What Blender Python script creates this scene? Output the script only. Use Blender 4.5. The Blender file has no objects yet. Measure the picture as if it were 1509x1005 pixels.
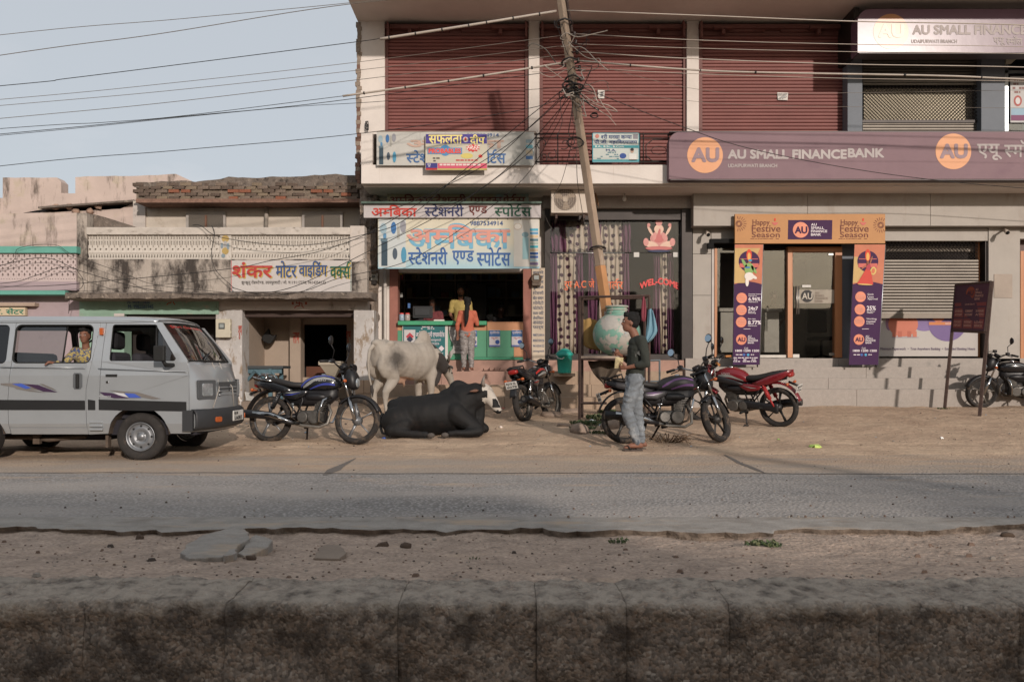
import bpy, bmesh, math, random
from mathutils import Vector, Matrix, noise
from mathutils.geometry import tessellate_polygon
random.seed(7)
S = bpy.context.scene
R = math.radians
COL = S.collection
# ------------------------------------------------------------ camera, world, sun, exposure
F = 1174.0; CX = 754.5; HZ = 547.0; EYE = 1.0
cam = bpy.data.cameras.new('camera'); camo = bpy.data.objects.new('camera', cam); COL.objects.link(camo)
camo.location = (0, 0, EYE); camo.rotation_euler = (R(90), 0, 0)
cam.sensor_width = 36; cam.lens = 36*F/1509; cam.shift_y = (HZ-502.5)/1509
cam.clip_start = 0.05; cam.clip_end = 600
cam.dof.use_dof = True; cam.dof.focus_distance = 12.5; cam.dof.aperture_fstop = 5
S.camera = camo
SUNDIR = Vector((.43, -1.0, .345)).normalized()
EL = math.asin(SUNDIR.z); AZ = math.atan2(SUNDIR.x, SUNDIR.y)
w = bpy.data.worlds.new('World'); S.world = w; w.use_nodes = True
nt = w.node_tree; bg = nt.nodes['Background']
sky = nt.nodes.new('ShaderNodeTexSky'); sky.sky_type = 'NISHITA'; sky.sun_disc = False
sky.sun_elevation = EL; sky.sun_rotation = AZ; sky.dust_density = 4.0; sky.air_density = 1.0; sky.ozone_density = 1.0; sky.altitude = 300
# thin evening cloud veil low over the horizon, all the way round
tc = nt.nodes.new('ShaderNodeTexCoord'); mp = nt.nodes.new('ShaderNodeMapping'); mp.inputs['Scale'].default_value = (1.2, 1.2, 3.2)
nz = nt.nodes.new('ShaderNodeTexNoise'); nz.inputs['Scale'].default_value = 3.4; nz.inputs['Detail'].default_value = 7
cr = nt.nodes.new('ShaderNodeValToRGB'); cr.color_ramp.elements[0].position = .50; cr.color_ramp.elements[1].position = .78
sx = nt.nodes.new('ShaderNodeSeparateXYZ'); mr = nt.nodes.new('ShaderNodeMapRange')
mr.inputs['From Min'].default_value = .42; mr.inputs['From Max'].default_value = .12
mu = nt.nodes.new('ShaderNodeMath'); mu.operation = 'MULTIPLY'; m2 = nt.nodes.new('ShaderNodeMath'); m2.operation = 'MULTIPLY'; m2.inputs[1].default_value = .5
hz = nt.nodes.new('ShaderNodeMixRGB'); hz.inputs[0].default_value = SKYMIX = .84; hz.inputs[2].default_value = (3.32, 3.46, 3.6, 1)
mx = nt.nodes.new('ShaderNodeMixRGB'); mx.inputs[2].default_value = (5.2, 5.0, 5.1, 1)
L = nt.links.new
L(tc.outputs['Generated'], mp.inputs[0]); L(mp.outputs[0], nz.inputs['Vector']); L(nz.outputs['Fac'], cr.inputs[0])
L(tc.outputs['Generated'], sx.inputs[0]); L(sx.outputs['Z'], mr.inputs['Value'])
L(cr.outputs[0], mu.inputs[0]); L(mr.outputs[0], mu.inputs[1]); L(mu.outputs[0], m2.inputs[0])
L(sky.outputs[0], hz.inputs[1]); L(hz.outputs[0], mx.inputs[1]); L(m2.outputs[0], mx.inputs[0]); L(mx.outputs[0], bg.inputs[0])
bg.inputs[1].default_value = 0.13
sl = bpy.data.lights.new('sun', 'SUN'); so = bpy.data.objects.new('sun', sl); COL.objects.link(so)
sl.energy = 2.35; sl.angle = R(1.3); sl.color = (1.0, .89, .80)
so.rotation_euler = SUNDIR.to_track_quat('Z', 'Y').to_euler()
S.view_settings.view_transform = 'Standard'; S.view_settings.look = 'None'
S.view_settings.gamma = 1; S.view_settings.use_curve_mapping = False; S.view_settings.exposure = 0.43
S.cycles.max_bounces = 8; S.cycles.transparent_max_bounces = 12; S.cycles.caustics_reflective = False
S.cycles.sample_clamp_indirect = 4; S.cycles.use_denoising = True
# ------------------------------------------------------------ helpers
def s2l(h):
 if isinstance(h, str):
  h = [int(h[i:i+2], 16)/255 for i in (0, 2, 4)]
  h = [c/12.92 if c <= .04045 else ((c+.055)/1.055)**2.4 for c in h]
 return tuple(h[:3])
def X(x, Y): return (x-CX)*Y/F
def Z(y, Y): return EYE+(HZ-y)*Y/F
def P(x, y, Y): return Vector((X(x, Y), Y, Z(y, Y)))
def gz(y): return 0.0 if y < 9.5 else .055*(min(y, 17)-9.5)
MATS = {}
def mat(name, col, rough=.8, metal=0, var=.12, vs=3, bump=0, bs=40, stain=None, spec=.4, fine=0, coat=0, emit=None, stripes=None, trans=0, alpha=1, grime=None, bdist=.01, stretch=(1, 1, 1)):
 """stain=(colour, threshold, scale xyz, softness); grime=second stain; fine=speckle strength"""
 if name in MATS: return MATS[name]
 m = bpy.data.materials.new(name); m.use_nodes = True; MATS[name] = m
 n = m.node_tree; N = n.nodes.new; K = n.links.new; b = n.nodes['Principled BSDF']
 c = s2l(col)
 t = N('ShaderNodeTexCoord'); o = t.outputs['Object']
 if stretch != (1, 1, 1):
  q = N('ShaderNodeMapping'); q.inputs['Scale'].default_value = stretch; K(o, q.inputs[0]); o = q.outputs[0]
 a = N('ShaderNodeTexNoise'); a.inputs['Scale'].default_value = vs; a.inputs['Detail'].default_value = 6; a.inputs['Roughness'].default_value = .65
 K(o, a.inputs['Vector'])
 r = N('ShaderNodeMapRange'); r.inputs['From Min'].default_value = .3; r.inputs['From Max'].default_value = .7
 r.inputs['To Min'].default_value = 1-var; r.inputs['To Max'].default_value = 1+var; K(a.outputs['Fac'], r.inputs['Value'])
 x = N('ShaderNodeVectorMath'); x.operation = 'SCALE'; x.inputs[0].default_value = c; K(r.outputs[0], x.inputs['Scale'])
 cur = x.outputs[0]
 if fine:
  f = N('ShaderNodeTexNoise'); f.inputs['Scale'].default_value = bs*2; f.inputs['Detail'].default_value = 3; K(o, f.inputs['Vector'])
  r2 = N('ShaderNodeMapRange'); r2.inputs['From Min'].default_value = .3; r2.inputs['From Max'].default_value = .7
  r2.inputs['To Min'].default_value = 1-fine; r2.inputs['To Max'].default_value = 1+fine; K(f.outputs['Fac'], r2.inputs['Value'])
  x2 = N('ShaderNodeVectorMath'); x2.operation = 'SCALE'; K(cur, x2.inputs[0]); K(r2.outputs[0], x2.inputs['Scale']); cur = x2.outputs[0]
 for st in (stain, grime):
  if not st: continue
  sc, th, scl, soft = st
  p = N('ShaderNodeMapping'); p.inputs['Scale'].default_value = scl; K(t.outputs['Object'], p.inputs[0])
  k = N('ShaderNodeTexNoise'); k.inputs['Scale'].default_value = 1; k.inputs['Detail'].default_value = 8; k.inputs['Roughness'].default_value = .7; K(p.outputs[0], k.inputs['Vector'])
  rr = N('ShaderNodeMapRange'); rr.inputs['From Min'].default_value = th; rr.inputs['From Max'].default_value = th+soft; K(k.outputs['Fac'], rr.inputs['Value'])
  mm = N('ShaderNodeMixRGB'); mm.inputs[2].default_value = (*s2l(sc), 1); K(rr.outputs[0], mm.inputs[0]); K(cur, mm.inputs[1]); cur = mm.outputs[0]
 if stripes: cur = stripes(n, t.outputs['Object'], cur)
 K(cur, b.inputs['Base Color'])
 b.inputs['Roughness'].default_value = rough; b.inputs['Metallic'].default_value = metal
 b.inputs['Specular IOR Level'].default_value = spec
 if coat: b.inputs['Coat Weight'].default_value = coat; b.inputs['Coat Roughness'].default_value = .08
 if trans: b.inputs['Transmission Weight'].default_value = trans
 if alpha < 1: b.inputs['Alpha'].default_value = alpha
 if emit: b.inputs['Emission Color'].default_value = (*s2l(emit[0]), 1); b.inputs['Emission Strength'].default_value = emit[1]
 if bump:
  h = N('ShaderNodeTexNoise'); h.inputs['Scale'].default_value = bs; h.inputs['Detail'].default_value = 5; K(o, h.inputs['Vector'])
  bb = N('ShaderNodeBump'); bb.inputs['Strength'].default_value = bump; bb.inputs['Distance'].default_value = bdist; K(h.outputs['Fac'], bb.inputs['Height']); K(bb.outputs[0], b.inputs['Normal'])
 return m
def glass(name, tint=(.8, .85, .85), refl=.12, rough=.02):
 """thin pane: see-through with fresnel reflection"""
 m = bpy.data.materials.new(name); m.use_nodes = True; n = m.node_tree; n.nodes.clear(); N = n.nodes.new; K = n.links.new
 o = N('ShaderNodeOutputMaterial'); t = N('ShaderNodeBsdfTransparent'); t.inputs[0].default_value = (*tint, 1)
 g = N('ShaderNodeBsdfGlossy'); g.inputs['Roughness'].default_value = rough
 f = N('ShaderNodeFresnel'); f.inputs[0].default_value = 1.5
 a = N('ShaderNodeMath'); a.operation = 'ADD'; a.inputs[1].default_value = refl; K(f.outputs[0], a.inputs[0])
 x = N('ShaderNodeMixShader'); K(a.outputs[0], x.inputs[0]); K(t.outputs[0], x.inputs[1]); K(g.outputs[0], x.inputs[2]); K(x.outputs[0], o.inputs[0])
 return m
class MB:
 def __init__(s): s.v = []; s.f = []; s.mi = []; s.sm = []
 def add(s, vs, fs, m=0, smooth=False):
  b = len(s.v); s.v += [tuple(v) for v in vs]
  for f in fs: s.f.append([b+i for i in f]); s.mi.append(m); s.sm.append(smooth)
  return s
 def box(s, x0, x1, y0, y1, z0, z1, m=0, mtx=None):
  v = [Vector((x, y, z)) for x in (x0, x1) for y in (y0, y1) for z in (z0, z1)]
  if mtx: v = [mtx @ p for p in v]
  return s.add(v, [(0, 1, 3, 2), (4, 6, 7, 5), (0, 4, 5, 1), (2, 3, 7, 6), (0, 2, 6, 4), (1, 5, 7, 3)], m)
 def pbox(s, x0, x1, y0, y1, Y, d=.1, m=0):
  """box whose FRONT face at depth Y spans those photo pixels; goes back by d"""
  return s.box(X(x0, Y), X(x1, Y), Y, Y+d, Z(y1, Y), Z(y0, Y), m)
 def obox(s, c, size, mtx=None, m=0):
  a, b, c2 = size[0]/2, size[1]/2, size[2]/2
  M_ = Matrix.Translation(c) @ (mtx.to_4x4() if mtx else Matrix())
  return s.box(-a, a, -b, b, -c2, c2, m, M_)
 def quad(s, pts, m=0): return s.add(pts, [tuple(range(len(pts)))], m)
 def tube(s, pts, r, n=8, m=0, caps=True, closed=False, smooth=True, flat=1.0):
  pts = [Vector(p) for p in pts]; N = len(pts)
  rs = r if isinstance(r, (list, tuple)) else [r]*N
  vs = []; up = None
  for i, p in enumerate(pts):
   a = pts[(i-1) % N] if (closed or i > 0) else p; b = pts[(i+1) % N] if (closed or i < N-1) else p
   d = (b-a); d = d.normalized() if d.length > 1e-9 else Vector((1, 0, 0))
   if up is None: up = Vector((0, 0, 1)) if abs(d.z) < .9 else Vector((0, 1, 0))
   sx_ = d.cross(up)
   if sx_.length < 1e-4: sx_ = d.cross(Vector((1, .1, 0)))
   sx_.normalize(); up2 = sx_.cross(d).normalized(); up = up2
   for k in range(n):
    t = 2*math.pi*k/n; vs.append(p+(sx_*math.cos(t)+up2*math.sin(t)*flat)*rs[i])
  fs = []
  for i in range(N if closed else N-1):
   j = (i+1) % N
   for k in range(n): fs.append((i*n+k, i*n+(k+1) % n, j*n+(k+1) % n, j*n+k))
  s.add(vs, fs, m, smooth)
  if caps and not closed:
   b = len(s.v)-N*n
   s.f.append([b+k for k in range(n)][::-1]); s.mi.append(m); s.sm.append(False)
   s.f.append([b+(N-1)*n+k for k in range(n)]); s.mi.append(m); s.sm.append(False)
  return s
 def cyl(s, p0, p1, r0, r1=None, n=12, m=0): return s.tube([p0, p1], [r0, r0 if r1 is None else r1], n, m)
 def lathe(s, prof, c=(0, 0, 0), axis='Z', n=24, m=0, smooth=True):
  """prof: [(r, h)]"""
  vs = []; c = Vector(c)
  for r, h in prof:
   for k in range(n):
    t = 2*math.pi*k/n; a, b = r*math.cos(t), r*math.sin(t)
    vs.append(c+Vector({'Z': (a, b, h), 'Y': (a, h, b), 'X': (h, a, b)}[axis]))
  fs = []
  for i in range(len(prof)-1):
   for k in range(n): fs.append((i*n+k, i*n+(k+1) % n, (i+1)*n+(k+1) % n, (i+1)*n+k))
  return s.add(vs, fs, m, smooth)
 def loft(s, secs, n=14, m=0, smooth=True, caps=True, e=2.0, axis='X'):
  """secs: (x, yc, zc, ry, rz) rings along X (or Z: (z, xc, yc, rx, ry))"""
  vs = []
  for q in secs:
   a, yc, zc, ry, rz = q[:5]; ee = q[5] if len(q) > 5 else e
   for k in range(n):
    t = 2*math.pi*k/n; c_, s_ = math.cos(t), math.sin(t)
    u = math.copysign(abs(c_)**(2/ee), c_)*ry; v = math.copysign(abs(s_)**(2/ee), s_)*rz
    vs.append((a, yc+u, zc+v) if axis == 'X' else (yc+u, zc+v, a))
  fs = []
  for i in range(len(secs)-1):
   for k in range(n): fs.append((i*n+k, i*n+(k+1) % n, (i+1)*n+(k+1) % n, (i+1)*n+k))
  s.add(vs, fs, m, smooth)
  if caps:
   b = len(s.v)-len(secs)*n
   for o_ in (0, len(secs)-1): s.f.append([b+o_*n+k for k in range(n)]); s.mi.append(m); s.sm.append(smooth)
  return s
 def ball(s, c, r, n=12, m=0, mtx=None):
  rx, ry, rz = r if isinstance(r, (tuple, list)) else (r, r, r); c = Vector(c); vs = []; k2 = max(4, n//2)
  for i in range(k2+1):
   ph = math.pi*i/k2
   for k in range(n):
    t = 2*math.pi*k/n
    v = Vector((rx*math.sin(ph)*math.cos(t), ry*math.sin(ph)*math.sin(t), rz*math.cos(ph)))
    if mtx: v = mtx @ v
    vs.append(c+v)
  fs = [(i*n+k, (i+1)*n+k, (i+1)*n+(k+1) % n, i*n+(k+1) % n) for i in range(k2) for k in range(n)]
  return s.add(vs, fs, m, True)
 def poly(s, pts, axis='Y', d0=0, d1=None, m=0, holes=()):
  """flat polygon (list of 2-D points) with holes, extruded d0..d1 along axis; (a,b)->(x,z) for Y, (x,y) for Z, (y,z) for X"""
  def T(p, d): return {'Y': (p[0], d, p[1]), 'Z': (p[0], p[1], d), 'X': (d, p[0], p[1])}[axis]
  loops = [list(pts)]+[list(h) for h in holes]; flat = [p for l in loops for p in l]
  tr = tessellate_polygon([[Vector((p[0], p[1], 0)) for p in l] for l in loops])
  if d1 is None: return s.add([T(p, d0) for p in flat], tr, m)
  n = len(flat); vs = [T(p, d0) for p in flat]+[T(p, d1) for p in flat]
  fs = [tuple(t) for t in tr]+[tuple(i+n for i in t)[::-1] for t in tr]; o = 0
  for l in loops:
   for k in range(len(l)): a, b = o+k, o+(k+1) % len(l); fs.append((a, b, b+n, a+n))
   o += len(l)
  return s.add(vs, fs, m)
 def disc(s, c, r, d=.01, axis='Y', n=24, m=0):
  c = Vector(c); dv = {'X': Vector((d, 0, 0)), 'Y': Vector((0, d, 0)), 'Z': Vector((0, 0, d))}[axis]
  return s.tube([c, c+dv], r, n, m, smooth=False)
 def xf(s, M_):
  s.v = [tuple(M_ @ Vector(v)) for v in s.v]; return s
 def jitter(s, a, sc=3.0):
  s.v = [tuple(Vector(v)+noise.noise_vector(Vector(v)*sc)*a) for v in s.v]; return s
 def build(s, name, mats, parent=None, label=None, bevel=0, smooth=None, local=False, kind=None, fix=True):
  me = bpy.data.meshes.new(name)
  vs = s.v
  if parent is not None and not local:
   o = parent
   while o.parent: o = o.parent
   l = o.location; vs = [(a-l.x, b-l.y, c-l.z) for a, b, c in vs]
  me.from_pydata(vs, [], s.f)
  mats = mats if isinstance(mats, (list, tuple)) else [mats]
  for m in mats: me.materials.append(m)
  me.polygons.foreach_set('material_index', s.mi)
  me.polygons.foreach_set('use_smooth', s.sm if smooth is None else [smooth]*len(s.f))
  if fix:
   bm = bmesh.new(); bm.from_mesh(me); bmesh.ops.recalc_face_normals(bm, faces=bm.faces); bm.to_mesh(me); bm.free()
  ob = bpy.data.objects.new(name, me); COL.objects.link(ob)
  if parent is not None: ob.parent = parent
  if label: ob['label'] = label
  if kind: ob['kind'] = kind
  if bevel:
   q = ob.modifiers.new('bevel', 'BEVEL'); q.width = bevel; q.segments = 2; q.limit_method = 'ANGLE'; q.angle_limit = R(40)
  return ob
def thing(name, label, cat, loc=(0, 0, 0), group=None, rz=0):
 o = bpy.data.objects.new(name, None); COL.objects.link(o); o.location = loc; o.rotation_euler = (0, 0, rz)
 o['label'] = label; o['category'] = cat; o.empty_display_size = .1
 if group: o['group'] = group
 return o
def solo(mb, name, mats, label, cat, group=None, **k):
 """single-mesh thing, origin moved to its base centre"""
 xs = [v[0] for v in mb.v]; ys = [v[1] for v in mb.v]; zs = [v[2] for v in mb.v]
 l = Vector(((min(xs)+max(xs))/2, (min(ys)+max(ys))/2, min(zs)))
 mb.v = [tuple(Vector(v)-l) for v in mb.v]
 o = mb.build(name, mats, None, **k); o.location = l; o['label'] = label; o['category'] = cat
 if group: o['group'] = group
 return o
def struct(mb, name, mats, **k):
 o = mb.build(name, mats, None, **k); o['kind'] = 'structure'; return o
def blob(prims, voxel, name, mats, parent, smooth=6, label=None, local=True, disp=None, pick=None):
 """prims: an MB of closed overlapping pieces -> one continuous surface"""
 o = prims.build('tmp', mats, None, local=True)
 r = o.modifiers.new('r', 'REMESH'); r.mode = 'VOXEL'; r.voxel_size = voxel; r.use_smooth_shade = True
 q = o.modifiers.new('s', 'SMOOTH'); q.iterations = smooth; q.factor = .5
 dg = bpy.context.evaluated_depsgraph_get(); me = bpy.data.meshes.new_from_object(o.evaluated_get(dg))
 if disp:
  for v in me.vertices:
   v.co = disp(v.co.copy())
 bpy.data.objects.remove(o)
 me.name = name; me.materials.clear()
 for m in (mats if isinstance(mats, (list, tuple)) else [mats]): me.materials.append(m)
 for p in me.polygons:
  p.use_smooth = True
  p.material_index = pick(p.center) if pick else 0
 ob = bpy.data.objects.new(name, me); COL.objects.link(ob); ob.parent = parent
 if label: ob['label'] = label
 return ob
def chain(mb, pts, rs, n=12, m=0):
 """limb: capsule chain; pts vectors, rs radius or (ra, rb)"""
 pts = [Vector(p) for p in pts]
 fine = []; fr = []
 for i in range(len(pts)-1):
  for k in range(4):
   t = k/4; fine.append(pts[i].lerp(pts[i+1], t)); fr.append(rs[i]+(rs[i+1]-rs[i])*t)
 fine.append(pts[-1]); fr.append(rs[-1])
 mb.tube(fine, fr, n, m)
 mb.ball(pts[0], rs[0]*.98, n, m); mb.ball(pts[-1], rs[-1]*.98, n, m)
 for p, r in zip(pts[1:-1], rs[1:-1]): mb.ball(p, r*.99, n, m)
 return mb
# ---- lettering. '~' after a letter makes its half form; '^' hangs the hook of a leading r over what came before it
_gc = {}
def glyphs(txt, bold):
 k = (txt, bold)
 if k not in _gc:
  c = bpy.data.curves.new('lettering', 'FONT'); c.body = txt; c.size = 1; c.resolution_u = 3; c.offset = bold
  o = bpy.data.objects.new('lettering', c); COL.objects.link(o)
  dg = bpy.context.evaluated_depsgraph_get(); me = bpy.data.meshes.new_from_object(o.evaluated_get(dg))
  _gc[k] = ([v.co.copy() for v in me.vertices], [tuple(p.vertices) for p in me.polygons])
  bpy.data.objects.remove(o); bpy.data.curves.remove(c); bpy.data.meshes.remove(me)
 return _gc[k]
def clipx(vs, fs, xc):
 bm = bmesh.new(); bv = [bm.verts.new(v) for v in vs]
 for f in fs:
  try: bm.faces.new([bv[i] for i in f])
  except ValueError: pass
 bmesh.ops.bisect_plane(bm, geom=bm.verts[:]+bm.edges[:]+bm.faces[:], plane_co=(xc, 0, 0), plane_no=(1, 0, 0), clear_outer=True)
 bm.verts.index_update(); a = [v.co.copy() for v in bm.verts]; b = [tuple(v.index for v in f.verts) for f in bm.faces]; bm.free()
 return a, b
def compose(txt, bold=0):
 segs = []; cur = ''
 for ch in txt:
  if ch in '~^': segs.append((cur, ch)); cur = ''
  else: cur += ch
 if cur: segs.append((cur, ''))
 vs = []; fs = []; x = 0
 for sg, mk in segs:
  if mk == '~' and len(sg) > 1:
   subs = [(sg[:-1], ''), (sg[-1], '~')]
  else: subs = [(sg, mk)]
  for t, k in subs:
   if not t: continue
   lead = len(t)-len(t.lstrip(' ')); a, f = glyphs(t, bold)
   if not a: continue
   wd = max(v.x for v in a)
   if k == '~': a, f = clipx(a, f, wd-.187); wd -= .187
   b = len(vs); vs += [v+Vector((x, 0, 0)) for v in a]; fs += [tuple(i+b for i in q) for q in f]
   x += wd-bold
   if k == '^':
    a, f = glyphs('े', bold); cxm = sum(v.x for v in a)/max(1, len(a)); b = len(vs)
    vs += [Vector((x-.16-(v.x-cxm), v.y, 0)) for v in a]; fs += [tuple(i+b for i in q)[::-1] for q in f]
 return vs, fs
def write(txt, x0, x1, yt, yb, Y, name='lettering', m=None, parent=None, bold=0, fat=0, warp=None, flip=0, eps=.004, label=None, cap=None, n_fat=8, slant=0):
 """fit txt into photo rectangle x0..x1 / yt..yb (pixels at depth Y); flat print standing eps in front"""
 vs, fs = compose(txt, bold)
 if not vs: return None
 a0 = min(v.x for v in vs); a1 = max(v.x for v in vs); b0 = min(v.y for v in vs); b1 = max(v.y for v in vs)
 Xa, Xb, Zt, Zb = X(x0, Y), X(x1, Y), Z(yt, Y), Z(yb, Y)
 mb = MB(); offs = [(0, 0)]; fat *= .58
 if fat: offs += [(fat*math.cos(2*math.pi*k/n_fat), fat*math.sin(2*math.pi*k/n_fat)) for k in range(n_fat)]
 for i, (dx, dz) in enumerate(offs):
  out = []
  for v in vs:
   u = (v.x-a0)/(a1-a0); t = (v.y-b0)/(b1-b0)
   x = Xa+(Xb-Xa)*u+dx+slant*(t-.5); z = Zb+(Zt-Zb)*t+dz
   if warp: x, z = warp(u, t, x, z)
   out.append((x, Y-eps-i*.00025, z))
  mb.add(out, fs)
 return mb.build(name, m, parent, label=label, fix=False)
# ------------------------------------------------------------ ground, road, median
SAND = 'a78a70'
def sandnodes(n, o):
 N = n.nodes.new; K = n.links.new
 a = N('ShaderNodeTexNoise'); a.inputs['Scale'].default_value = 1.3; a.inputs['Detail'].default_value = 9; a.inputs['Roughness'].default_value = .68; K(o, a.inputs['Vector'])
 c = N('ShaderNodeValToRGB'); e = c.color_ramp.elements
 e[0].position = .32; e[0].color = (*s2l('a58d79'), 1); e[1].position = .70; e[1].color = (*s2l('bfa890'), 1)
 K(a.outputs['Fac'], c.inputs[0])
 d = N('ShaderNodeTexNoise'); d.inputs['Scale'].default_value = 38; d.inputs['Detail'].default_value = 4; K(o, d.inputs['Vector'])
 r = N('ShaderNodeMapRange'); r.inputs['From Min'].default_value = .3; r.inputs['From Max'].default_value = .7; r.inputs['To Min'].default_value = .86; r.inputs['To Max'].default_value = 1.12; K(d.outputs['Fac'], r.inputs['Value'])
 x = N('ShaderNodeVectorMath'); x.operation = 'SCALE'; K(c.outputs[0], x.inputs[0]); K(r.outputs[0], x.inputs['Scale'])
 return x.outputs[0]
def ground_mat():
 m = bpy.data.materials.new('dry_sand'); m.use_nodes = True; n = m.node_tree; b = n.nodes['Principled BSDF']; K = n.links.new; N = n.nodes.new
 t = N('ShaderNodeTexCoord'); o = t.outputs['Object']; K(sandnodes(n, o), b.inputs['Base Color']); b.inputs['Roughness'].default_value = .95; b.inputs['Specular IOR Level'].default_value = .1
 h1 = N('ShaderNodeTexNoise'); h1.inputs['Scale'].default_value = 9; h1.inputs['Detail'].default_value = 7; h1.inputs['Roughness'].default_value = .6; K(o, h1.inputs['Vector'])
 b1 = N('ShaderNodeBump'); b1.inputs['Strength'].default_value = .6; b1.inputs['Distance'].default_value = .05; K(h1.outputs['Fac'], b1.inputs['Height'])
 K(b1.outputs[0], b.inputs['Normal']); return m
def road_mat():
 m = bpy.data.materials.new('worn_asphalt'); m.use_nodes = True; n = m.node_tree; b = n.nodes['Principled BSDF']; K = n.links.new; N = n.nodes.new
 t = N('ShaderNodeTexCoord'); o = t.outputs['Object']
 sp = N('ShaderNodeSeparateXYZ'); K(o, sp.inputs[0])
 v = N('ShaderNodeTexVoronoi'); v.inputs['Scale'].default_value = 36; K(o, v.inputs['Vector'])
 c = N('ShaderNodeValToRGB'); e = c.color_ramp.elements; e[0].color = (*s2l('b3aeab'), 1); e[0].position = .10; e[1].color = (*s2l('75726f'), 1); e[1].position = .55; K(v.outputs['Distance'], c.inputs[0])
 a = N('ShaderNodeTexNoise'); a.inputs['Scale'].default_value = .9; a.inputs['Detail'].default_value = 6
 q = N('ShaderNodeMapping'); q.inputs['Scale'].default_value = (.45, 1.6, 1); K(o, q.inputs[0]); K(q.outputs[0], a.inputs['Vector'])
 r = N('ShaderNodeMapRange'); r.inputs['From Min'].default_value = .35; r.inputs['From Max'].default_value = .68; r.inputs['To Min'].default_value = .1; r.inputs['To Max'].default_value = .85; K(a.outputs['Fac'], r.inputs['Value'])
 d = N('ShaderNodeMixRGB'); d.inputs[2].default_value = (*s2l('a29a93'), 1); K(r.outputs[0], d.inputs[0]); K(c.outputs[0], d.inputs[1])
 # older sand-filled strip beyond the tar seam, then drifted sand
 y1 = N('ShaderNodeMapRange'); y1.inputs['From Min'].default_value = 7.79; y1.inputs['From Max'].default_value = 7.83; K(sp.outputs['Y'], y1.inputs['Value'])
 m1 = N('ShaderNodeMath'); m1.operation = 'MULTIPLY'; m1.inputs[1].default_value = .6; K(y1.outputs[0], m1.inputs[0])
 d1 = N('ShaderNodeMixRGB'); d1.inputs[2].default_value = (*s2l('ab9885'), 1); K(m1.outputs[0], d1.inputs[0]); K(d.outputs[0], d1.inputs[1])
 an = N('ShaderNodeTexNoise'); an.inputs['Scale'].default_value = 1.4; an.inputs['Detail'].default_value = 9; an.inputs['Roughness'].default_value = .7; K(q.outputs[0], an.inputs['Vector'])
 s1 = N('ShaderNodeMath'); s1.operation = 'MULTIPLY_ADD'; s1.inputs[1].default_value = 11; K(an.outputs['Fac'], s1.inputs[0]); K(sp.outputs['Y'], s1.inputs[2])
 y2 = N('ShaderNodeMapRange'); y2.inputs['From Min'].default_value = 13.2; y2.inputs['From Max'].default_value = 15.4; K(s1.outputs[0], y2.inputs['Value'])
 sc = sandnodes(n, o)
 d2 = N('ShaderNodeMixRGB'); K(y2.outputs[0], d2.inputs[0]); K(d1.outputs[0], d2.inputs[1]); K(sc, d2.inputs[2])
 K(d2.outputs[0], b.inputs['Base Color']); b.inputs['Roughness'].default_value = .9; b.inputs['Specular IOR Level'].default_value = .25
 bb = N('ShaderNodeBump'); bb.inputs['Strength'].default_value = .75; bb.inputs['Distance'].default_value = .012; bb.invert = True; K(v.outputs['Distance'], bb.inputs['Height']); K(bb.outputs[0], b.inputs['Normal'])
 return m
def soil_mat():
 return mat('median_soil_brown', 'a08d7e', .95, var=.25, vs=5, bump=.8, bs=26, fine=.3, bdist=.03, stain=('75675c', .57, (7, 7, 7), .15), grime=('b09a86', .56, (2.2, 2.2, 2.2), .15))
g = MB()
def gridsheet(mb, xs, ys, zf, m=0):
 vs = [(x, y, zf(x, y)) for y in ys for x in xs]; n = len(xs)
 mb.add(vs, [(j*n+i, j*n+i+1, (j+1)*n+i+1, (j+1)*n+i) for j in range(len(ys)-1) for i in range(n-1)], m, True)
def rng(a, b, s):
 n = max(1, int(round((b-a)/s))); return [a+(b-a)*i/n for i in range(n+1)]
def gh(x, y):
 z = gz(y)
 y9 = y+noise.noise(Vector((x*1.3, 0, 2)))*.22+noise.noise(Vector((x*5, 0, 2)))*.06
 if y > 9.3 and y < 17: z += (noise.noise(Vector((x*.9, y*1.2, 0)))*.03+noise.noise(Vector((x*3.1, y*3.3, 5)))*.018+noise.noise(Vector((x*8, y*8, 9)))*.008)*min(1, (y-9.3)/1.2)
 if 9.5 < y < 12:
  for q, wd_ in ((10.2, .07), (10.45, .05), (11.35, .07)): z -= .022*math.exp(-((y-q-.25*math.sin(x*.35)-.05*noise.noise(Vector((x*2, 0, q))))/wd_)**2)*(.6+.4*noise.noise(Vector((x*3, q, 0))))
 if 5.2 < y < 9.2: z = -.02
 elif 9.2 <= y < 10.2: z += -.012+.024*max(0, min(1, (y9-9.25)/.35))
 return z
xs = [-300, -80, -30]+rng(-13, 13, .09)+[30, 80, 300]
gridsheet(g, xs, [-300, -60, -20, -9.2]+[-9.0, 0, 2.4, 2.8]+[5.0, 5.25, 9.3]+rng(9.4, 16.6, .075)+[18, 40, 100, 400], lambda x, y: -.22 if y < 5.1 else gh(x, y))
struct(g, 'ground', ground_mat())
rd = MB(); gridsheet(rd, [-120, -40]+rng(-12, 12, .6)+[40, 120], rng(5.3, 9.7, .4), lambda x, y: .004)
road = struct(rd, 'road', road_mat())
tar = mat('tar', '6b645e', .85, var=.2, vs=8)
def strip(pts, w_, z=.008, tap=.25):
 mb = MB(); vs = []
 for i, (x, y) in enumerate(pts):
  a = Vector(pts[max(0, i-1)]); b = Vector(pts[min(len(pts)-1, i+1)]); d = (b-a).normalized(); nn = Vector((-d.y, d.x))
  ww = w_*(.6+.8*random.random())
  if i in (0, len(pts)-1): ww *= tap
  vs += [(x+nn.x*ww, y+nn.y*ww, z), (x-nn.x*ww, y-nn.y*ww, z)]
 mb.add(vs, [(2*i, 2*i+1, 2*i+3, 2*i+2) for i in range(len(pts)-1)]); return mb
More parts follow.
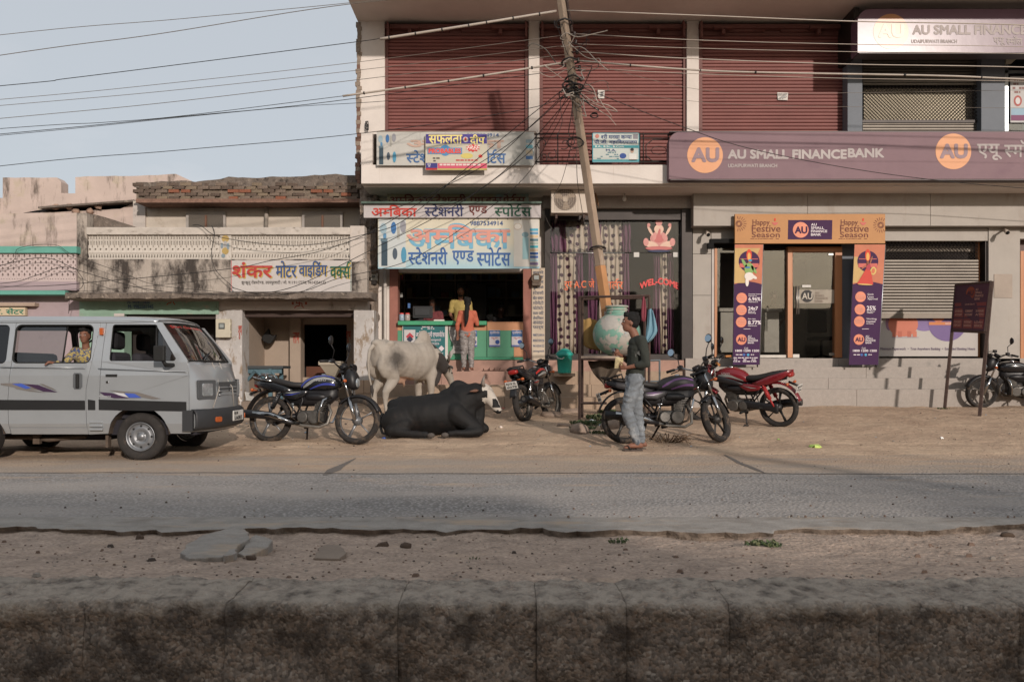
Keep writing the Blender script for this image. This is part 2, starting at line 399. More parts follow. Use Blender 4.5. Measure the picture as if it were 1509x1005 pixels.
def gp(x, y, z=0):
 Y = (EYE-z)*F/(y-HZ); return (X(x, Y), Y)
tseam = [(x, 7.8+.035*math.sin(x*1.3)+.015*math.sin(x*6)-.006*(x+5)) for x in rng(-12, 12, .25)]
strip(tseam, .016).build('tar_seam', tar, road, local=True)
strip([gp(*p) for p in ((478, 701), (492, 693), (505, 686), (524, 676))], .05).build('tar_patch', tar, road, local=True)
strip([gp(*p) for p in ((1062, 668), (1078, 676), (1090, 683), (1104, 688), (1118, 694), (1128, 698))], .03).build('tar_patch', tar, road, local=True)
strip([gp(*p) for p in ((0, 789), (150, 786), (300, 787)) ], .01, z=-.01)
# concrete edge strip with a broken front edge
ce = MB()
def edge(x):
 v = 4.98+.13*noise.noise(Vector((x*1.1, 3, 0)))+.10*noise.noise(Vector((x*3.7, 1, 0)))+.06*noise.noise(Vector((x*11, 1, 4)))
 return v - (.06 if x > .2 and x < 1.6 else 0) + (.16 if x > 2.7 else 0)*min(1, (x-2.7)*1.4 if x > 2.7 else 0)
EX = rng(-7.5, 7.5, .035); vs = []
for x in EX:
 e_ = edge(x); j = noise.noise(Vector((x*9, 0, 2)))*.012
 for (yy, zz) in ((5.42, -.01), (5.42, .010), (5.2, .012), (e_+.03, .014+j*.1), (e_, .012+j*.2), (e_+.02+j*2.5, -.02), (e_+.03-j*3, -.08)): vs.append((x, yy, zz))
ce.add(vs, [(i*7+k, i*7+k+1, (i+1)*7+k+1, (i+1)*7+k) for i in range(len(EX)-1) for k in range(4)], 0, False); ce.add(vs, [(i*7+k, i*7+k+1, (i+1)*7+k+1, (i+1)*7+k) for i in range(len(EX)-1) for k in (4, 5)], 1, False)
conc = mat('old_concrete', '918b84', .9, var=.2, vs=6, bump=.5, bs=60, fine=.12, bdist=.006, stain=('786f66', .50, (3, 5, 3), .2), grime=('a59380', .54, (1.2, 3, 2), .12))
struct(ce, 'concrete_edge', [conc, mat('crumbled_edge', '75695e', .95, var=.35, vs=18, bump=.8, bs=50)])
sm = MB()
def soilz(x, y):
 t = max(0, min(1, (4.9-y)/1.7)); base = -.028+.173*t**1.2-.35*max(0, 3.32-y)+(.045*max(0, noise.noise(Vector((x*1.3, 0, 8)))+.15)*min(1, max(0, y-4.5)*3))
 return base+noise.noise(Vector((x*2.2, y*2.2, 0)))*.022+noise.noise(Vector((x*7, y*7, 3)))*.011+noise.noise(Vector((x*19, y*19, 3)))*.006
gridsheet(sm, rng(-6.5, 6.5, .035), rng(3.06, 5.15, .03), soilz)
struct(sm, 'median_soil', soil_mat())
# kerb blocks of the median: rough aggregate concrete
def agg_mat():
 m = bpy.data.materials.new('aggregate_concrete'); m.use_nodes = True; n = m.node_tree; b = n.nodes['Principled BSDF']; K = n.links.new; N = n.nodes.new
 t = N('ShaderNodeTexCoord'); o = t.outputs['Object']
 v = N('ShaderNodeTexVoronoi'); v.inputs['Scale'].default_value = 85; v.inputs['Randomness'].default_value = 1
 w1 = N('ShaderNodeTexNoise'); w1.inputs['Scale'].default_value = 16; w1.inputs['Detail'].default_value = 4; K(o, w1.inputs['Vector'])
 ad = N('ShaderNodeMixRGB'); ad.blend_type = 'ADD'; ad.inputs[0].default_value = .03; K(o, ad.inputs[1]); K(w1.outputs['Color'], ad.inputs[2]); K(ad.outputs[0], v.inputs['Vector'])
 hs = N('ShaderNodeValToRGB'); e = hs.color_ramp.elements; e[0].color = (*s2l('5c544d'), 1); e[1].color = (*s2l('a0968b'), 1); e.new(.5).color = (*s2l('81776e'), 1); e.new(.75).color = (*s2l('8c7b6d'), 1)
 sp = N('ShaderNodeSeparateColor'); K(v.outputs['Color'], sp.inputs[0]); K(sp.outputs[0], hs.inputs[0])
 a = N('ShaderNodeTexNoise'); a.inputs['Scale'].default_value = 4.2; a.inputs['Detail'].default_value = 8; a.inputs['Roughness'].default_value = .7; K(o, a.inputs['Vector'])
 r = N('ShaderNodeMapRange'); r.inputs['From Min'].default_value = .47; r.inputs['From Max'].default_value = .60; r.inputs['To Max'].default_value = .8; K(a.outputs['Fac'], r.inputs['Value'])
 d = N('ShaderNodeMixRGB'); d.inputs[2].default_value = (*s2l('413b37'), 1); K(r.outputs[0], d.inputs[0]); K(hs.outputs[0], d.inputs[1])
 g2 = N('ShaderNodeNewGeometry'); sn = N('ShaderNodeSeparateXYZ'); K(g2.outputs['Normal'], sn.inputs[0])
 so_ = N('ShaderNodeSeparateXYZ'); K(o, so_.inputs[0])
 # dust settled on the level top of the blocks
 a2 = N('ShaderNodeMath'); a2.operation = 'MULTIPLY_ADD'; a2.inputs[1].default_value = .25; K(w1.outputs['Fac'], a2.inputs[0]); K(so_.outputs['Z'], a2.inputs[2])
 r2 = N('ShaderNodeMapRange'); r2.inputs['From Min'].default_value = .625; r2.inputs['From Max'].default_value = .70; r2.inputs['To Max'].default_value = .8; K(a2.outputs[0], r2.inputs['Value'])
 d2 = N('ShaderNodeMixRGB'); d2.inputs[2].default_value = (*s2l('a59a8d'), 1); K(r2.outputs[0], d2.inputs[0]); K(d.outputs[0], d2.inputs[1])
 K(d2.outputs[0], b.inputs['Base Color']); b.inputs['Roughness'].default_value = .95; b.inputs['Specular IOR Level'].default_value = .15
 bb = N('ShaderNodeBump'); bb.inputs['Strength'].default_value = .7; bb.inputs['Distance'].default_value = .007; bb.invert = True; K(v.outputs['Distance'], bb.inputs['Height'])
 b2 = N('ShaderNodeBump'); b2.inputs['Strength'].default_value = .7; b2.inputs['Distance'].default_value = .03; K(w1.outputs['Fac'], b2.inputs['Height']); K(bb.outputs[0], b2.inputs['Normal'])
 K(b2.outputs[0], b.inputs['Normal']); return m
agg = agg_mat()
kr = thing('median_kerb', 'row of rough grey aggregate concrete kerb blocks in the foreground edging the sandy median', 'kerb', (0, 3.08, -.4))
cuts = [-3.6, -3.0, -2.42, -1.93, -1.58, -1.06, -.42, .09, .42, .80, 1.35, 1.86, 2.4, 3.0, 3.6]
for i in range(len(cuts)-1):
 x0, x1 = cuts[i]+.001, cuts[i+1]-.001; mb = MB(); nx = int((x1-x0)/.014)+2
 dz = random.uniform(-.004, .004); dy = random.uniform(-.007, .007)
 prof = [(3.31, -.4), (3.31, .10), (3.29, .145)]+[(3.29-.33*k/14, .15) for k in range(1, 14)]+[(2.95, .149), (2.938, .143), (2.93, .13)]+[(2.926, .13-.53*k/26) for k in range(1, 27)]
 vs = []
 for a in range(nx+1):
  x = x0+(x1-x0)*a/nx; ee = min(a, nx-a)/nx; rnd = -.006 if a in (0, nx) else (-.001 if a in (1, nx-1) else 0)
  for (yy, zz) in prof:
   p = Vector((x, yy, zz)); nv = noise.noise(p*5)*.016+noise.noise(p*20)*.013+noise.noise(p*55)*.008
   ny = -1 if yy < 2.96 else (0 if yy < 3.29 else 1); nzv = 1 if zz > .11 else 0
   q = rnd+nv
   if zz < .1 and yy < 3: q += -.03*max(0, noise.noise(Vector((x*3+i, zz*4, 7))))
   vs.append((x, yy+dy+ny*q, zz+dz+(nzv*q*.8)))
 n = len(prof); mb.add(vs, [(a*n+k, a*n+k+1, (a+1)*n+k+1, (a+1)*n+k) for a in range(nx) for k in range(n-1)], 0, True)
 mb.add([vs[k] for k in range(n)], [tuple(range(n))]); mb.add([vs[nx*n+k] for k in range(n)], [tuple(range(n))])
 mb.build('kerb_block', agg, kr, fix=False)
# broken slabs lying on the median soil
def slab(name, pts, th, lab, tilt=0, m=conc, group=None, zoff=0):
 mb = MB(); w_ = [gp(*p, .03) for p in pts]; dense = []
 for i in range(len(w_)):
  a, b = Vector(w_[i]), Vector(w_[(i+1) % len(w_)])
  for k in range(4): q = a.lerp(b, k/4); dense.append((q.x+random.uniform(-.008, .008), q.y+random.uniform(-.008, .008)))
 cx_ = sum(p[0] for p in dense)/len(dense); cy_ = sum(p[1] for p in dense)/len(dense); z0 = soilz(cx_, cy_)-.005+zoff
 mb.poly(dense, 'Z', z0-.02, z0+th); mb.v = [(x, y, z+tilt*(x-cx_)) for x, y, z in mb.v]
 return solo(mb, name, m, lab, 'broken slab', group, bevel=.005)
SG = 'broken slabs lying on the median soil'
slab('concrete_slab', [(267, 828), (276, 815), (300, 800), (330, 792), (352, 789), (368, 797), (365, 808), (348, 822), (330, 836), (300, 838), (275, 837)], .06, 'largest broken grey concrete slab lying on the sandy median', .02, group=SG)
slab('concrete_slab', [(352, 824), (368, 803), (378, 797), (402, 803), (398, 812), (378, 823), (358, 828)], .05, 'wedge shaped broken slab leaning against the largest slab on the median', -.05, group=SG)
slab('concrete_slab', [(328, 838), (338, 828), (348, 828), (346, 836), (336, 839)], .04, 'tiny slab chip in front of the gap between the two broken slabs', 0, group=SG)
slab('concrete_slab', [(464, 832), (470, 817), (482, 811), (500, 812), (512, 824), (500, 833)], .035, 'rounded dusty slab half sunk in median soil apart from the others', 0, mat('dusty_slab', '85776a', .95, bump=.4), group=SG)
# stones, pebbles (uncountable -> stuff)
def rock(c, r, seed, n=7):
 mb = MB(); mb.ball(c, r, n); random.seed(seed)
 mb.v = [tuple(Vector(v)+noise.noise_vector(Vector(v)*(2.2/max(r if not isinstance(r, tuple) else r[0], .01))*.5+Vector((seed, 0, 0)))*(r if not isinstance(r, tuple) else r[0])*.45) for v in mb.v]
 return mb
pb = MB(); random.seed(3)
for i in range(1100):
 u = random.random(); x = random.uniform(-3.4, 3.4); y = 3.2+1.75*random.random()**1.5; r = random.uniform(.003, .009)*(1+2*(random.random() > .96))
 z = soilz(x, y); h = random.random()*6
 pb.add([(x+r*math.cos(h+a)*k, y+r*math.sin(h+a)*.8*k, z+zz) for k, zz in ((1, 0), (.6, r*.7)) for a in (0, 1.6, 3.1, 4.7)], [(4, 5, 6, 7)]+[(k, (k+1) % 4, 4+(k+1) % 4, 4+k) for k in range(4)], random.choice((0, 0, 1, 2)))
for i in range(1100):
 y = random.uniform(9.2, 15.4); x = random.uniform(-.72, .72)*y; r = random.uniform(.003, .008)*(1+2*(random.random() > .95)); z = gh(x, y)
 pb.add([(x+r*math.cos(a)*k, y+r*math.sin(a)*k, z+zz) for k, zz in ((1, -.004), (.6, r*.8)) for a in (0, 1.6, 3.1, 4.7)], [(4, 5, 6, 7)]+[(k, (k+1) % 4, 4+(k+1) % 4, 4+k) for k in range(4)], random.choice((0, 1, 2)))
for i in range(260):
 x = random.uniform(-5.5, 5.5); y = 5.36+random.random()**3*3.5; r = random.uniform(.004, .011); z = .006 if y > 5.42 else .02
 pb.add([(x+r*math.cos(a)*k, y+r*math.sin(a)*k, z+zz) for k, zz in ((1, -.004), (.6, r*.8)) for a in (0, 1.6, 3.1, 4.7)], [(4, 5, 6, 7)]+[(k, (k+1) % 4, 4+(k+1) % 4, 4+k) for k in range(4)], random.choice((0, 1, 2)))
pbo = struct(pb, 'pebbles', [mat('pebble_brown', '6f5c50', .9), mat('pebble_grey', '8d857c', .9), mat('pebble_dark', '4a413b', .9)]); pbo['kind'] = 'stuff'
def weeds(spots, name, cols):
 mb = MB()
 for (x, y, z, rad, n, h) in spots:
  for k in range(n):
   a = random.random()*6.28; r = rad*math.sqrt(random.random()); px_, py_ = x+r*math.cos(a), y+r*math.sin(a)*.6; hh = h*random.uniform(.4, 1); b = random.random()*6.28; ww = hh*.28
   dx, dy = math.cos(b)*ww, math.sin(b)*ww; lx, ly = random.uniform(-.5, .5)*hh, random.uniform(-.5, .5)*hh
   mb.add([(px_, py_, z), (px_+lx*.5+dx, py_+ly*.5+dy, z+hh*.55), (px_+lx, py_+ly, z+hh*.75), (px_+lx*.5-dx, py_+ly*.5-dy, z+hh*.5)], [(0, 1, 2, 3)], random.randrange(len(cols)))
 o = struct(mb, name, cols, fix=False); o['kind'] = 'stuff'
GRN = [mat('weed_green', '4f5e3c', .8), mat('weed_dull', '66694c', .8), mat('weed_dark', '3a4a30', .8)]
def gq(x, y, z): a = gp(x, y, z); return a[0], a[1]
wsp = []
for (x, y, rad, n, h) in ((1125, 812, .09, 90, .05), (1110, 808, .05, 40, .04), (1140, 816, .05, 40, .035), (910, 806, .05, 40, .035), (918, 800, .04, 20, .03), (700, 850, .03, 12, .03)):
 a = gp(x, y, -.03); wsp.append((a[0], a[1], soilz(*a), rad, n, h))
weeds(wsp, 'median_weeds', GRN)
wsp = []
for (x, y, rad, n, h) in ((870, 626, .3, 330, .1), (895, 618, .35, 330, .13), (858, 633, .2, 150, .08), (885, 640, .15, 90, .08), (1372, 596, .25, 90, .06), (905, 610, .3, 200, .12), (1390, 603, .12, 40, .05)):
 Y = F*1.5225/(y-HZ+.055*F)
 wsp.append((X(x, Y), Y, gz(Y), rad, n, h))
weeds(wsp, 'roadside_weeds', GRN)
def GP(x, y):
 Y = F*1.5225/(y-HZ+.055*F)
 if Y < 9.5: Y = F/(y-HZ)
 return X(x, Y), Y, gh(X(x, Y), Y)
stone = mat('sandstone', '8e7c6e', .9, var=.2, vs=9, bump=.5, bs=30)
RG = 'loose stones by the stall'
for (x, y, r, lab) in ((854, 637, (.13, .11, .1), 'pale wedge shaped stone by the foot of the stall frame'), (898, 632, (.16, .13, .13), 'big grey stone in weeds behind the boy'),
                       (812, 613, (.2, .16, .04), 'flat brown stone slab half buried beside the parked black and red motorcycle'), (838, 607, (.22, .16, .05), 'flat square stone slab under the teal bin'),
                       (902, 660, (.03, .025, .02), 'small tan pebble on the road in front of the boy'), (830, 628, (.1, .07, .03), 'low brown stone left of the stall frame foot')):
 a = GP(x, y); solo(rock((a[0], a[1], a[2]+r[2]*.3), r, x), 'stone', stone, lab, 'stone', RG)
for (x, y, r, lab) in ((598, 833-20, .028, 'dark lump of earth left of centre on the median soil'), (563, 809, .03, 'brown clod beside weeds on the soil at the middle'), (371, 846, .022, 'small dark clod in front of the broken slabs'), (1484, 789, .03, 'grey stone by the concrete edge near the corner'), (205, 797, .025, 'grey pebble under the concrete edge left of the slabs')):
 a = gp(x, y, -.02); solo(rock((a[0], a[1], soilz(*a)+.006), (r*1.3, r, r*.8), x), 'clod', mat('clod_brown', '57483d', .95, bump=.4), lab, 'clod', 'clods on the median soil')
# litter
lb = MB(); random.seed(9)
for i in range(150):
 y = random.uniform(10, 15.2); x = random.uniform(-.35, .66)*y; r = random.uniform(.008, .03); z = gh(x, y)+.003; a = random.random()*6.3
 lb.add([(x+r*math.cos(a+k*1.57)*random.uniform(.5, 1), y+r*math.sin(a+k*1.57)*random.uniform(.5, 1), z+random.uniform(0, .014)) for k in range(4)], [(0, 1, 2, 3)], random.choice((0, 1, 1, 2, 3)))
lbo = struct(lb, 'litter_scraps', [mat('scrap_white', 'bdb6ad', .8), mat('scrap_brown', '6b5a4b', .9), mat('scrap_dark', '3f3833', .9), mat('scrap_blue', '7d8fa0', .7)], fix=False); lbo['kind'] = 'stuff'
def crumple(c, r, seed, flat=.4):
 mb = rock(c, (r, r*.8, r*flat), seed, 8); mb.jitter(r*.5, 8/r*.2); return mb
LG = 'litter on the sand'
for i, (x, y, r, cc, lab) in enumerate(((1200, 661, .085, 'b9cf72', 'lime green wrapper lying on the sand towards the road'), (1388, 645, .03, 'e6e2dc', 'white scrap of paper on the sand below the bank steps'), (872, 620, .07, 'cfd6da', 'crumpled pale plastic beside the stall'),
     (883, 627, .06, 'b9c2c9', 'grey plastic bag scrap in the weeds by the stall'), (879, 598, .08, 'e3ded6', 'flat white packet under the stall table'), (742, 603, .035, 'c96a66', 'pink and white wrapper in front of the lying bull'), (566, 645, .03, '4a63a8', 'blue scrap at the lying bull’s rump'),
     (655, 643, .03, '5b76b0', 'blue scrap by the lying bull’s hooves'), (738, 629, .03, 'd8c9be', 'pale scrap right of the lying bull'), (1147, 648, .02, '9ac36a', 'tiny green scrap below the red motorcycle'), (452, 637, .03, '9fb6c9', 'pale blue scrap by the blue motorcycle’s stand'))):
 a = GP(x, y); solo(crumple((a[0], a[1], a[2]+.01), r, i+5, .3), 'wrapper', mat('litter_%s' % cc, cc, .5, var=.25, vs=12), lab.replace('’', "'"), 'litter', LG)
twig = MB(); a = GP(985, 650)
for k in range(26):
 t = random.random()*6.28; l = random.uniform(.1, .32); r0 = random.uniform(0, .1)
 p = Vector((a[0]+r0*math.cos(t)*2, a[1]+r0*math.sin(t), a[2]+.005)); twig.tube([p, p+Vector((l*.6*math.cos(t), l*.5*math.sin(t), random.uniform(.02, .12))), p+Vector((l*math.cos(t), l*.8*math.sin(t), random.uniform(0, .1)))], .005, 4)
solo(twig, 'twig_heap', mat('dry_twig', '6b5542', .9), 'heap of dry brown twigs under the dark motorcycle behind the boy', 'twigs')
# ------------------------------------------------------------ commercial building
STK = (9, 9, .7)
white = mat('aged_white_wall', 'cdc5be', .85, var=.07, vs=2, bump=.15, bs=30, stain=('a3917f', .60, (14, 14, .8), .22), grime=('8d7f74', .66, (1.5, 1.5, 1.5), .12))
soff = mat('soffit_plaster', 'd2c9c2', .9, var=.08, vs=1.2)
shutm = mat('red_shutter_paint', '7a4a45', .6, var=.1, vs=1.5, grime=('6b4540', .6, (7, 7, .5), .15), stain=('6c403b', .55, (1, 1, 14), .3), bump=.05, bs=20)
shutd = mat('red_shutter_frame', '66403b', .6, var=.1)
gbl = mat('blue_grey_paint', '6b7077', .7, var=.06)
granite = mat('grey_granite', '8f867e', .45, var=.1, vs=14, fine=.25, bs=90, stain=('6f6a64', .6, (3, 3, 4), .2))
gran2 = mat('granite_header', '8a8079', .4, var=.1, vs=20, fine=.3, bs=120)
beige = mat('beige_cladding', '9b948c', .6, var=.07, vs=2.5, bump=.05, stain=('877a6f', .56, (2, 2, .8), .25))
pink = mat('pink_jamb', '8d5f54', .8, var=.14, vs=4, stain=('b59a88', .62, (7, 7, 3), .12))
steel = mat('dark_steel', '35302e', .5, metal=.4, var=.2)
orange = mat('orange_frame', 'ad744c', .45, var=.08, stretch=(1, 1, .2), vs=8)
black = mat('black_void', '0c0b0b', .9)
silver = mat('galvanised_slats', '6f6962', .5, metal=.6, var=.1, vs=3, stain=('5d554e', .56, (1, 1, 9), .3))
roomd = mat('dim_room_wall', '8d8178', .9, var=.1)
roomw = mat('bank_room_wall', '8f8a84', .8)
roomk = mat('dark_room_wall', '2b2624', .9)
cb = thing('commercial_building', 'two storey commercial building with rust red shutters upstairs and three shops below', 'building', (4.5, 16.3, .3))
def pp(name, m, root, x0, x1, y0, y1, Y, d, bevel=0, label=None):
 mb = MB(); mb.pbox(x0, x1, y0, y1, Y, d); return mb.build(name, m, root, bevel=bevel, label=label)
pp('upper_wall', roomk, cb, 531, 1900, 20, 268, 16.2, .25)
for (a, b, m) in ((529, 567, white), (779, 795, white), (1012, 1030, white), (1249, 1271, gbl), (1446, 1481, gbl)):
 pp('pilaster', m, cb, a, b, 20, 243, 15.95 if m is white else 15.8, .25, .008)
mb = MB(); mb.box(-3.09, 13, 13.9, 24, 8.0, 8.35); rs = mb.build('roof_slab', soff, cb)
for (x, y, Y) in ((667, 11, 14.7), (908, 8, 14.7), (1143, 7, 14.7)):
 mb = MB(); p = P(x, y, Y); mb.lathe([(0, 7.955), (.03, 7.957), (.04, 7.99), (.045, 8.002)], (p.x, Y, 0), n=14); mb.build('ceiling_lamp', mat('lamp_grey', '6c6560', .5), rs)
# roughly broken brick edge at the building's corner
mb = MB(); z = 4.7
rn = random.Random(5)
ebk = MB(); ebk.box(-.05, .05, -.05, .05, -.04, .04); ebk.jitter(.012, 9)
em = [mat('edge_brick', '6f5549', .95, var=.2, vs=10, bump=.5), mat('edge_mortar', '85786c', .95, var=.2, vs=10, bump=.5)]
emesh = []
for m in em:
 o = ebk.build('edge_brick', m, cb, local=True); emesh.append(o.data); bpy.data.objects.remove(o)
while z < 7.98:
 o = bpy.data.objects.new('edge_brick', rn.choice(emesh)); COL.objects.link(o); o.parent = cb
 o.location = Vector((-3.075+rn.uniform(-.01, .015), 15.98, z))-cb.location; o.rotation_euler = (0, rn.uniform(-.1, .1), rn.uniform(-.3, .3)); o.scale = (rn.uniform(.6, 1.1), 1, 1); z += .085
def shutter(root, x0, x1, y0, y1, Y, m, pitch=.07, dep=.022, name='shutter_curtain', guide=None, box=None):
 mb = MB(); a, b = X(x0, Y), X(x1, Y); zt, zb = Z(y0, Y), Z(y1, Y); n = int((zt-zb)/pitch)
 vs = []
 for i in range(n+1):
  z = zt-i*pitch
  for (dz, dy) in ((0, 0), (-.15*pitch, -dep*.9), (-.45*pitch, -dep), (-.78*pitch, -dep*.75), (-.93*pitch, dep*.25)):
   vs += [(a, Y+dy, z+dz), (b, Y+dy, z+dz)]
 mb.add(vs, [(2*i, 2*i+1, 2*i+3, 2*i+2) for i in range(len(vs)//2-1)], 0, False)
 sh = mb.build(name, m, root)
 if guide:
  for (p, q) in ((x0-5, x0+1), (x1-1, x1+5)): pp('guide_rail', guide, root, p, q, y0-18, y1, Y-.06, .12)
 return sh
for (a, b) in ((571, 775), (799, 1008), (1034, 1245)):
 sh = shutter(cb, a, b, 54, 248, 16.06, shutm, guide=shutd)
 mb = MB(); mb.pbox(a-4, b+4, 36, 42, 15.9, .2); mb.pbox(a-4, b+4, 44, 53, 16.02, .06); mb.build('shutter_hood', shutd, sh)
 mb = MB(); Y = 16.0
 for (p, q) in ((a+30, a+92), (b-95, b-38)): mb.tube([P(p, 45, Y), P(q, 45, Y)], .045, 10)
 mb.build('shutter_roller', shutd, sh)
 for p in (a+32, b-38):
  mb = MB(); mb.pbox(p-13, p+13, 38, 42, 15.84, .1); mb.pbox(p-2, p+3, 42, 50, 15.86, .08); mb.build('shutter_bracket', shutd, sh)
 for p in (a-1, b-1):
  mb = MB(); pt = [(X(p, 15.8), Z(30, 15.8)), (X(p+3, 15.8), Z(34, 15.8)), (X(p+3, 15.8), Z(56, 15.8)), (X(p, 15.8), Z(52, 15.8))]; mb.poly(pt, 'Y', 15.8, 15.98); mb.build('end_flap', shutd, sh)
# upper right silver shutter with a perforated band, then a glazed bay
us = shutter(cb, 1271, 1446, 82, 126, 15.97, silver, .055, .016, guide=steel)
us2 = shutter(cb, 1271, 1446, 177, 262, 15.97, silver, .055, .016)
pp('blind_panel', mat('satin_blind', '8d8472', .5, metal=.35, var=.08), cb, 1273, 1433, 130, 178, 16.12, .03)
def mesh_grille(root, x0, x1, y0, y1, Y, pitch, r, m, name='diamond_grille'):
 mb = MB(); a, b, zt, zb = X(x0, Y), X(x1, Y), Z(y0, Y), Z(y1, Y); H = zt-zb; c = a-H
 while c < b:
  for sgn in (1, -1):
   p0 = (c, zb) if sgn > 0 else (c, zt); p1 = (c+H, zt) if sgn > 0 else (c+H, zb)
   t0 = max(0, (a-c)/H); t1 = min(1, (b-c)/H)
   if t1 > t0:
    q0 = (c+H*t0, p0[1]+(p1[1]-p0[1])*t0); q1 = (c+H*t1, p0[1]+(p1[1]-p0[1])*t1)
    mb.tube([(q0[0], Y+.004*sgn, q0[1]), (q1[0], Y+.004*sgn, q1[1])], r, 4, smooth=False)
  c += pitch
 return mb.build(name, m, root)
mesh_grille(cb, 1271, 1446, 126, 178, 15.95, .072, .0065, steel)
pp('bottom_bar', steel, cb, 1271, 1446, 177, 181, 15.93, .05)
wf = pp('window_frame', mat('aluminium', '9aa0a4', .35, metal=.7), cb, 1481, 1486, 82, 262, 15.88, .06)
pp('window_frame', MATS['aluminium'], cb, 1481, 1560, 104, 108, 15.88, .06)
pp('pane', glass('window_glass', (.55, .62, .64), .1), wf, 1486, 1620, 108, 262, 15.9, .01)
pp('pane', bpy.data.materials['window_glass'], wf, 1486, 1620, 82, 104, 15.9, .01)
pp('room_wall', mat('grey_green_room', '7b8583', .8), cb, 1486, 1620, 40, 262, 16.15, .02)
mb = MB(); mb.poly([(X(1481, 15.85), Z(84, 15.85)), (X(1501, 15.85), Z(84, 15.85)), (X(1489, 15.85), Z(95, 15.85)), (X(1481, 15.85), Z(95, 15.85))], 'Y', 15.82, 15.86); mb.build('lamp_bracket', mat('ivory_plastic', 'c9c4b2', .5), cb)
# balcony slab and parapet
zsof = Z(271, 15.2)
mb = MB(); mb.box(-2.88, 13, 15.2, 16.3, zsof, Z(243, 15.2)); mb.build('balcony_slab', white, cb, bevel=.012)
mb = MB(); mb.box(-2.86, 13, 15.32, 16.28, zsof-.03, zsof-.003); mb.build('soffit', soff, cb)
pp('parapet_pier', white, cb, 532, 549, 196, 243.5, 15.2, .25, .006)
pp('coping', mat('coping_grey', '8b8076', .9, var=.2), cb, 555, 790, 193.5, 196.5, 15.22, .12)
mb = MB(); mb.pbox(531.2, 532, 40, 196, 15.9, .2)
# lower storey
def lw(name, m, x0, x1, y0, y1, Y=16.3, d=.25, **k): return pp(name, m, cb, x0, x1, y0, y1, Y, d, **k)
lw('lintel', white, 552, 806, 283, 401, 16.32)
lw('corner_column', white, 552, 574, 283, 600, 16.2, .3)
lw('door_jamb', pink, 574, 586, 395, 531, 16.18, .3); lw('door_jamb', pink, 771, 783.5, 395, 531, 16.18, .3)
pil = lw('painted_pillar', mat('cream_pillar', 'b9aa98', .85, var=.12, stain=('8f8070', .58, (6, 6, 2), .2)), 783.7, 803, 395, 531, 16.15, .3)
lw('steel_post', steel, 803, 811, 308, 531, 16.15, .2); lw('steel_post', steel, 1005, 1020, 308, 531, 16.15, .2)
lw('header_frame', steel, 803, 1020, 306, 324, 16.2, .1)
lw('granite_header', gran2, 800, 1020, 281, 307, 16.1, .2, bevel=.006)
mb = MB(); mb.box(-2.9, -2.75, 16.6, 24, .3, 8.0); mb.build('side_wall', mat('raw_brick_side', '6f5a4e', .95, var=.2), cb)
mb = MB(); mb.box(-2.9, 13, 23.9, 24.1, .3, 8.0); mb.build('rear_wall', roomd, cb)
mb = MB(); mb.box(-2.75, 13, 16.55, 23.9, zsof-.05, Z(243, 16.3)); mb.build('upper_floor_slab', roomd, cb)
# drain pipe and clutter beside the corner
mb = MB(); mb.tube([P(567.5, 398, 16.08), P(567.5, 600, 16.08)], .035, 10); mb.build('drain_pipe', mat('pipe_white', 'b3aca5', .5), cb)
# stationery shop interior
zf = Z(531, 16.3)
mb = MB(); mb.box(-2.74, 1.2, 16.56, 19.6, zf-.15, zf-.01); mb.build('shop_floor', roomd, cb)
mb = MB(); xa, xb = X(570, 16.55), X(790, 16.55)
mb.box(xa-.1, xa, 16.56, 19.5, zf, 3.9); mb.box(xb, xb+.1, 16.56, 19.5, zf, 3.9); mb.box(xa, xb, 19.4, 19.5, zf, 3.9); mb.box(xa, xb, 16.56, 19.4, 3.75, 3.9)
mb.build('shop_room', roomd, cb)
shelfm = mat('dusty_shelf', '9a8d80', .7, var=.1)
sh = MB(); xs_ = [xa+.03+(xb-xa-.06)*i/5 for i in range(6)]
for x in xs_: sh.box(x-.015, x+.015, 19.0, 19.4, zf, 3.7)
for k in range(6): sh.box(xa, xb, 19.01, 19.4, zf+.25+k*.42, zf+.28+k*.42)
shl = solo(sh, 'wall_shelving', shelfm, 'dim wall shelving full of goods at the back of the stationery shop', 'shelving')
rn = random.Random(11)
GC = [mat('goods_%d' % i, c, .7) for i, c in enumerate(('8d5348', '6b7d90', 'a59b8d', '55524f', 'ab9a72', '78866a'))]
gm = {}
for k in range(6):
 z = zf+.283+k*.42
 for i in range(5):
  x = xs_[i]+.05
  while x < xs_[i+1]-.12:
   w_ = rn.uniform(.05, .2); h_ = rn.uniform(.1, .3)
   key = (round(w_, 1), round(h_, 1)); mb = MB(); mb.box(x, x+w_, 19.05, 19.25, z, z+h_)
   if rn.random() < .8: mb.build('box', rn.choice(GC), shl)
   x += w_+.02
mb = MB(); mb.box(X(690, 18.4), X(717, 18.4), 18.4, 18.9, zf, Z(418, 18.4)); solo(mb, 'cupboard', mat('dark_cupboard', '332f2d', .6), 'dark steel cupboard behind the man in the yellow shirt', 'cupboard', bevel=.01)
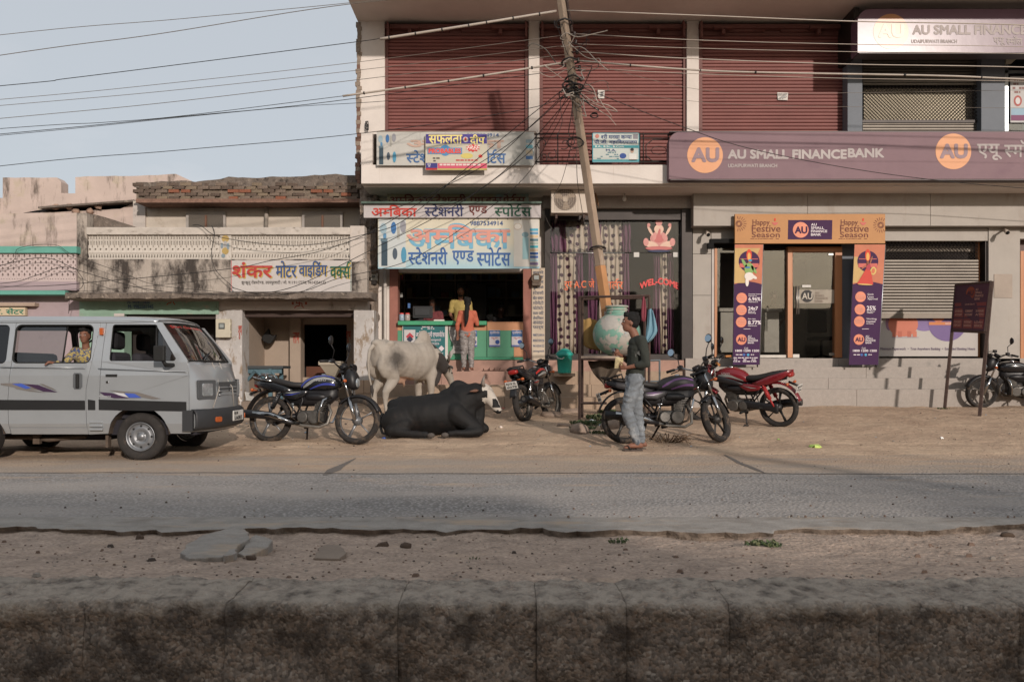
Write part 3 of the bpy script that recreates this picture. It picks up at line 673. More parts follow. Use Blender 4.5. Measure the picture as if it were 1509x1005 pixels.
# counter
ct = thing('shop_counter', 'green and orange laminate counter across the stationery shop front', 'counter', (X(650, 16.2), 16.2, zf))
lam_o = mat('orange_laminate', 'b5825f', .4, var=.05); lam_g = mat('green_laminate', '4f8a6d', .4, var=.06, stain=('77a487', .66, (3, 3, 5), .2))
pp('counter_top', mat('green_edge', '3f8e68', .4), ct, 586, 717, 473, 479, 16.05, .6, .008)
pp('orange_band', lam_o, ct, 586, 717, 479.2, 487, 16.18, .05); pp('orange_band', lam_o, ct, 718, 771, 476, 487, 16.17, .05)
pp('front_panel', lam_g, ct, 586, 717, 487.2, 526, 16.17, .05); pp('front_panel', lam_g, ct, 718, 757, 487.2, 526, 16.165, .05)
pp('side_panel', lam_o, ct, 757.3, 771, 487.2, 526, 16.165, .05); pp('counter_skirt', mat('green_skirt', '3a8262', .5), ct, 586, 771, 526.2, 530, 16.15, .1)
pp('counter_top', lam_o, ct, 718, 771, 474.5, 476, 16.16, .5)
# plinth and steps of the two shops
pk = mat('pink_step', '9c7d70', .9, var=.12, vs=3, bump=.2, stain=('80685c', .55, (2, 2, 2), .2)); ts = mat('tan_step', '9b8774', .9, var=.14, vs=3, bump=.25, stain=('7a695b', .55, (2, 3, 2), .2))
mb = MB(); mb.box(X(548, 16.1), X(1008, 16.1), 16.1, 16.6, .2, zf); mb.build('plinth', pk, cb)
lev = [(15.6, 1.0), (15.3, .74), (15.02, .51)]; xsL = X(556, 15.6); xsM = X(800, 15.6); xsR = X(1006, 15.6)
for i, (y, z) in enumerate(lev):
 a = xsL
 while a < xsR-.05:
  b = min(a+(1.25 if a < xsM-.2 else .92), xsR)
  if a < xsM < b: b = xsM
  mb = MB(); mb.box(a+.002, b-.002, y, 16.1, .1, z+rn.uniform(-.003, .003)); mb.build('step_block', pk if (i == 0 and a < xsM-.1) else ts, cb, bevel=.006); a = b
# parlour front: panes, rods, curtains
pg = glass('shop_glass', (.97, .97, .96), .0)
fr = lw('pane_frame', steel, 811, 1005, 522, 531, 16.3, .08)
for (a, b, c, d) in ((811, 917, 325, 372), (917.5, 1005, 325, 372), (811, 917, 373, 522), (917.5, 1005, 373, 522)):
 pp('pane', pg, fr, a, b, c, d, 16.32, .008)
mb = MB(); mb.tube([P(815, 373, 16.3), P(920, 373, 16.3)], .012, 6); mb.build('rod', mat('chrome_rod', 'a5a5a5', .3, metal=.8), fr)
for (x, y) in ((938, 376), (996, 376)): pp('glass_clamp', mat('white_clamp', 'b5b2ac', .4), fr, x-4, x+4, y-4, y+3, 16.29, .03)
mb = MB(); xa, xb = X(806, 16.9), X(1020, 16.9)
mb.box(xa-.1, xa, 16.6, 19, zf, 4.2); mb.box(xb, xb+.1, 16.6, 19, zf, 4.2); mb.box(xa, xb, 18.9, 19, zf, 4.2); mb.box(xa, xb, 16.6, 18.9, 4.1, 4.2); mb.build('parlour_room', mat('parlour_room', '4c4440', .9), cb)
def leaf_stripes(n, o, cur):
 N = n.nodes.new; K = n.links.new
 sp = N('ShaderNodeSeparateXYZ'); K(o, sp.inputs[0]); cb_ = N('ShaderNodeCombineXYZ'); K(sp.outputs['X'], cb_.inputs[0]); K(sp.outputs['Z'], cb_.inputs[1])
 v = N('ShaderNodeTexVoronoi'); v.voronoi_dimensions = '2D'; v.inputs['Scale'].default_value = 6.2; v.inputs['Randomness'].default_value = .35; K(cb_.outputs[0], v.inputs['Vector'])
 c = N('ShaderNodeMapRange'); c.inputs['From Min'].default_value = .27; c.inputs['From Max'].default_value = .24; K(v.outputs['Distance'], c.inputs['Value'])
 x = N('ShaderNodeMixRGB'); K(c.outputs[0], x.inputs[0]); K(cur, x.inputs[1]); x.inputs[2].default_value = (*s2l('452a3c'), 1); return x.outputs[0]
cream = mat('leaf_print_curtain', 'b8ab9e', .85, var=.05, stripes=leaf_stripes); purple = mat('purple_curtain', '643a56', .8, var=.15, stretch=(1, 1, .1), vs=20)
CG = 'curtains behind the parlour glass'
def curtain(x0, x1, y0, y1, Y, m, lab, n=4):
 mb = MB(); a, b = X(x0, Y), X(x1, Y); zt, zb = Z(y0, Y), Z(y1, Y); N = n*8; vs = []
 for j in range(9):
  z = zt+(zb-zt)*j/8
  for i in range(N+1):
   t = i/N; vs.append((a+(b-a)*t+.01*math.sin(j*1.1+i*.3), Y+.035*math.sin(t*n*6.283+.3*math.sin(j*.7)), z))
 mb.add(vs, [(j*(N+1)+i, j*(N+1)+i+1, (j+1)*(N+1)+i+1, (j+1)*(N+1)+i) for j in range(8) for i in range(N)], 0, True)
 o = solo(mb, 'curtain', m, lab, 'curtain', CG, fix=False); md = o.modifiers.new('t', 'SOLIDIFY'); md.thickness = .004; return o
curtain(813, 834, 325, 372, 16.42, purple, 'short purple curtain in the upper corner pane next to the painted pillar', 3)
curtain(834, 866, 325, 372, 16.44, cream, 'short leaf print curtain under the air conditioner', 4)
curtain(866, 886, 325, 372, 16.42, purple, 'short purple curtain just behind the leaning pole', 3)
curtain(886, 916, 325, 372, 16.44, cream, 'short leaf print curtain right of the leaning pole, upper pane', 4)
curtain(917, 929, 325, 372, 16.42, purple, 'short narrow purple curtain left of the deity print', 2)
curtain(811, 821, 374, 521, 16.42, purple, 'long purple curtain at the far edge next to the painted pillar', 2)
curtain(821, 849, 374, 521, 16.46, cream, 'long leaf print curtain directly over the teal bin', 4)
curtain(849, 859, 374, 521, 16.42, purple, 'long purple curtain between the bin side leaf print curtain and the dark gap', 2)
curtain(867, 880, 374, 521, 16.42, purple, 'long purple curtain behind the orange part of the pole', 2)
curtain(884, 917, 374, 521, 16.46, cream, 'long leaf print curtain behind the water pot', 5)
curtain(917, 927, 374, 521, 16.42, purple, 'long purple curtain behind the walking boy head', 2)
curtain(963, 972, 374, 521, 16.5, purple, 'long purple curtain under the word welcome, left', 2)
curtain(973, 983, 374, 521, 16.55, cream, 'narrow leaf print curtain under the word welcome', 2)
curtain(984, 993, 374, 521, 16.5, purple, 'long purple curtain under the word welcome, right', 2)
# parlour window lettering and deity print
om = mat('orange_vinyl', 'd9683a', .5); rm = mat('red_vinyl', 'c9403c', .5)
write('रुप A.C जे', 831, 876, 411, 428, 16.3, m=om, parent=fr, fat=.002); write('पाल^र', 889, 918, 411, 426, 16.3, m=om, parent=fr, fat=.002)
def arc(u, t, x, z): return x, z-.11*(2*u-1)**2
write('WEL-COME', 943, 1000, 410, 419, 16.3, m=rm, parent=fr, fat=.012, warp=arc)
dg = MB()
def fl(mb, x, y, rx, ry, Y, m, n=18, a=0, e=.001):
 c, s_ = math.cos(a), math.sin(a); s = F/Y
 mb.add([P(x+rx*math.cos(2*math.pi*k/n)*c-ry*math.sin(2*math.pi*k/n)*s_, y+rx*math.cos(2*math.pi*k/n)*s_+ry*math.sin(2*math.pi*k/n)*c, Y-e) for k in range(n)], [tuple(range(n))], m)
DY = 16.305
for k, q in enumerate(((971, 352, 13, 11, 0, 0), (971, 338, 7, 7, 0, 1), (971, 328, 5, 5, 0, 0), (960, 361, 11, 5, .3, 1), (983, 361, 11, 5, -.3, 1), (971, 352, 8, 6, 0, 2), (958, 340, 2, 8, -.5, 1), (985, 340, 2, 8, .5, 1), (956, 332, 2.5, 3, 0, 0), (987, 332, 2.5, 3, 0, 0), (971, 345, 2, 8, .2, 2), (952, 357, 4, 6, 0, 0), (991, 357, 4, 6, 0, 0), (971, 366, 20, 3, 0, 2), (971, 370, 17, 2, 0, 3), (964, 350, 3, 5, .4, 0), (979, 350, 3, 5, -.4, 0))):
 fl(dg, q[0], q[1], q[2], q[3], DY, q[5], a=q[4], e=.001+k*.0006)
dg.build('deity_print', [mat('print_pink', 'c48a84', .6), mat('print_cream', 'd4b3a0', .6), mat('print_rose', 'b86a68', .6), mat('print_indigo', '2e3350', .6)], fr, fix=False)
# light bulb and mess at the granite header
mb = MB(); p = P(920, 283, 15.9); mb.lathe([(0, .1), (.018, .1), (.018, .05), (.03, .03), (.045, -.01), (.03, -.05), (0, -.06)], (p.x, p.y, zsof-.13), n=12); solo(mb, 'light_bulb', mat('bulb_white', 'b8b3ad', .2), 'unlit bulb hanging under the balcony by the air conditioner', 'bulb')
# bank front
fp = [(1022, 1190), (1190.5, 1371), (1371.5, 1545), (1545.5, 1720)]
for a, b in fp: pp('fascia_panel', beige, cb, a, b, 277, 333, 15.9, .35, .003)
lw('cladding_panel', beige, 1021, 1048, 335, 374, 16.2); lw('cladding_panel', beige, 1021, 1048, 374.6, 435, 16.2); lw('cladding_panel', beige, 1021, 1048, 435.6, 528, 16.2)
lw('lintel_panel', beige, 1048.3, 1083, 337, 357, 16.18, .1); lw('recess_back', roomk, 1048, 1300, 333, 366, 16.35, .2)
wstr = lw('white_jamb', mat('white_strip', 'b5aea8', .6), 1049, 1053, 366, 527, 16.2, .15); lw('orange_jamb', orange, 1053.2, 1057, 366, 527, 16.18, .15)
lw('door_post', orange, 1161, 1168, 364, 527, 16.15, .15); lw('door_post', orange, 1231, 1241, 364, 527, 16.15, .15); lw('door_head', orange, 1168.2, 1230.8, 364, 371, 16.15, .15)
bgl = glass('bank_glass', (.9, .9, .88), .04)
wg = lw('window_sill_bar', mat('sill_metal', '8d8983', .4, metal=.6), 1057, 1161, 523, 527, 16.2, .1); pp('pane', bgl, wg, 1057, 1161, 366, 523, 16.25, .01)
bd = lw('glass_door', mat('door_fitting', '9b9894', .3, metal=.8), 1168.5, 1178, 522, 527, 16.2, .03)
pp('pane', bgl, bd, 1168.5, 1231, 371, 522.5, 16.22, .012); pp('patch_fitting', MATS['door_fitting'], bd, 1221, 1231, 372, 376, 16.2, .03); pp('patch_fitting', MATS['door_fitting'], bd, 1222, 1231, 520, 524, 16.2, .03)
for x in (1174, 1177):
 mb = MB(); mb.tube([P(x, 421, 16.14), P(x, 463, 16.14)], .012, 8); mb.build('handle', MATS['door_fitting'], bd)
db = pp('frosted_band', mat('frosted_band', '9a9184', .7), bd, 1174, 1230, 427, 447, 16.2, .005)
mb = MB(); mb.disc(P(1189.5, 436.5, 16.195), .125, -.003, n=28); mb.build('round_logo', mat('logo_black', '22201f', .6), bd); write('AU', 1182, 1197, 432, 441, 16.19, m=mat('pale_print', 'b5aca0', .6), parent=bd, fat=.006)
for i, t in enumerate(('AU', 'SMALL', 'FINANCE', 'BANK')): write(t, 1201, (1207, 1215, 1220, 1213)[i], 430+i*4.1, 433+i*4.1, 16.195, m=mat('faint_print', '8a7a6c', .6), parent=bd, fat=.001)
pp('notice', mat('paper_white', 'c9c5bf', .7), bd, 1182, 1195, 420, 423.5, 16.2, .003)
lw('side_return', gbl, 1241, 1262, 358, 528, 16.3, .2); lw('lintel_panel', beige, 1262, 1457, 337, 355, 16.12, .15)
lw('pillar', beige, 1457, 1503, 335, 536, 16.1, .3)
pp('access_panel', mat('panel_seam', '94877b', .6), cb, 1465, 1492, 404, 439, 16.09, .02, .003)
lw('guide_post', steel, 1452, 1457, 355, 526, 16.15, .2); lw('orange_jamb', orange, 1441, 1451.8, 355, 526, 16.34, .1)
ls = shutter(cb, 1262, 1441, 383, 463, 16.2, silver, .062, .02)
pp('bottom_bar', mat('shutter_bar', '5e5750', .45, metal=.6), ls, 1262, 1452, 462, 469, 16.16, .06); mesh_grille(cb, 1262, 1441, 356, 383, 16.22, .072, .0065, steel)
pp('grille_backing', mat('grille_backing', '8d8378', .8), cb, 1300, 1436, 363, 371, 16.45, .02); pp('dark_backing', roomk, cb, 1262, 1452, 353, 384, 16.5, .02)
wp = pp('window_poster', mat('poster_white', 'a9a39e', .6, var=.03), cb, 1262, 1441, 464, 525, 16.3, .02)
mb = MB(); mb.box(X(1503, 16.4), X(1700, 16.4), 16.4, 16.5, 1.2, 4.6); mb.build('brown_door', mat('brown_door', '4b302a', .5), cb)
lw('orange_jamb', orange, 1504, 1509, 370, 530, 16.3, .1); lw('lintel_panel', beige, 1503, 1720, 337, 352, 16.15, .2)
mb = MB(); mb.box(13, 13.2, 16.2, 24, .3, 8); mb.build('side_wall', beige, cb)
# bank interior: counter, walls, faint ceiling lights
zb_ = Z(527, 16.3)
mb = MB(); xa, xb = X(1030, 16.6), X(1255, 16.6)
mb.box(xa-.1, xa, 16.6, 22, zb_, 4.4); mb.box(xb+1, xb+1.1, 16.6, 22, zb_, 4.4); mb.box(xa, xb+1, 21.9, 22, zb_, 4.4); mb.box(xa, xb+1, 16.6, 21.9, 4.05, 4.15); mb.box(xa, xb+1, 16.6, 21.9, zb_-.1, zb_); mb.build('bank_room', roomw, cb)
bc = thing('reception_counter', 'white reception counter inside the bank behind the glass', 'counter', (X(1140, 17.2), 17.2, zb_))
pp('desk_front', mat('counter_white', 'b4b0ab', .5), bc, 1062, 1148, 459, 519, 17.0, .5); pp('desk_top', MATS['counter_white'], bc, 1058, 1153, 454, 459, 16.95, .6)
for (x, y) in ((1140, 382), (1075, 372), (1215, 383)):
 mb = MB(); p = P(x, y, 18.6); mb.box(p.x-.35, p.x+.35, 18.3, 18.9, 4.03, 4.045); mb.build('ceiling_light', mat('bank_light', 'ffffff', emit=('fff2dd', 1.6)), cb)
ch = thing('office_chair', 'black swivel chair seen dimly through the bank door', 'chair', (X(1210, 18), 18, zb_)); x_ = X(1210, 18)
mb = MB(); mb.box(x_-.25, x_+.25, 17.8, 18.25, zb_+.42, zb_+.5); mb.build('seat', black, ch, bevel=.03); mb = MB(); mb.box(x_-.22, x_+.22, 18.2, 18.28, zb_+.6, zb_+1.15); mb.build('backrest', black, ch, bevel=.03)
mb = MB(); mb.cyl((x_, 18, zb_+.06), (x_, 18, zb_+.42), .03)
for k in range(5): mb.tube([(x_, 18, zb_+.08), (x_+.28*math.cos(k*1.257), 18+.28*math.sin(k*1.257), zb_+.03)], .02, 6)
mb.build('base', steel, ch)
# granite steps of the bank: slabs butted along each tread
gl = [(16.1, Z(528, 16.1)), (15.86, 1.085), (15.6, .865), (15.34, .65)]
for i, (y, z) in enumerate(gl):
 a = X(1010, y); e_ = 13
 while a < e_:
  b = min(a+(3.1, 3.6, 2.8, 3.3)[i], e_); mb = MB(); mb.box(a+.0015, b-.0015, y, 16.6 if i == 0 else 16.099, .1, z); mb.build('step_slab', granite, cb, bevel=.004); a = b
# ------------------------------------------------------------ old white shop house
hw = mat('old_limewash', 'b3aaa3', .9, var=.1, vs=3, bump=.25, bs=22, stain=('6e6358', .57, (4, 4, 2.2), .16), grime=('8e7764', .62, (9, 9, 5), .08))
hp = mat('peeling_pier', 'a9a5a2', .9, var=.12, vs=3, bump=.3, bs=18, stain=('857666', .52, (5, 5, 2.5), .08), grime=('c0bdba', .58, (8, 8, 3), .04))
blk = mat('black_mould_wall', 'a3998f', .95, var=.14, vs=3, bump=.3, bs=30, stain=('3d3733', .46, (2.6, 2.6, 1.2), .14), grime=('5a5049', .56, (16, 16, 1), .15))
lim = mat('cream_lime_wall', 'b8aea2', .9, var=.08, vs=2, stain=('8b7b6a', .58, (2.5, 2.5, 2), .2))
grnw = mat('mint_beam', '7f9a8a', .85, var=.12, vs=3, stain=('a3978a', .60, (4, 4, 6), .08), grime=('5f6d62', .6, (5, 5, 3), .1))
moss = mat('mossy_concrete', '6a6058', .95, var=.3, vs=7, bump=.7, bs=24, bdist=.03, stain=('9a8d80', .57, (6, 6, 6), .1), grime=('38322e', .55, (9, 9, 9), .12))
oh = thing('old_shop_house', 'old whitewashed shop house with latticed balcony and crumbling brick parapet', 'building', (X(330, 15.5), 15.6, .3))
def hh(name, m, x0, x1, y0, y1, Y, d, **k): return pp(name, m, oh, x0, x1, y0, y1, Y, d, **k)
# chajja with a ragged lip
mb = MB(); vs = []; a, b = X(96, 14.95), X(549, 14.95); zt = Z(433, 14.95)
N = 160
for i in range(N+1):
 x = a+(b-a)*i/N; j = noise.noise(Vector((x*3, 0, 0)))*.03+noise.noise(Vector((x*11, 0, 0)))*.02
 for (yy, zz) in ((15.5, zt+.05), (14.99+j, zt+.03), (14.95+j, zt+.005+j*.3), (14.955+j, zt-.085+j*.9), (15.0+j, zt-.1+j*.6), (15.5, zt-.1)): vs.append((x, yy, zz))
mb.add(vs, [(i*6+k, i*6+k+1, (i+1)*6+k+1, (i+1)*6+k) for i in range(N) for k in range(5)]); mb.add([vs[k] for k in range(6)], [tuple(range(6))]); mb.add([vs[N*6+k] for k in range(6)], [tuple(range(6))])
mb.build('ledge', moss, oh, fix=False)
hh('balcony_wall', blk, 127, 541, 382, 434, 15.36, .2)
hh('end_pier', mat('pier_white', 'b9b0a8', .9, var=.1, stain=('8a7d70', .58, (5, 5, 3), .1)), 516, 537, 333, 386, 15.33, .26); hh('end_pier', blk, 113, 128, 314, 434, 15.33, .26)
hh('top_rail', mat('rail_stone', 'b3aba2', .9, var=.16, vs=5, stain=('6b6259', .58, (3, 8, 8), .12)), 127, 516, 335, 346, 15.31, .2, bevel=.01)
mb = MB(); mb.box(X(113, 15.4), X(541, 15.4), 15.56, 17.3, Z(384, 15.5)-.3, Z(384, 15.5)-.2); mb.build('balcony_floor', moss, oh)
rn = random.Random(2)
def lat_unit(w_, h_, kind):
 u = MB(); H = []
 def rect(cx_, cz, a, b): H.append([(cx_-a, cz-b), (cx_+a, cz-b), (cx_+a, cz+b), (cx_-a, cz+b)])
 def circ(cx_, cz, r, n=8): H.append([(cx_+r*math.cos(2*math.pi*k/n), cz+r*math.sin(2*math.pi*k/n)) for k in range(n)])
 def dia(cx_, cz, a, b): H.append([(cx_-a, cz), (cx_, cz-b), (cx_+a, cz), (cx_, cz+b)])
 if kind == 0:
  for s in (-.22, .22): rect(w_*(.5+s), h_*.66, w_*.085, h_*.085); rect(w_*(.5+s), h_*.86, w_*.085, h_*.05)
  circ(w_*.5, h_*.40, w_*.20); 
  for s in (-.25, .25): H.append([(w_*(.5+s)-w_*.16, h_*.06), (w_*(.5+s)+w_*.16, h_*.06), (w_*(.5+s)+w_*.05, h_*.2), (w_*(.5+s)-w_*.05, h_*.2)])
 else:
  for k, cz in enumerate((.9, .68, .46, .24)): dia(w_*.5, h_*cz, w_*.2, h_*.07)
  for cz in (.79, .57, .35): rect(w_*.1, h_*cz, w_*.07, h_*.03); rect(w_*.9, h_*cz, w_*.07, h_*.03)
  circ(w_*.28, h_*.09, w_*.09, 6); circ(w_*.72, h_*.09, w_*.09, 6)
 u.poly([(0, 0), (w_, 0), (w_, h_), (0, h_)], 'Y', 0, .05, 0, H)
 if kind == 0: u.tube([(0.0, -.008, h_*.5), (0.0, -.008, h_*.99)], .010, 5); u.box(0, w_, -.012, 0, h_*.245, h_*.285)
 return u
def lattice(root, x0, x1, y0, y1, Y, n, kind, m, name='lattice_block'):
 w_ = (X(x1, Y)-X(x0, Y))/n; h_ = Z(y0, Y)-Z(y1, Y); me = None
 for i in range(n):
  if me is None:
   o = lat_unit(w_-.001, h_, kind).build(name, m, root, local=True); me = o.data
  else: o = bpy.data.objects.new(name, me); COL.objects.link(o); o.parent = root
  o.location = Vector((X(x0, Y)+w_*i, Y+rn.uniform(-.003, .003), Z(y1, Y)))-root.location
jw = mat('lattice_white', 'bab3aa', .9, var=.16, vs=4, stain=('6f665d', .60, (5, 5, 4), .12))
lattice(oh, 128, 324, 346.2, 382, 15.38, 24, 0, jw); lattice(oh, 341, 516, 346.2, 382, 15.38, 21, 0, jw)
cp = hh('relief_panel', jw, 324.2, 340.8, 346, 383, 15.35, .1)
mb = MB()
for k, (x, y, rx, ry, m_) in enumerate(((332, 352, 5.5, 5, 0), (332, 360, 2.5, 5, 1), (332, 370, 5, 5, 0), (329, 377, 3, 3, 2), (336, 363, 2, 5, 2), (327, 362, 2, 4, 2))): fl(mb, x, y, rx, ry, 15.35, m_, e=.004+k*.002)
mb.build('painted_relief', [mat('relief_yellow', 'a8905a', .8), mat('relief_grey', '9c9a98', .8), mat('relief_blue', '7c8a92', .8)], cp, fix=False)
# upper set-back storey
hh('upper_house_wall', lim, 196, 530, 296, 390, 16.95, .3)
for (a, b) in ((276, 330), (447, 503)):
 wn = hh('window', mat('window_surround', '9b9590', .8), a-2, b+2, 312, 350, 16.88, .12); mb = MB(); mb.pbox(a+2, b-2, 317, 350, 16.85, .04); mb.build('pane', mat('speckled_glass', '5b544c', .35, var=.3, vs=60), wn)
 pp('mullion', mat('wood_brown', '6b4e40', .8), wn, (a+b)/2-1.3, (a+b)/2+1.3, 317, 350, 16.82, .04)
mb = MB(); mb.tube([P(393, 300, 16.86), P(392, 340, 16.86)], .045, 8); mb.build('drain_pipe', mat('pipe_cement', '8e867d', .9), oh)
mb = MB(); mb.pbox(200, 530, 293, 298.5, 16.4, 1.2); mb.jitter(.01, 6); mb.build('roof_slab_edge', mat('rusty_edge', '7a5f52', .95, var=.3, vs=12, bump=.6), oh)
mb = MB(); mb.pbox(196, 214, 300, 386, 16.9, .4); mb.build('pier', hw, oh)
# brick parapet: rows of single weathered bricks in front of a mortar core
hh('parapet_core', mat('parapet_mortar', '75695d', .95, var=.3, vs=9, bump=.8, bs=30, bdist=.02), 201, 528, 273, 293.2, 16.46, .22)
bcol = [mat('brick_red', '80523f', .95, var=.2, vs=20, bump=.5), mat('brick_dusty', '6e6055', .95, var=.3, vs=16, bump=.5), mat('brick_grimy', '5a4d44', .95, var=.3, vs=16, bump=.5), mat('brick_pale', '776959', .95, var=.2, vs=16, bump=.5)]
bu = MB(); bu.box(-.115, .115, -.05, .05, -.031, .031); bu.jitter(.006, 9); bms = []
for m in bcol:
 o = bu.build('brick', m, oh, local=True, bevel=.006); bms.append(o.data); bpy.data.objects.remove(o)
for r_ in range(5):
 z = Z(291.5, 16.4)+r_*.069; x = X(203, 16.4)+(.12 if r_ % 2 else .0)
 while x < X(527, 16.4)-.1:
  q = noise.noise(Vector((x*.9, r_*.7, 3)))
  if rn.random() > .1+.12*(r_ in (0, 4)):
   k = 0 if (q > .12 and rn.random() < .7 and r_ < 4) else rn.choice((1, 1, 2, 3))
   if x < X(225, 16.4): k = 2
   o = bpy.data.objects.new('brick', bms[k]); COL.objects.link(o); o.parent = oh
   o.location = Vector((x, 16.45+rn.uniform(-.004, .02), z+rn.uniform(-.003, .003)))-oh.location; o.rotation_euler = (rn.uniform(-.05, .05), rn.uniform(-.025, .025), rn.uniform(-.04, .04)); o.scale.x = rn.uniform(.8, 1.02)
  x += .245
def ragged(name, m, root, pts, Y, d, amp=.02):
 """wall whose outline is given in photo pixels at depth Y; edges roughened"""
 out = []
 for i in range(len(pts)):
  a, b = pts[i], pts[(i+1) % len(pts)]; L_ = math.hypot(a[0]-b[0], a[1]-b[1]); k = max(1, int(L_/6))
  for j in range(k):
   t = j/k; p = P(a[0]+(b[0]-a[0])*t, a[1]+(b[1]-a[1])*t, Y); q = noise.noise(Vector((p.x*5, p.z*5, Y)))*amp
   out.append((p.x, p.z+q))
 mb = MB(); mb.poly(out, 'Y', Y, Y+d); return mb.build(name, m, root)
ragged('parapet_coping', moss, oh, [(200, 277), (200, 269), (232, 268), (262, 266), (288, 268), (325, 265), (337, 261), (378, 262), (420, 261), (470, 258), (482, 257), (528, 258), (528, 274), (400, 275), (300, 275)], 16.42, .3, .025)
# ground floor of the old house
hh('mint_beam', grnw, 117, 322, 438, 463, 15.48, .3); hh('grey_beam', hw, 322, 541, 438, 457, 15.5, .3)
hh('pillar', hp, 318, 357, 457.3, 606, 15.5, .4); hh('pillar', hp, 521.5, 551, 457.3, 606, 15.42, .5)
hh('roller_box', mat('brown_roller', '3c2e29', .7), 357, 521.5, 457, 467, 15.66, .3)
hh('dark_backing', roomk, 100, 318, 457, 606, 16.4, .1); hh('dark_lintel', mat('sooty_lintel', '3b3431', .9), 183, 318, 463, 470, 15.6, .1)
hh('mint_wall', grnw, 117, 183, 457, 606, 15.49, .3)
iw = mat('porch_plaster', '9a8b7d', .9, var=.08, vs=2, stain=('7d6a5b', .64, (3, 3, 3), .1), grime=('7a5f4b', .72, (6, 6, 6), .03))
mb = MB(); Yb = 16.9; za, zc = .38, Z(452, 15.6)
dX0, dX1, dZ0, dZ1 = X(446, Yb), X(511, Yb), Z(556, Yb), Z(478, Yb)
mb.poly([(X(358, 15.5)-.02, za), (X(523, 15.5), za), (X(523, 15.5), zc+.3), (X(358, 15.5)-.02, zc+.3)], 'Y', Yb, Yb+.15, 0, [[(dX0, dZ0), (dX1, dZ0), (dX1, dZ1), (dX0, dZ1)]])
mb.build('porch_wall', iw, oh)
mb = MB(); mb.box(X(357, 15.5)-.1, X(357, 15.5), 15.9, Yb, za, zc+.3); mb.build('porch_side_wall', iw, oh); mb = MB(); mb.box(X(521.5, 15.5), X(521.5, 15.5)+.1, 15.9, Yb, za, zc+.3); mb.build('porch_side_wall', iw, oh)
hh('porch_pillar', iw, 427, 443, 460, 606, 16.72, .18)
mb = MB(); mb.box(X(357, 15.5), X(523, 15.5), 15.5, Yb, zc+.18, zc+.3); mb.build('porch_ceiling', hw, oh)
mb = MB(); mb.box(X(357, 15.5), X(523, 15.5), 15.45, Yb, .2, .42); mb.build('porch_floor', mat('porch_floor', '6f6359', .9, var=.2), oh)
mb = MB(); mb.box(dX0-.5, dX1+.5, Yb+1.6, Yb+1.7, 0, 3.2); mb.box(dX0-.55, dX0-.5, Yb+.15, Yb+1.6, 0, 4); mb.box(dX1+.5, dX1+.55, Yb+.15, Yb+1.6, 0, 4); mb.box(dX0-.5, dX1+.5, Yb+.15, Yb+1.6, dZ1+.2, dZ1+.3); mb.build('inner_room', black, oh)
mb = MB(); mb.box(dX0, dX1, Yb+.3, Yb+.6, za, Z(540, Yb)); mb.build('threshold', mat('clay_step', '5b3a2c', .9), oh)
mb = MB(); mb.box(X(90, 15.5), X(541, 15.5), 19.2, 24, .2, Z(300, 17)); mb.build('house_body', lim, oh)
mb = MB()
for (x, y, sx_, sy_) in ((543, 260, 12, 80), (545, 330, 14, 60), (547, 385, 12, 90)): mb.pbox(x-sx_, x+sx_-2, y, y+sy_+4, 15.98, .5)
v0 = mb.v
cn = MB(); N1, N2 = 14, 60; x0_, x1_, z0_, z1_ = X(528, 15.95), X(556, 15.95), Z(600, 15.95), Z(262, 15.95); vs = []
for j in range(N2+1):
 for i in range(N1+1):
  x = x0_+(x1_-x0_)*i/N1; z = z0_+(z1_-z0_)*j/N2; q = noise.noise(Vector((x*5, z*5, 1)))*.09+noise.noise(Vector((x*14, z*14, 2)))*.045
  e_ = .06*noise.noise(Vector((z*6, i, 5))) if i in (0, N1) else 0
  vs.append((x+e_, 15.98+q+(0.12 if i in (0, N1) else 0), z))
cn.add(vs, [(j*(N1+1)+i, j*(N1+1)+i+1, (j+1)*(N1+1)+i+1, (j+1)*(N1+1)+i) for j in range(N2) for i in range(N1)])
cn.box(x0_+.02, x1_-.02, 16.12, 16.6, z0_, z1_)
cn.build('rubble_joint', mat('rubble_masonry', '7c6f64', .95, var=.3, vs=8, bump=.9, bs=20, bdist=.03, stain=('4c443e', .55, (6, 6, 5), .1), grime=('a39586', .6, (7, 7, 7), .1)), oh, fix=False)
# stone base courses under the peeling pier
for k, (a, b, c, d) in enumerate(((523, 536, 560, 580), (536.3, 551, 560, 580), (523, 551, 580.5, 606))): pp('base_stone', ts, oh, a, b, c, d, 15.38, .1, .012)
# ------------------------------------------------------------ pink house
ph = thing('pink_house', 'weathered pink house with teal trimmed lattice balcony behind the van', 'building', (X(0, 15.5), 15.6, .3))
pw = mat('faded_pink_wall', 'b8a79e', .9, var=.09, vs=2, bump=.2, stain=('b0a292', .54, (2.4, 2.4, 2.4), .1), grime=('6a5f57', .54, (4, 4, .9), .14))
lil = mat('lilac_wall', '9c8d91', .9, var=.06, stain=('87797b', .58, (3, 3, 2), .2)); teal = mat('teal_paint', '5f998c', .8, var=.1)
def hq(name, m, x0, x1, y0, y1, Y, d, **k): return pp(name, m, ph, x0, x1, y0, y1, Y, d, **k)
ragged('upper_wall', pw, ph, [(-300, 400), (-300, 316), (0, 315), (50, 314), (113, 314), (113, 400)], 16.9, .3, .01)
ragged('rear_wall', pw, ph, [(4, 330), (4, 262), (84, 262), (90, 268), (90, 285), (111, 285), (111, 261), (150, 260), (200, 259.5), (259, 257), (282, 267), (282, 300), (200, 330)], 18.4, .3, .01)
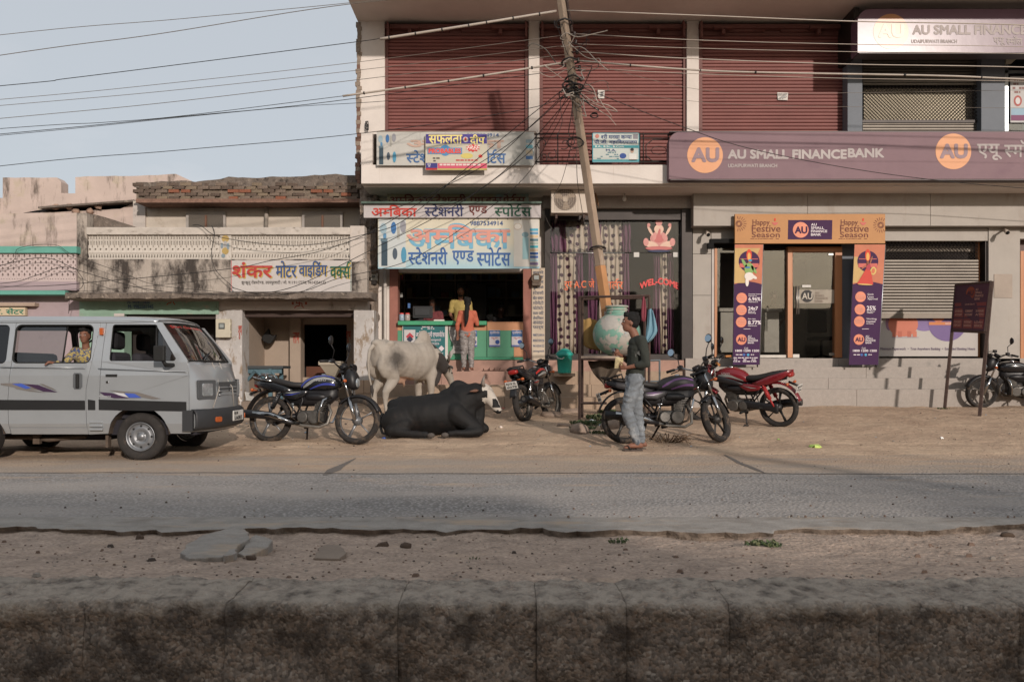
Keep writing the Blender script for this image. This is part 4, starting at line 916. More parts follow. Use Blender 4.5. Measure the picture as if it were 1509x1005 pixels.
mb = MB(); mb.poly([(P(28, 312, 17.2).x, P(28, 312, 17.2).z), (P(60, 306, 17.2).x, P(60, 306, 17.2).z), (P(178, 298, 17.2).x, P(178, 298, 17.2).z), (P(177, 311, 17.2).x, P(177, 311, 17.2).z), (P(60, 314, 17.2).x, P(60, 314, 17.2).z)], 'Y', 17.35, 17.5); mb.build('eaves_shade', black, ph)  # black sheet painted for the shade in the slit under the roof
ragged('middle_wall', pw, ph, [(45, 330), (60, 313), (113, 311.5), (177, 308), (196, 300), (198, 336), (198, 370), (60, 370)], 17.2, .12, .01)
mb = MB(); a_, b_, c_ = P(60, 306, 17.1), P(200, 296, 17.1), P(178, 299, 17.1); mb.add([(a_.x, 17.0, a_.z), (b_.x, 17.0, b_.z), (b_.x, 18.3, b_.z+.1), (a_.x, 18.3, a_.z+.1), (a_.x, 17.0, a_.z-.04), (b_.x, 17.0, b_.z-.04), (b_.x, 18.3, b_.z+.06), (a_.x, 18.3, a_.z+.06)], [(0, 1, 2, 3), (4, 5, 6, 7), (0, 1, 5, 4), (1, 2, 6, 5), (0, 3, 7, 4)]); mb.build('lean_to_roof', moss, ph)
for x in (80, 101, 143, 110, 131): solo(rock((X(x, 17.1), 17.15, Z(304 if x in (80, 101, 143) else 311, 17.1)), (.09, .07, .06), x), 'roof_stone', mat('roof_stone', '9c8272', .95), {80: 'leftmost stone weighing down the lean-to roof', 101: 'second stone on the lean-to roof of the pink house', 143: 'third and highest stone on the lean-to roof', 110: 'stone stuck under the lean-to eaves, left one', 131: 'stone stuck under the lean-to eaves, right one'}[x], 'stone', 'stones on the pink house roof')
ragged('slanting_parapet', moss, oh, [(128, 345), (128, 315), (140, 316), (198, 334), (198, 345)], 15.6, .2, .01)
hq('teal_coping', teal, -300, 112.6, 363, 373, 15.18, .25, bevel=.008); hq('balcony_band', lil, -300, 112.6, 415, 428, 15.22, .2); hq('teal_band', teal, -300, 96, 428.3, 434, 15.16, .3)
lattice(ph, -40, 112, 373.2, 415, 15.24, 19, 1, mat('lattice_pink', 'b5a6a3', .9, var=.06))
hq('balcony_back', lil, -300, 112, 372, 430, 15.55, .05)
mb = MB(); mb.box(X(-300, 15.2), X(112, 15.2), 15.42, 16.9, Z(432, 15.3), Z(426, 15.3)); mb.build('balcony_floor', lil, ph)
hq('ground_floor_wall', lil, -300, 117, 434, 606, 15.5, .4); hq('door_ledge', mat('tan_ledge', 'a08e80', .9), -300, 51, 446, 451, 15.35, .2)
sgn = hq('fascia_sign', mat('cream_sign', 'b8a98f', .8), -80, 37, 453, 465, 15.4, .08); write('सी.टी. सेंटर', -30, 35, 454, 463, 15.4, m=mat('green_letter', '2d6b57', .7), parent=sgn, fat=.006)
mb = MB(); mb.box(X(-300, 16), X(117, 16), 18.7, 24, .2, Z(292, 18.7)); mb.build('house_body', pw, ph)
for (x0, x1, y0, y1, t) in ((189, 233, 432, 441, 'प्रो. इकबाल'), (188, 221, 442.5, 448, 'M- 9414113650'), (189, 226, 449, 455, 'M- 9983581945')): write(t, x0, x1, y0, y1, 15.48, m=mat('blue_brush', '3c5478', .8), parent=oh, fat=.003)
pp('price_tag', mat('tag_white', 'b8b0ac', .7), oh, 168, 183, 462, 466, 15.46, .01)
redb = mat('red_brush', '9c4436', .8)
def brush(root, segs, Y, r=.009, m=redb, name='painted_mark'):
 mb = MB()
 for (x0, y0, x1, y1) in segs:
  a, b = P(x0, y0, Y), P(x1, y1, Y); d = (b-a).normalized(); nn = Vector((-d.z, 0, d.x))*r
  mb.add([a+nn, a-nn, b-nn, b+nn], [(0, 1, 2, 3)])
 return mb.build(name, m, root, fix=False)
def swas(root, x, y, s, Y, rot=0):
 brush(root, [(x-s, y, x+s, y), (x, y-s, x, y+s), (x, y-s, x+s, y-s), (x+s, y, x+s, y+s), (x, y+s, x-s, y+s), (x-s, y, x-s, y-s), (x+s, y-s, x+s*1.8, y-s*1.4), (x-s*1.8, y-s*1.6, x-s, y-s), (x+s, y+s, x+s*1.7, y+s*1.7), (x-s*1.8, y+s*1.8, x-s, y+s), (x-s*2.6, y-s*.5, x-s*2.6, y+s*.5), (x-s*2.2, y-s*.5, x-s*2.2, y+s*.5), (x+s*2.3, y-s*.5, x+s*2.3, y+s*.5), (x+s*2.7, y-s*.5, x+s*2.7, y+s*.5)], Y)
swas(oh, 441, 447, 4, 15.497); swas(oh, 252, 443, 3.5, 15.477)
write('शुभ', 351.5, 356.5, 480, 500, 15.5, m=redb, parent=oh, fat=.004); write('लाभ', 432, 441, 490, 506, 16.72, m=redb, parent=oh, fat=.004); write('शुभ', 508.5+2, 517, 488, 505, 16.9, m=redb, parent=oh, fat=.004)
# ------------------------------------------------------------ the other side of the street, behind the viewer: unseen, house heights set to shade the near road; the panes mirror it
opw = mat('far_side_plaster', '857a6c', .9, var=.1)
def opp(x0, x1, h, y, lab):
 t = thing('facing_house', lab, 'building', ((x0+x1)/2, y, -.2), 'houses facing the shops'); mb = MB(); mb.box(x0, x1, y-8, y, -.3, h); mb.build('wall', opw, t)
 for i in range(int((x1-x0)/2.6)):
  mb = MB(); a = x0+.7+i*2.6; mb.box(a, a+1.3, y-.02, y+.03, 1, 2.3); mb.build('window', roomk, t)
opp(-34, -1.2, 6.0, -8, 'plain two storey house on the facing side of the street'); opp(-1.2, 6.4, 5.1, -8.4, 'lower plain house on the facing side of the street'); opp(6.4, 17, 4.2, -8.2, 'single storey house with a tree before it on the facing side')
opp(17, 40, 4.4, -8.3, 'long low house at the far end of the facing side')
def tree(x, y, h, r, n, seed, lab):
 t = thing('roadside_tree', lab, 'tree', (x, y, -.2), 'trees facing the shops'); rn_ = random.Random(seed)
 mb = MB(); mb.tube([(x, y, -.25), (x+.1, y, h*.3), (x-.1, y+.1, h*.55)], [.16, .13, .09], 8)
 tips = []
 for k in range(7):
  a = k*.9; p = Vector((x-.1+r*.6*math.cos(a), y+r*.5*math.sin(a), h*(.62+.3*rn_.random()))); mb.tube([(x, y, h*.45), p], [.07, .03], 6); tips.append(p)
 mb.build('trunk', mat('bark', '4d4037', .95), t)
 mb = MB()
 for k in range(n):
  c = rn_.choice(tips); v = Vector((rn_.gauss(0, 1), rn_.gauss(0, 1), rn_.gauss(0, .8))); p = c+v*r*.28; s = rn_.uniform(.06, .14); q = Vector((rn_.uniform(-1, 1), rn_.uniform(-1, 1), rn_.uniform(-1, 1))).normalized()*s; w_ = q.cross(Vector((rn_.uniform(-1, 1), .3, 1))).normalized()*s*.5
  mb.add([p-q, p+w_, p+q, p-w_], [(0, 1, 2, 3)], 0)
 mb.build('crown', mat('leaf_green', '4c5a3a', .8, var=.3), t, fix=False)
tree(9.8, -5.6, 4.6, 1.9, 3800, 3, 'dusty roadside tree facing the bank across the road')
tree(3.2, -6.2, 3.9, 1.6, 3000, 8, 'small roadside tree facing the parlour across the road')
# ------------------------------------------------------------ signs and banners
def sign(name, label, x0, x1, y0, y1, Y, d, m, cat='sign', group=None, rad=0, rc=(1, 1, 1, 1), bev=0):
 """root empty at the board's base with the part 'panel'"""
 r = thing(name, label, cat, (X((x0+x1)/2, Y), Y, Z(y1, Y)), group)
 mb = MB()
 if rad:
  pts = []
  for i, (cx_, cy_, a0) in enumerate(((x1-rad, y0+rad, 0), (x0+rad, y0+rad, 90), (x0+rad, y1-rad, 180), (x1-rad, y1-rad, 270))):
   if rc[i]:
    for k in range(7): t = R(a0+15*k); p = P(cx_+rad*math.cos(t), cy_-rad*math.sin(t), Y); pts.append((p.x, p.z))
   else: p = P((x1, x0, x0, x1)[i], (y0, y0, y1, y1)[i], Y); pts.append((p.x, p.z))
  mb.poly(pts, 'Y', Y, Y+d)
 else: mb.pbox(x0, x1, y0, y1, Y, d)
 mb.build('panel', m, r, bevel=bev); return r
def patch(root, name, m, x0, x1, y0, y1, Y, e=.003, th=.0015, skew=0):
 mb = MB(); mb.quad([P(x0, y1, Y-e), P(x1, y1, Y-e), P(x1+skew, y0, Y-e), P(x0+skew, y0, Y-e)]); return mb.build(name, m, root, fix=False)
def dot(root, name, m, x, y, r, Y, e=.004, ry=None, n=24):
 mb = MB(); fl(mb, x, y, r, ry or r, Y, 0, n, 0, e); return mb.build(name, m, root, fix=False)
def pr(c, rough=.55, **k): return mat('print_'+c, c, rough, var=.05, spec=.2, **k)
def tlines(root, x0, x1, y0, y1, n, Y, m, seed=0, e=.004, dens=.75):
 """rows of small print too fine to read"""
 rn_ = random.Random(seed); mb = MB(); h = (y1-y0)/n
 for i in range(n):
  y = y0+h*i; x = x0+rn_.uniform(0, 4)
  while x < x1-2:
   w_ = rn_.uniform(1.6, 6); 
   if rn_.random() < dens: mb.quad([P(x, y+h*.62, Y-e), P(min(x+w_, x1), y+h*.62, Y-e), P(min(x+w_, x1), y+h*.08, Y-e), P(x, y+h*.08, Y-e)])
   x += w_+rn_.uniform(.7, 1.6)
 return mb.build('small_print', m, root, fix=False, kind='stuff')
faded = mat('faded_flex', 'b0aea8', .6, var=.06, stain=('8e8a83', .60, (14, 14, 1), .15), grime=('a0b2b8', .56, (1.2, 1, 1.2), .2))
# main shop board
Y = 15.42
s1 = sign('shop_sign', 'large cream and sky blue sports stationery shop board with shaded pink letters over the counter', 557, 795, 322, 396, Y, .04,
          mat('sky_cream_flex', 'c4bda9', .5, var=.04, stripes=lambda n, o, c: (lambda sp, mr, mx: (n.links.new(o, sp.inputs[0]), n.links.new(sp.outputs['Z'], mr.inputs['Value']), n.links.new(mr.outputs[0], mx.inputs[0]), n.links.new(c, mx.inputs[1]), mx.outputs[0])[-1])(n.nodes.new('ShaderNodeSeparateXYZ'), (lambda q: (setattr(q.inputs['From Min'], 'default_value', .5), setattr(q.inputs['From Max'], 'default_value', 0.0), q)[-1])(n.nodes.new('ShaderNodeMapRange')), (lambda q: (setattr(q.inputs[2], 'default_value', (*s2l('93b4bf'), 1)), q)[-1])(n.nodes.new('ShaderNodeMixRGB')))))
blu = pr('3f6093'); lb = pr('6fa3bb'); sal = pr('c98f82'); navy = pr('34507e'); dk = pr('2f3a44')
write('अम~बिका'.replace('बि', 'िब'), 601, 750, 330, 358, Y, m=lb, parent=s1, fat=.022, eps=.006, slant=.02)
write('अम~बिका'.replace('बि', 'िब'), 603, 751, 335, 366, Y, m=lb, parent=s1, fat=.022, eps=.004)
write('अम~बिका'.replace('बि', 'िब'), 600, 751, 332, 357, Y, m=sal, parent=s1, fat=.020, eps=.010)
write('स~टेशनरी', 602, 659, 365, 390, Y, m=blu, parent=s1, fat=.011); write('एण~ड', 667, 698, 370, 390, Y, m=blu, parent=s1, fat=.011); write('स~पोट^स', 703, 752, 365, 392, Y, m=blu, parent=s1, fat=.011)
write('9887534914', 693, 741, 326, 332.5, Y, m=navy, parent=s1, fat=.004)
patch(s1, 'picture_strip', pr('c2beb6'), 757, 794, 323, 393, Y); patch(s1, 'picture_strip', pr('b7bcbb'), 558, 598, 323, 394, Y)
def gear(root, ox, oy, sc, Y):
 for (x, y, rx, ry, c) in ((7, 15, 5, 8, '8fa3ac'), (22, 14, 4, 9, '3f6a9a'), (36, 12, 4.5, 9, '8a8a90'), (24, 52, 3.6, 8.5, '4a5560'), (37, 54, 4, 12, '4f8aa6'), (9, 26, 2.5, 5, '5a86a8'), (36, 12, 1, 9, '5a5a60'), (30, 20, 1, 12, '9c9a92'), (28, 20, .8, 12, '9c9a92')):
  dot(root, 'sports_picture', pr(c), ox+x*sc, oy+y*sc, rx*sc, Y, e=.006+rx*.0003, ry=ry*sc, n=16)
 patch(root, 'sports_picture', pr('3a4a55'), ox+4*sc, ox+13*sc, oy+32*sc, oy+70*sc, Y, e=.006); patch(root, 'sports_picture', pr('5b6f7a'), ox+3*sc, ox+13*sc, oy+30*sc, oy+34*sc, Y, e=.008)
gear(s1, 558, 322, 1, Y)
for k, c in enumerate(('4f9db5', '5f8fae', 'c9b28f', '58767f', '9aa7a0', '3f9aa8', 'b7a58c', '35578c', '4a68a0', 'a9c4cc', '7d6f90')): patch(s1, 'book_spine', pr(c), 781, 793, 337+k*5, 340.5+k*5, Y, e=.006)
dot(s1, 'globe_picture', pr('7f9aa0'), 774, 346, 5, Y, e=.006, ry=4); patch(s1, 'bottle_picture', pr('8fb0b4'), 770, 779, 350, 382, Y, e=.006); dot(s1, 'open_book', pr('b8a898'), 763, 334, 6, Y, e=.006, ry=5); dot(s1, 'open_book', pr('d6d0c6'), 763, 334, 5, Y, e=.008, ry=4)
for x in (575, 588, 608, 628, 647, 668, 690, 705, 720, 733, 748, 767, 781): 
 mb = MB(); mb.tube([P(x, 319, Y), P(x, 324, Y-.005)], .006, 5); mb.build('tie_wire', steel, s1)
# strip board above it, with a green tin edge
Y = 15.36
s2 = sign('strip_sign', 'long narrow white board with four coloured painted words under a tin edge', 536, 797, 300, 321, Y, .06, mat('strip_white', 'aea7a6', .7, var=.05))
patch_m = mat('tin_green', '4a5a50', .6, metal=.2, var=.3)
mb = MB(); mb.pbox(532, 798, 297, 299.8, 15.28, .85); mb.build('tin_edge', patch_m, s2)
write('अम~बिका'.replace('बि', 'िब'), 548, 614, 302.5, 319, Y, m=pr('b3433a'), parent=s2, fat=.012); write('स~टेशनरी', 626, 683, 301, 319, Y, m=pr('33385a'), parent=s2, fat=.009)
write('एण~ड', 691, 718, 304, 317.5, Y, m=pr('63322e'), parent=s2, fat=.009); write('स~पोट^स', 729, 783, 301, 319, Y, m=pr('2b5140'), parent=s2, fat=.009)
# half hidden old board behind
Y = 15.95
s3 = sign('old_board', 'half hidden faded board with maroon lettering squeezed under the balcony', 571, 779, 284, 300, Y, .04, mat('old_board_face', '8f8a72', .7, var=.1, stain=('7f9494', .5, (1, 1, 1), .1)))
write('अम~बिका स~टेशनरी एण~ड स~पोट^स'.replace('बि', 'िब'), 573, 774, 286.5, 304, Y, m=pr('5e302c'), parent=s3, fat=.008)
# balcony banners
Y = 15.12
s4 = sign('faded_banner', 'old sun bleached sports banner stretched along the balcony rail over the strip sign', 555, 787, 195, 244, Y, .02, faded)
gear(s4, 556, 195, .68, Y)
write('अम~बिका'.replace('बि', 'िब'), 600, 742, 203, 218, Y, m=pr('b59a8c'), parent=s4, fat=.016, eps=.006); write('स~टेशनरी', 599, 655, 222, 240, Y, m=pr('47658f'), parent=s4, fat=.010); write('स~पोट^स', 697, 745, 221, 241, Y, m=pr('47658f'), parent=s4, fat=.010)
write('9887534914', 688, 735, 197, 202, Y, m=navy, parent=s4, fat=.003); patch(s4, 'picture_strip', pr('a9a8a2'), 755, 784, 196, 243, Y)
for k, c in enumerate(('7d8f95', '6fa6b2', 'b5a78f', '4f6f9a')): patch(s4, 'book_spine', pr(c), 775, 785, 206+k*8, 211+k*8, Y, e=.005)
pp('gap_shade', mat('gap_shade', '3b342f', .9), cb, 549.5, 554.5, 198, 244, 15.3, .1)  # dark strip coloured as the shade in the gap beside the pier
Y = 15.03
s5 = sign('study_guide_board', 'purple and cream study guide board with yellow title hung over the faded banner', 627, 718, 197.5, 251, Y, .03, pr('b9b3a2'))
patch(s5, 'title_band', pr('4a4183'), 627.5, 717.5, 198, 212, Y); write('सफलता', 632, 681, 199.5, 212, Y, m=pr('dccd86'), parent=s5, fat=.009, eps=.006); write('दीप', 693, 714, 199, 213, Y, m=pr('dccd86'), parent=s5, fat=.009, eps=.006)
dot(s5, 'lamp_emblem', pr('c0b6b0'), 686, 206, 4, Y, e=.006); dot(s5, 'lamp_flame', pr('c0473a'), 686, 205.5, 1.6, Y, e=.008, ry=2.6)
dot(s5, 'blue_disc', pr('4c86b5'), 656, 222, 8, Y); patch(s5, 'probables_band', pr('5c83a8'), 630, 681, 218, 227.5, Y, e=.005); write('PROBABLES', 632, 679, 219.8, 226, Y, m=pr('cf4a44'), parent=s5, fat=.008, eps=.009); write('PROBABLES', 632, 679, 219.8, 226, Y, m=pr('c9a8a8'), parent=s5, fat=.013, eps=.0065)
mb = MB(); mb.add([P(697+(11 if k % 2 else 8)*math.cos(k*math.pi/10), 218.5+(6.3 if k % 2 else 4.2)*math.sin(k*math.pi/10), Y-.005) for k in range(20)], [tuple(range(20))]); mb.build('free_burst', pr('c43d3a'), s5, fix=False)
write('FREE', 689, 706, 215.5, 221, Y, m=pr('e2d6cf'), parent=s5, fat=.003, eps=.008, slant=.03)
dot(s5, 'yellow_picture', pr('c4b56a'), 688, 230, 9, Y, ry=4); dot(s5, 'red_dot', pr('c43d3a'), 708, 230.5, 3, Y, ry=2.4)
tlines(s5, 631, 650, 232, 240, 2, Y, pr('55524f'), 1); tlines(s5, 668, 704, 235, 239, 1, Y, pr('b5504c'), 2); patch(s5, 'pink_band', pr('c2566a'), 645, 717.5, 241, 248.5, Y); tlines(s5, 647, 716, 241.5, 246, 1, Y, pr('d5c5c0'), 3, .006, .9); patch(s5, 'publisher_block', pr('3f3c78'), 627.5, 644.5, 240.5, 248, Y); patch(s5, 'red_block', pr('a8322f'), 627.5, 644.5, 248, 250.7, Y); patch(s5, 'yellow_block', pr('b5a45f'), 645, 717.5, 248.6, 250.7, Y)
tlines(s5, 629, 643, 241.5, 247, 2, Y, pr('c9c5cf'), 4, .006)
Y = 15.12
s6 = sign('college_banner', 'pale blue college banner tied to the railing between leaning pole and bank sign', 873, 942, 196, 239.5, Y, .01, pr('b3b9b4'))
for (x0, x1, y0, y1) in ((873, 942, 196, 197), (873, 942, 238.4, 239.4), (873, 874, 196, 239), (941, 942, 196, 239)): patch(s6, 'border', pr('4f93a0'), x0, x1, y0, y1, Y)
write('श्री मनसा कन्या'.replace('श्र', 'श~र').replace('न्य', 'न~य'), 886, 931, 198, 205, Y, m=pr('394a72'), parent=s6, fat=.004); write('पी.जी. महाविद्यालय'.replace('विद्या', 'िवदया'), 876, 939, 206, 213, Y, m=pr('394a72'), parent=s6, fat=.004)
patch(s6, 'teal_band', pr('3f8a92'), 874, 941, 214.5, 218.5, Y); write('B.A., B.Sc., B.Com.', 877, 920, 215.2, 218, Y, m=pr('c9d2d0'), parent=s6, fat=.003, eps=.006); write('M.A.', 893, 908, 220, 223.5, Y, m=pr('394a72'), parent=s6, fat=.003)
dot(s6, 'crest', pr('b5766a'), 880, 201, 3, Y); patch(s6, 'photo', pr('7d7a80'), 933, 940, 198, 205, Y); dot(s6, 'oval_badge', pr('2f4a86'), 918, 230, 5, Y, ry=4); dot(s6, 'student_picture', pr('a88a78'), 931.5, 222.5, 2.6, Y, ry=3.4); patch(s6, 'student_picture', pr('c8c6c0'), 927, 938, 227, 237, Y, e=.0035); dot(s6, 'student_hair', pr('2c2624'), 931.5, 220.7, 2.7, Y, e=.006, ry=2.2)
tlines(s6, 876, 912, 224, 236, 4, Y, pr('5d7d86'), 5, dens=.6); patch(s6, 'teal_band', pr('3f8a92'), 874, 941, 235.5, 238, Y, e=.0035)
# railing
rl = thing('balcony_railing', 'scrolled dark iron railing on the balcony around the leaning pole', 'railing', (X(885, 15.3), 15.3, Z(243, 15.3)))
mb = MB(); Yr = 15.32
for y in (198, 204, 239): mb.tube([P(788, y, Yr), P(990, y, Yr)], .014, 6)
mb.build('rail', steel, rl)
for x in (790, 822, 856, 873, 943, 948, 985): mb = MB(); mb.tube([P(x, 196, Yr), P(x, 243, Yr)], .012, 6); mb.build('baluster', steel, rl)
def scroll(cx_, cy_, r, a0, turns, sgn):
 return [P(cx_+r*(1-.75*t)*math.cos(a0+sgn*t*turns*6.283), cy_+r*(1-.75*t)*math.sin(a0+sgn*t*turns*6.283), Yr) for t in [k/16 for k in range(17)]]
for (x, y, r, a, t, s_) in ((800, 212, 9, 2.2, .9, 1), (812, 228, 9, 5.2, .9, 1), (832, 212, 9, 2.2, .9, -1), (845, 228, 9, 5.2, .9, -1), (868, 226, 8, 2, .9, 1), (800, 232, 7, 1, .8, -1), (842, 211, 7, 4, .8, 1)):
 mb = MB(); mb.tube(scroll(x, y, r, a, t, s_), .009, 5); mb.build('scroll', steel, rl)
for (x0, x1) in ((952, 985),):
 mb = MB(); mb.tube([P(x1, 206, Yr), P(x0+10, 206, Yr), P(x0, 214, Yr), P(x0, 230, Yr), P(x0+10, 238, Yr), P(x1, 238, Yr)], .011, 5); mb.build('scroll', steel, rl)
 mb = MB(); mb.tube([P(x1-14+12*math.cos(t/8*6.283), 222+6*math.sin(t/8*6.283), Yr) for t in range(8)], .008, 5, closed=True); mb.build('scroll', steel, rl)
# painted motor winding sign on the old house
Y = 15.33
s7 = sign('painted_wall_sign', 'hand painted white motor workshop sign with red, blue and green outlined letters', 340, 518, 384, 430, Y, .03, mat('sign_whitewash', 'b5afab', .8, var=.05, stain=('9a8f86', .62, (4, 4, 8), .1)))
yel = pr('b39a55'); rd_ = pr('a8423b')
for (t, a, b, y0, y1, m_) in (('शंकर', 343, 401, 387, 409, rd_), ('मोटर', 407, 437, 385, 409, pr('3a4f78')), ('वाइडिंग'.replace('डि', 'िड'), 441, 482, 385, 409, pr('3a4f78')), ('वक~स^', 487, 516, 386, 410, pr('2f5b48'))):
 write(t, a, b, y0, y1, Y, m=m_, parent=s7, fat=.016 if a == 343 else .009, eps=.012); write(t, a+1.2, b+1.2, y0+1.2, y1+1.2, Y, m=yel, parent=s7, fat=.02 if a == 343 else .012, eps=.006)
write('झुन्झुनू रोड स्टेण्ड, उदयपुरवाटी / मो. 9119117276, 9414354132'.replace('न्झ', 'न~झ').replace('स्ट', 'स~ट').replace('ण्ड', 'ण~ड'), 356, 480, 413, 420, Y, m=pr('4a4644'), parent=s7, fat=.002)
patch(s7, 'side_line', rd_, 340.5, 341.3, 384, 429, Y, e=.004); patch(s7, 'side_line', pr('3f6a58'), 516.8, 517.5, 384, 429, Y, e=.004)
# bank signs
mauve = mat('faded_mauve_flex', '7b646a', .6, var=.06, vs=2, spec=.2, stain=('8f8478', .69, (26, 26, .9), .05), grime=('6d5560', .56, (1.2, 1.2, 2), .3))
org = mat('logo_orange', 'c98b5e', .5, var=.04); ltr = mat('letter_grey_white', 'a59c9a', .6, var=.12, stain=('8a7a7c', .6, (20, 20, 1.5), .1)); aul = mat('logo_mauve', '7f656c', .5)
Y = 15.0
s8 = sign('bank_fascia_sign', 'long faded mauve bank sign with orange round logos running along the balcony', 986, 1760, 195, 264, Y, .25, mauve, rad=15, rc=(0, 1, 0, 0))
mb = MB(); mb.pbox(987, 1760, 193.6, 195, Y+.01, .24); mb.build('top_trim', mat('trim_dark', '463a3c', .5), s8); mb = MB(); mb.pbox(988, 1760, 264, 265.8, Y+.01, .24); mb.build('bottom_trim', MATS['trim_dark'], s8)
for cx_, cy_ in ((1039, 229), (1405, 223.5)):
 dot(s8, 'round_logo', org, cx_, cy_, 26.3, Y, n=40); write('AU', cx_-19, cx_+19.5, cy_-10, cy_+9.5, Y, m=aul, parent=s8, fat=.030, eps=.008)
write('AU SMALL FINANCE', 1073, 1247, 221.5, 234, Y, m=ltr, parent=s8, fat=.019); write('BANK', 1250, 1302, 219.5, 232, Y, m=ltr, parent=s8, fat=.019)
write('UDAIPURWATI BRANCH', 1073, 1145, 242, 247, Y, m=ltr, parent=s8, fat=.004); write('एयू', 1440, 1476, 213, 236, Y, m=ltr, parent=s8, fat=.011); write('स्मॉल'.replace('स्म', 'स~म'), 1480, 1530, 207, 232, Y, m=ltr, parent=s8, fat=.011); write('फाइनेंस बैंक', 1540, 1660, 207, 232, Y, m=ltr, parent=s8, fat=.011)
Y = 15.0
gls = mat('glossy_mauve_flex', '6b5563', .25, var=.05, vs=2, spec=.26, bump=.05, bs=6)
s9 = sign('upper_bank_sign', 'glossy mauve bank sign under the roof slab catching the sun glare', 1264, 1760, 14, 78, Y, .3, gls, rad=18, rc=(0, 1, 0, 0))
dot(s9, 'round_logo', mat('logo_peach', 'b5835f', .25, spec=.24), 1313, 47, 26, Y, n=40); write('AU', 1295, 1331, 37, 55, Y, m=mat('logo_letter', 'c9b5a8', .35), parent=s9, fat=.028, eps=.008)
write('AU SMALL FINANCE', 1345, 1512, 38, 51, Y, m=ltr, parent=s9, fat=.018); write('BANK', 1521, 1570, 38, 51, Y, m=ltr, parent=s9, fat=.018); write('UDAIPURWATI BRANCH', 1343, 1410, 59, 64, Y, m=ltr, parent=s9, fat=.004); write('एयू', 1464, 1481, 56, 67, Y, m=ltr, parent=s9, fat=.006); write('स्मॉल'.replace('स्म', 'स~म'), 1483, 1506, 54, 66, Y, m=ltr, parent=s9, fat=.006)
mb = MB(); mb.pbox(1266, 1760, 78, 79.5, Y+.01, .28); mb.build('bottom_trim', MATS['trim_dark'], s9)
mb = MB(); mb.pbox(1258, 1267, 12, 80, Y+.3, .8); mb.build('side_box', steel, s9)
# festive arch over the bank door
Y = 15.78
fo = mat('festive_orange', 'b07f50', .5, spec=.2, var=.05); fp_ = mat('festive_purple', '3f2447', .6, spec=.15, var=.05); fr_ = mat('festive_red', 'b54a3c', .5); brn = pr('6b3a30'); wht = mat('print_offwhite', 'c9bfc5', .5); od = mat('disc_orange', 'cf7a5a', .5)
s10 = sign('festive_header', 'orange festive season header banner bridging two standees over the bank door', 1083, 1304.5, 315.5, 359, Y, .06, fo, 'banner', bev=.004)
for ox in (0, 130):
 for (t, a, b, y0, y1) in (('Happy', 1109, 1134, 324, 334), ('Festive', 1108, 1150, 332, 342), ('Season', 1108, 1149, 342, 350)): write(t, a+ox, b+ox, y0, y1, Y, m=brn, parent=s10, fat=.002)
 mb = MB(); mb.add([P(1142+ox-5+10*k/8, 328+(0 if k in (0, 8) else 4.2*math.sin(math.pi*k/8)), Y-.004) for k in range(9)], [tuple(range(9))]); mb.build('oil_lamp', fr_, s10, fix=False); dot(s10, 'flame', pr('c8452f'), 1142+ox, 324, 1.3, Y, ry=2.5)
 tlines(s10, 1105+ox, 1150+ox, 351.5, 353, 1, Y, brn, 8)
for cx_, cy_, r in ((1089, 330, 12), (1298, 332, 12)):
 mb = MB()
 for k in range(18):
  t = k*6.283/18; q = Vector((math.cos(t), 0, -math.sin(t))); n_ = Vector((q.z, 0, -q.x)); c = P(cx_, cy_, Y-.004)
  for (a, b) in ((.03, .07), (.09, .15)): 
   if (c+q*b).x > X(1083.5, Y) and (c+q*b).x < X(1304, Y): mb.add([c+q*a+n_*.004, c+q*b+n_*.006, c+q*b-n_*.006, c+q*a-n_*.004], [(0, 1, 2, 3)])
 mb.build('firework_print', brn, s10, fix=False)
patch(s10, 'name_block', fp_, 1161, 1226, 324.5, 353, Y, skew=.6); dot(s10, 'round_logo', od, 1180, 339, 11.6, Y, e=.007, n=32); write('AU', 1171.5, 1189, 334.5, 344, Y, m=fp_, parent=s10, fat=.012, eps=.011)
for i, (t, b) in enumerate((('AU', 1203), ('SMALL', 1214), ('FINANCE', 1218.5), ('BANK', 1209.5))): write(t, 1195, b, 329.5+i*4.9, 333+i*4.9, Y, m=wht, parent=s10, fat=.0045, eps=.008)
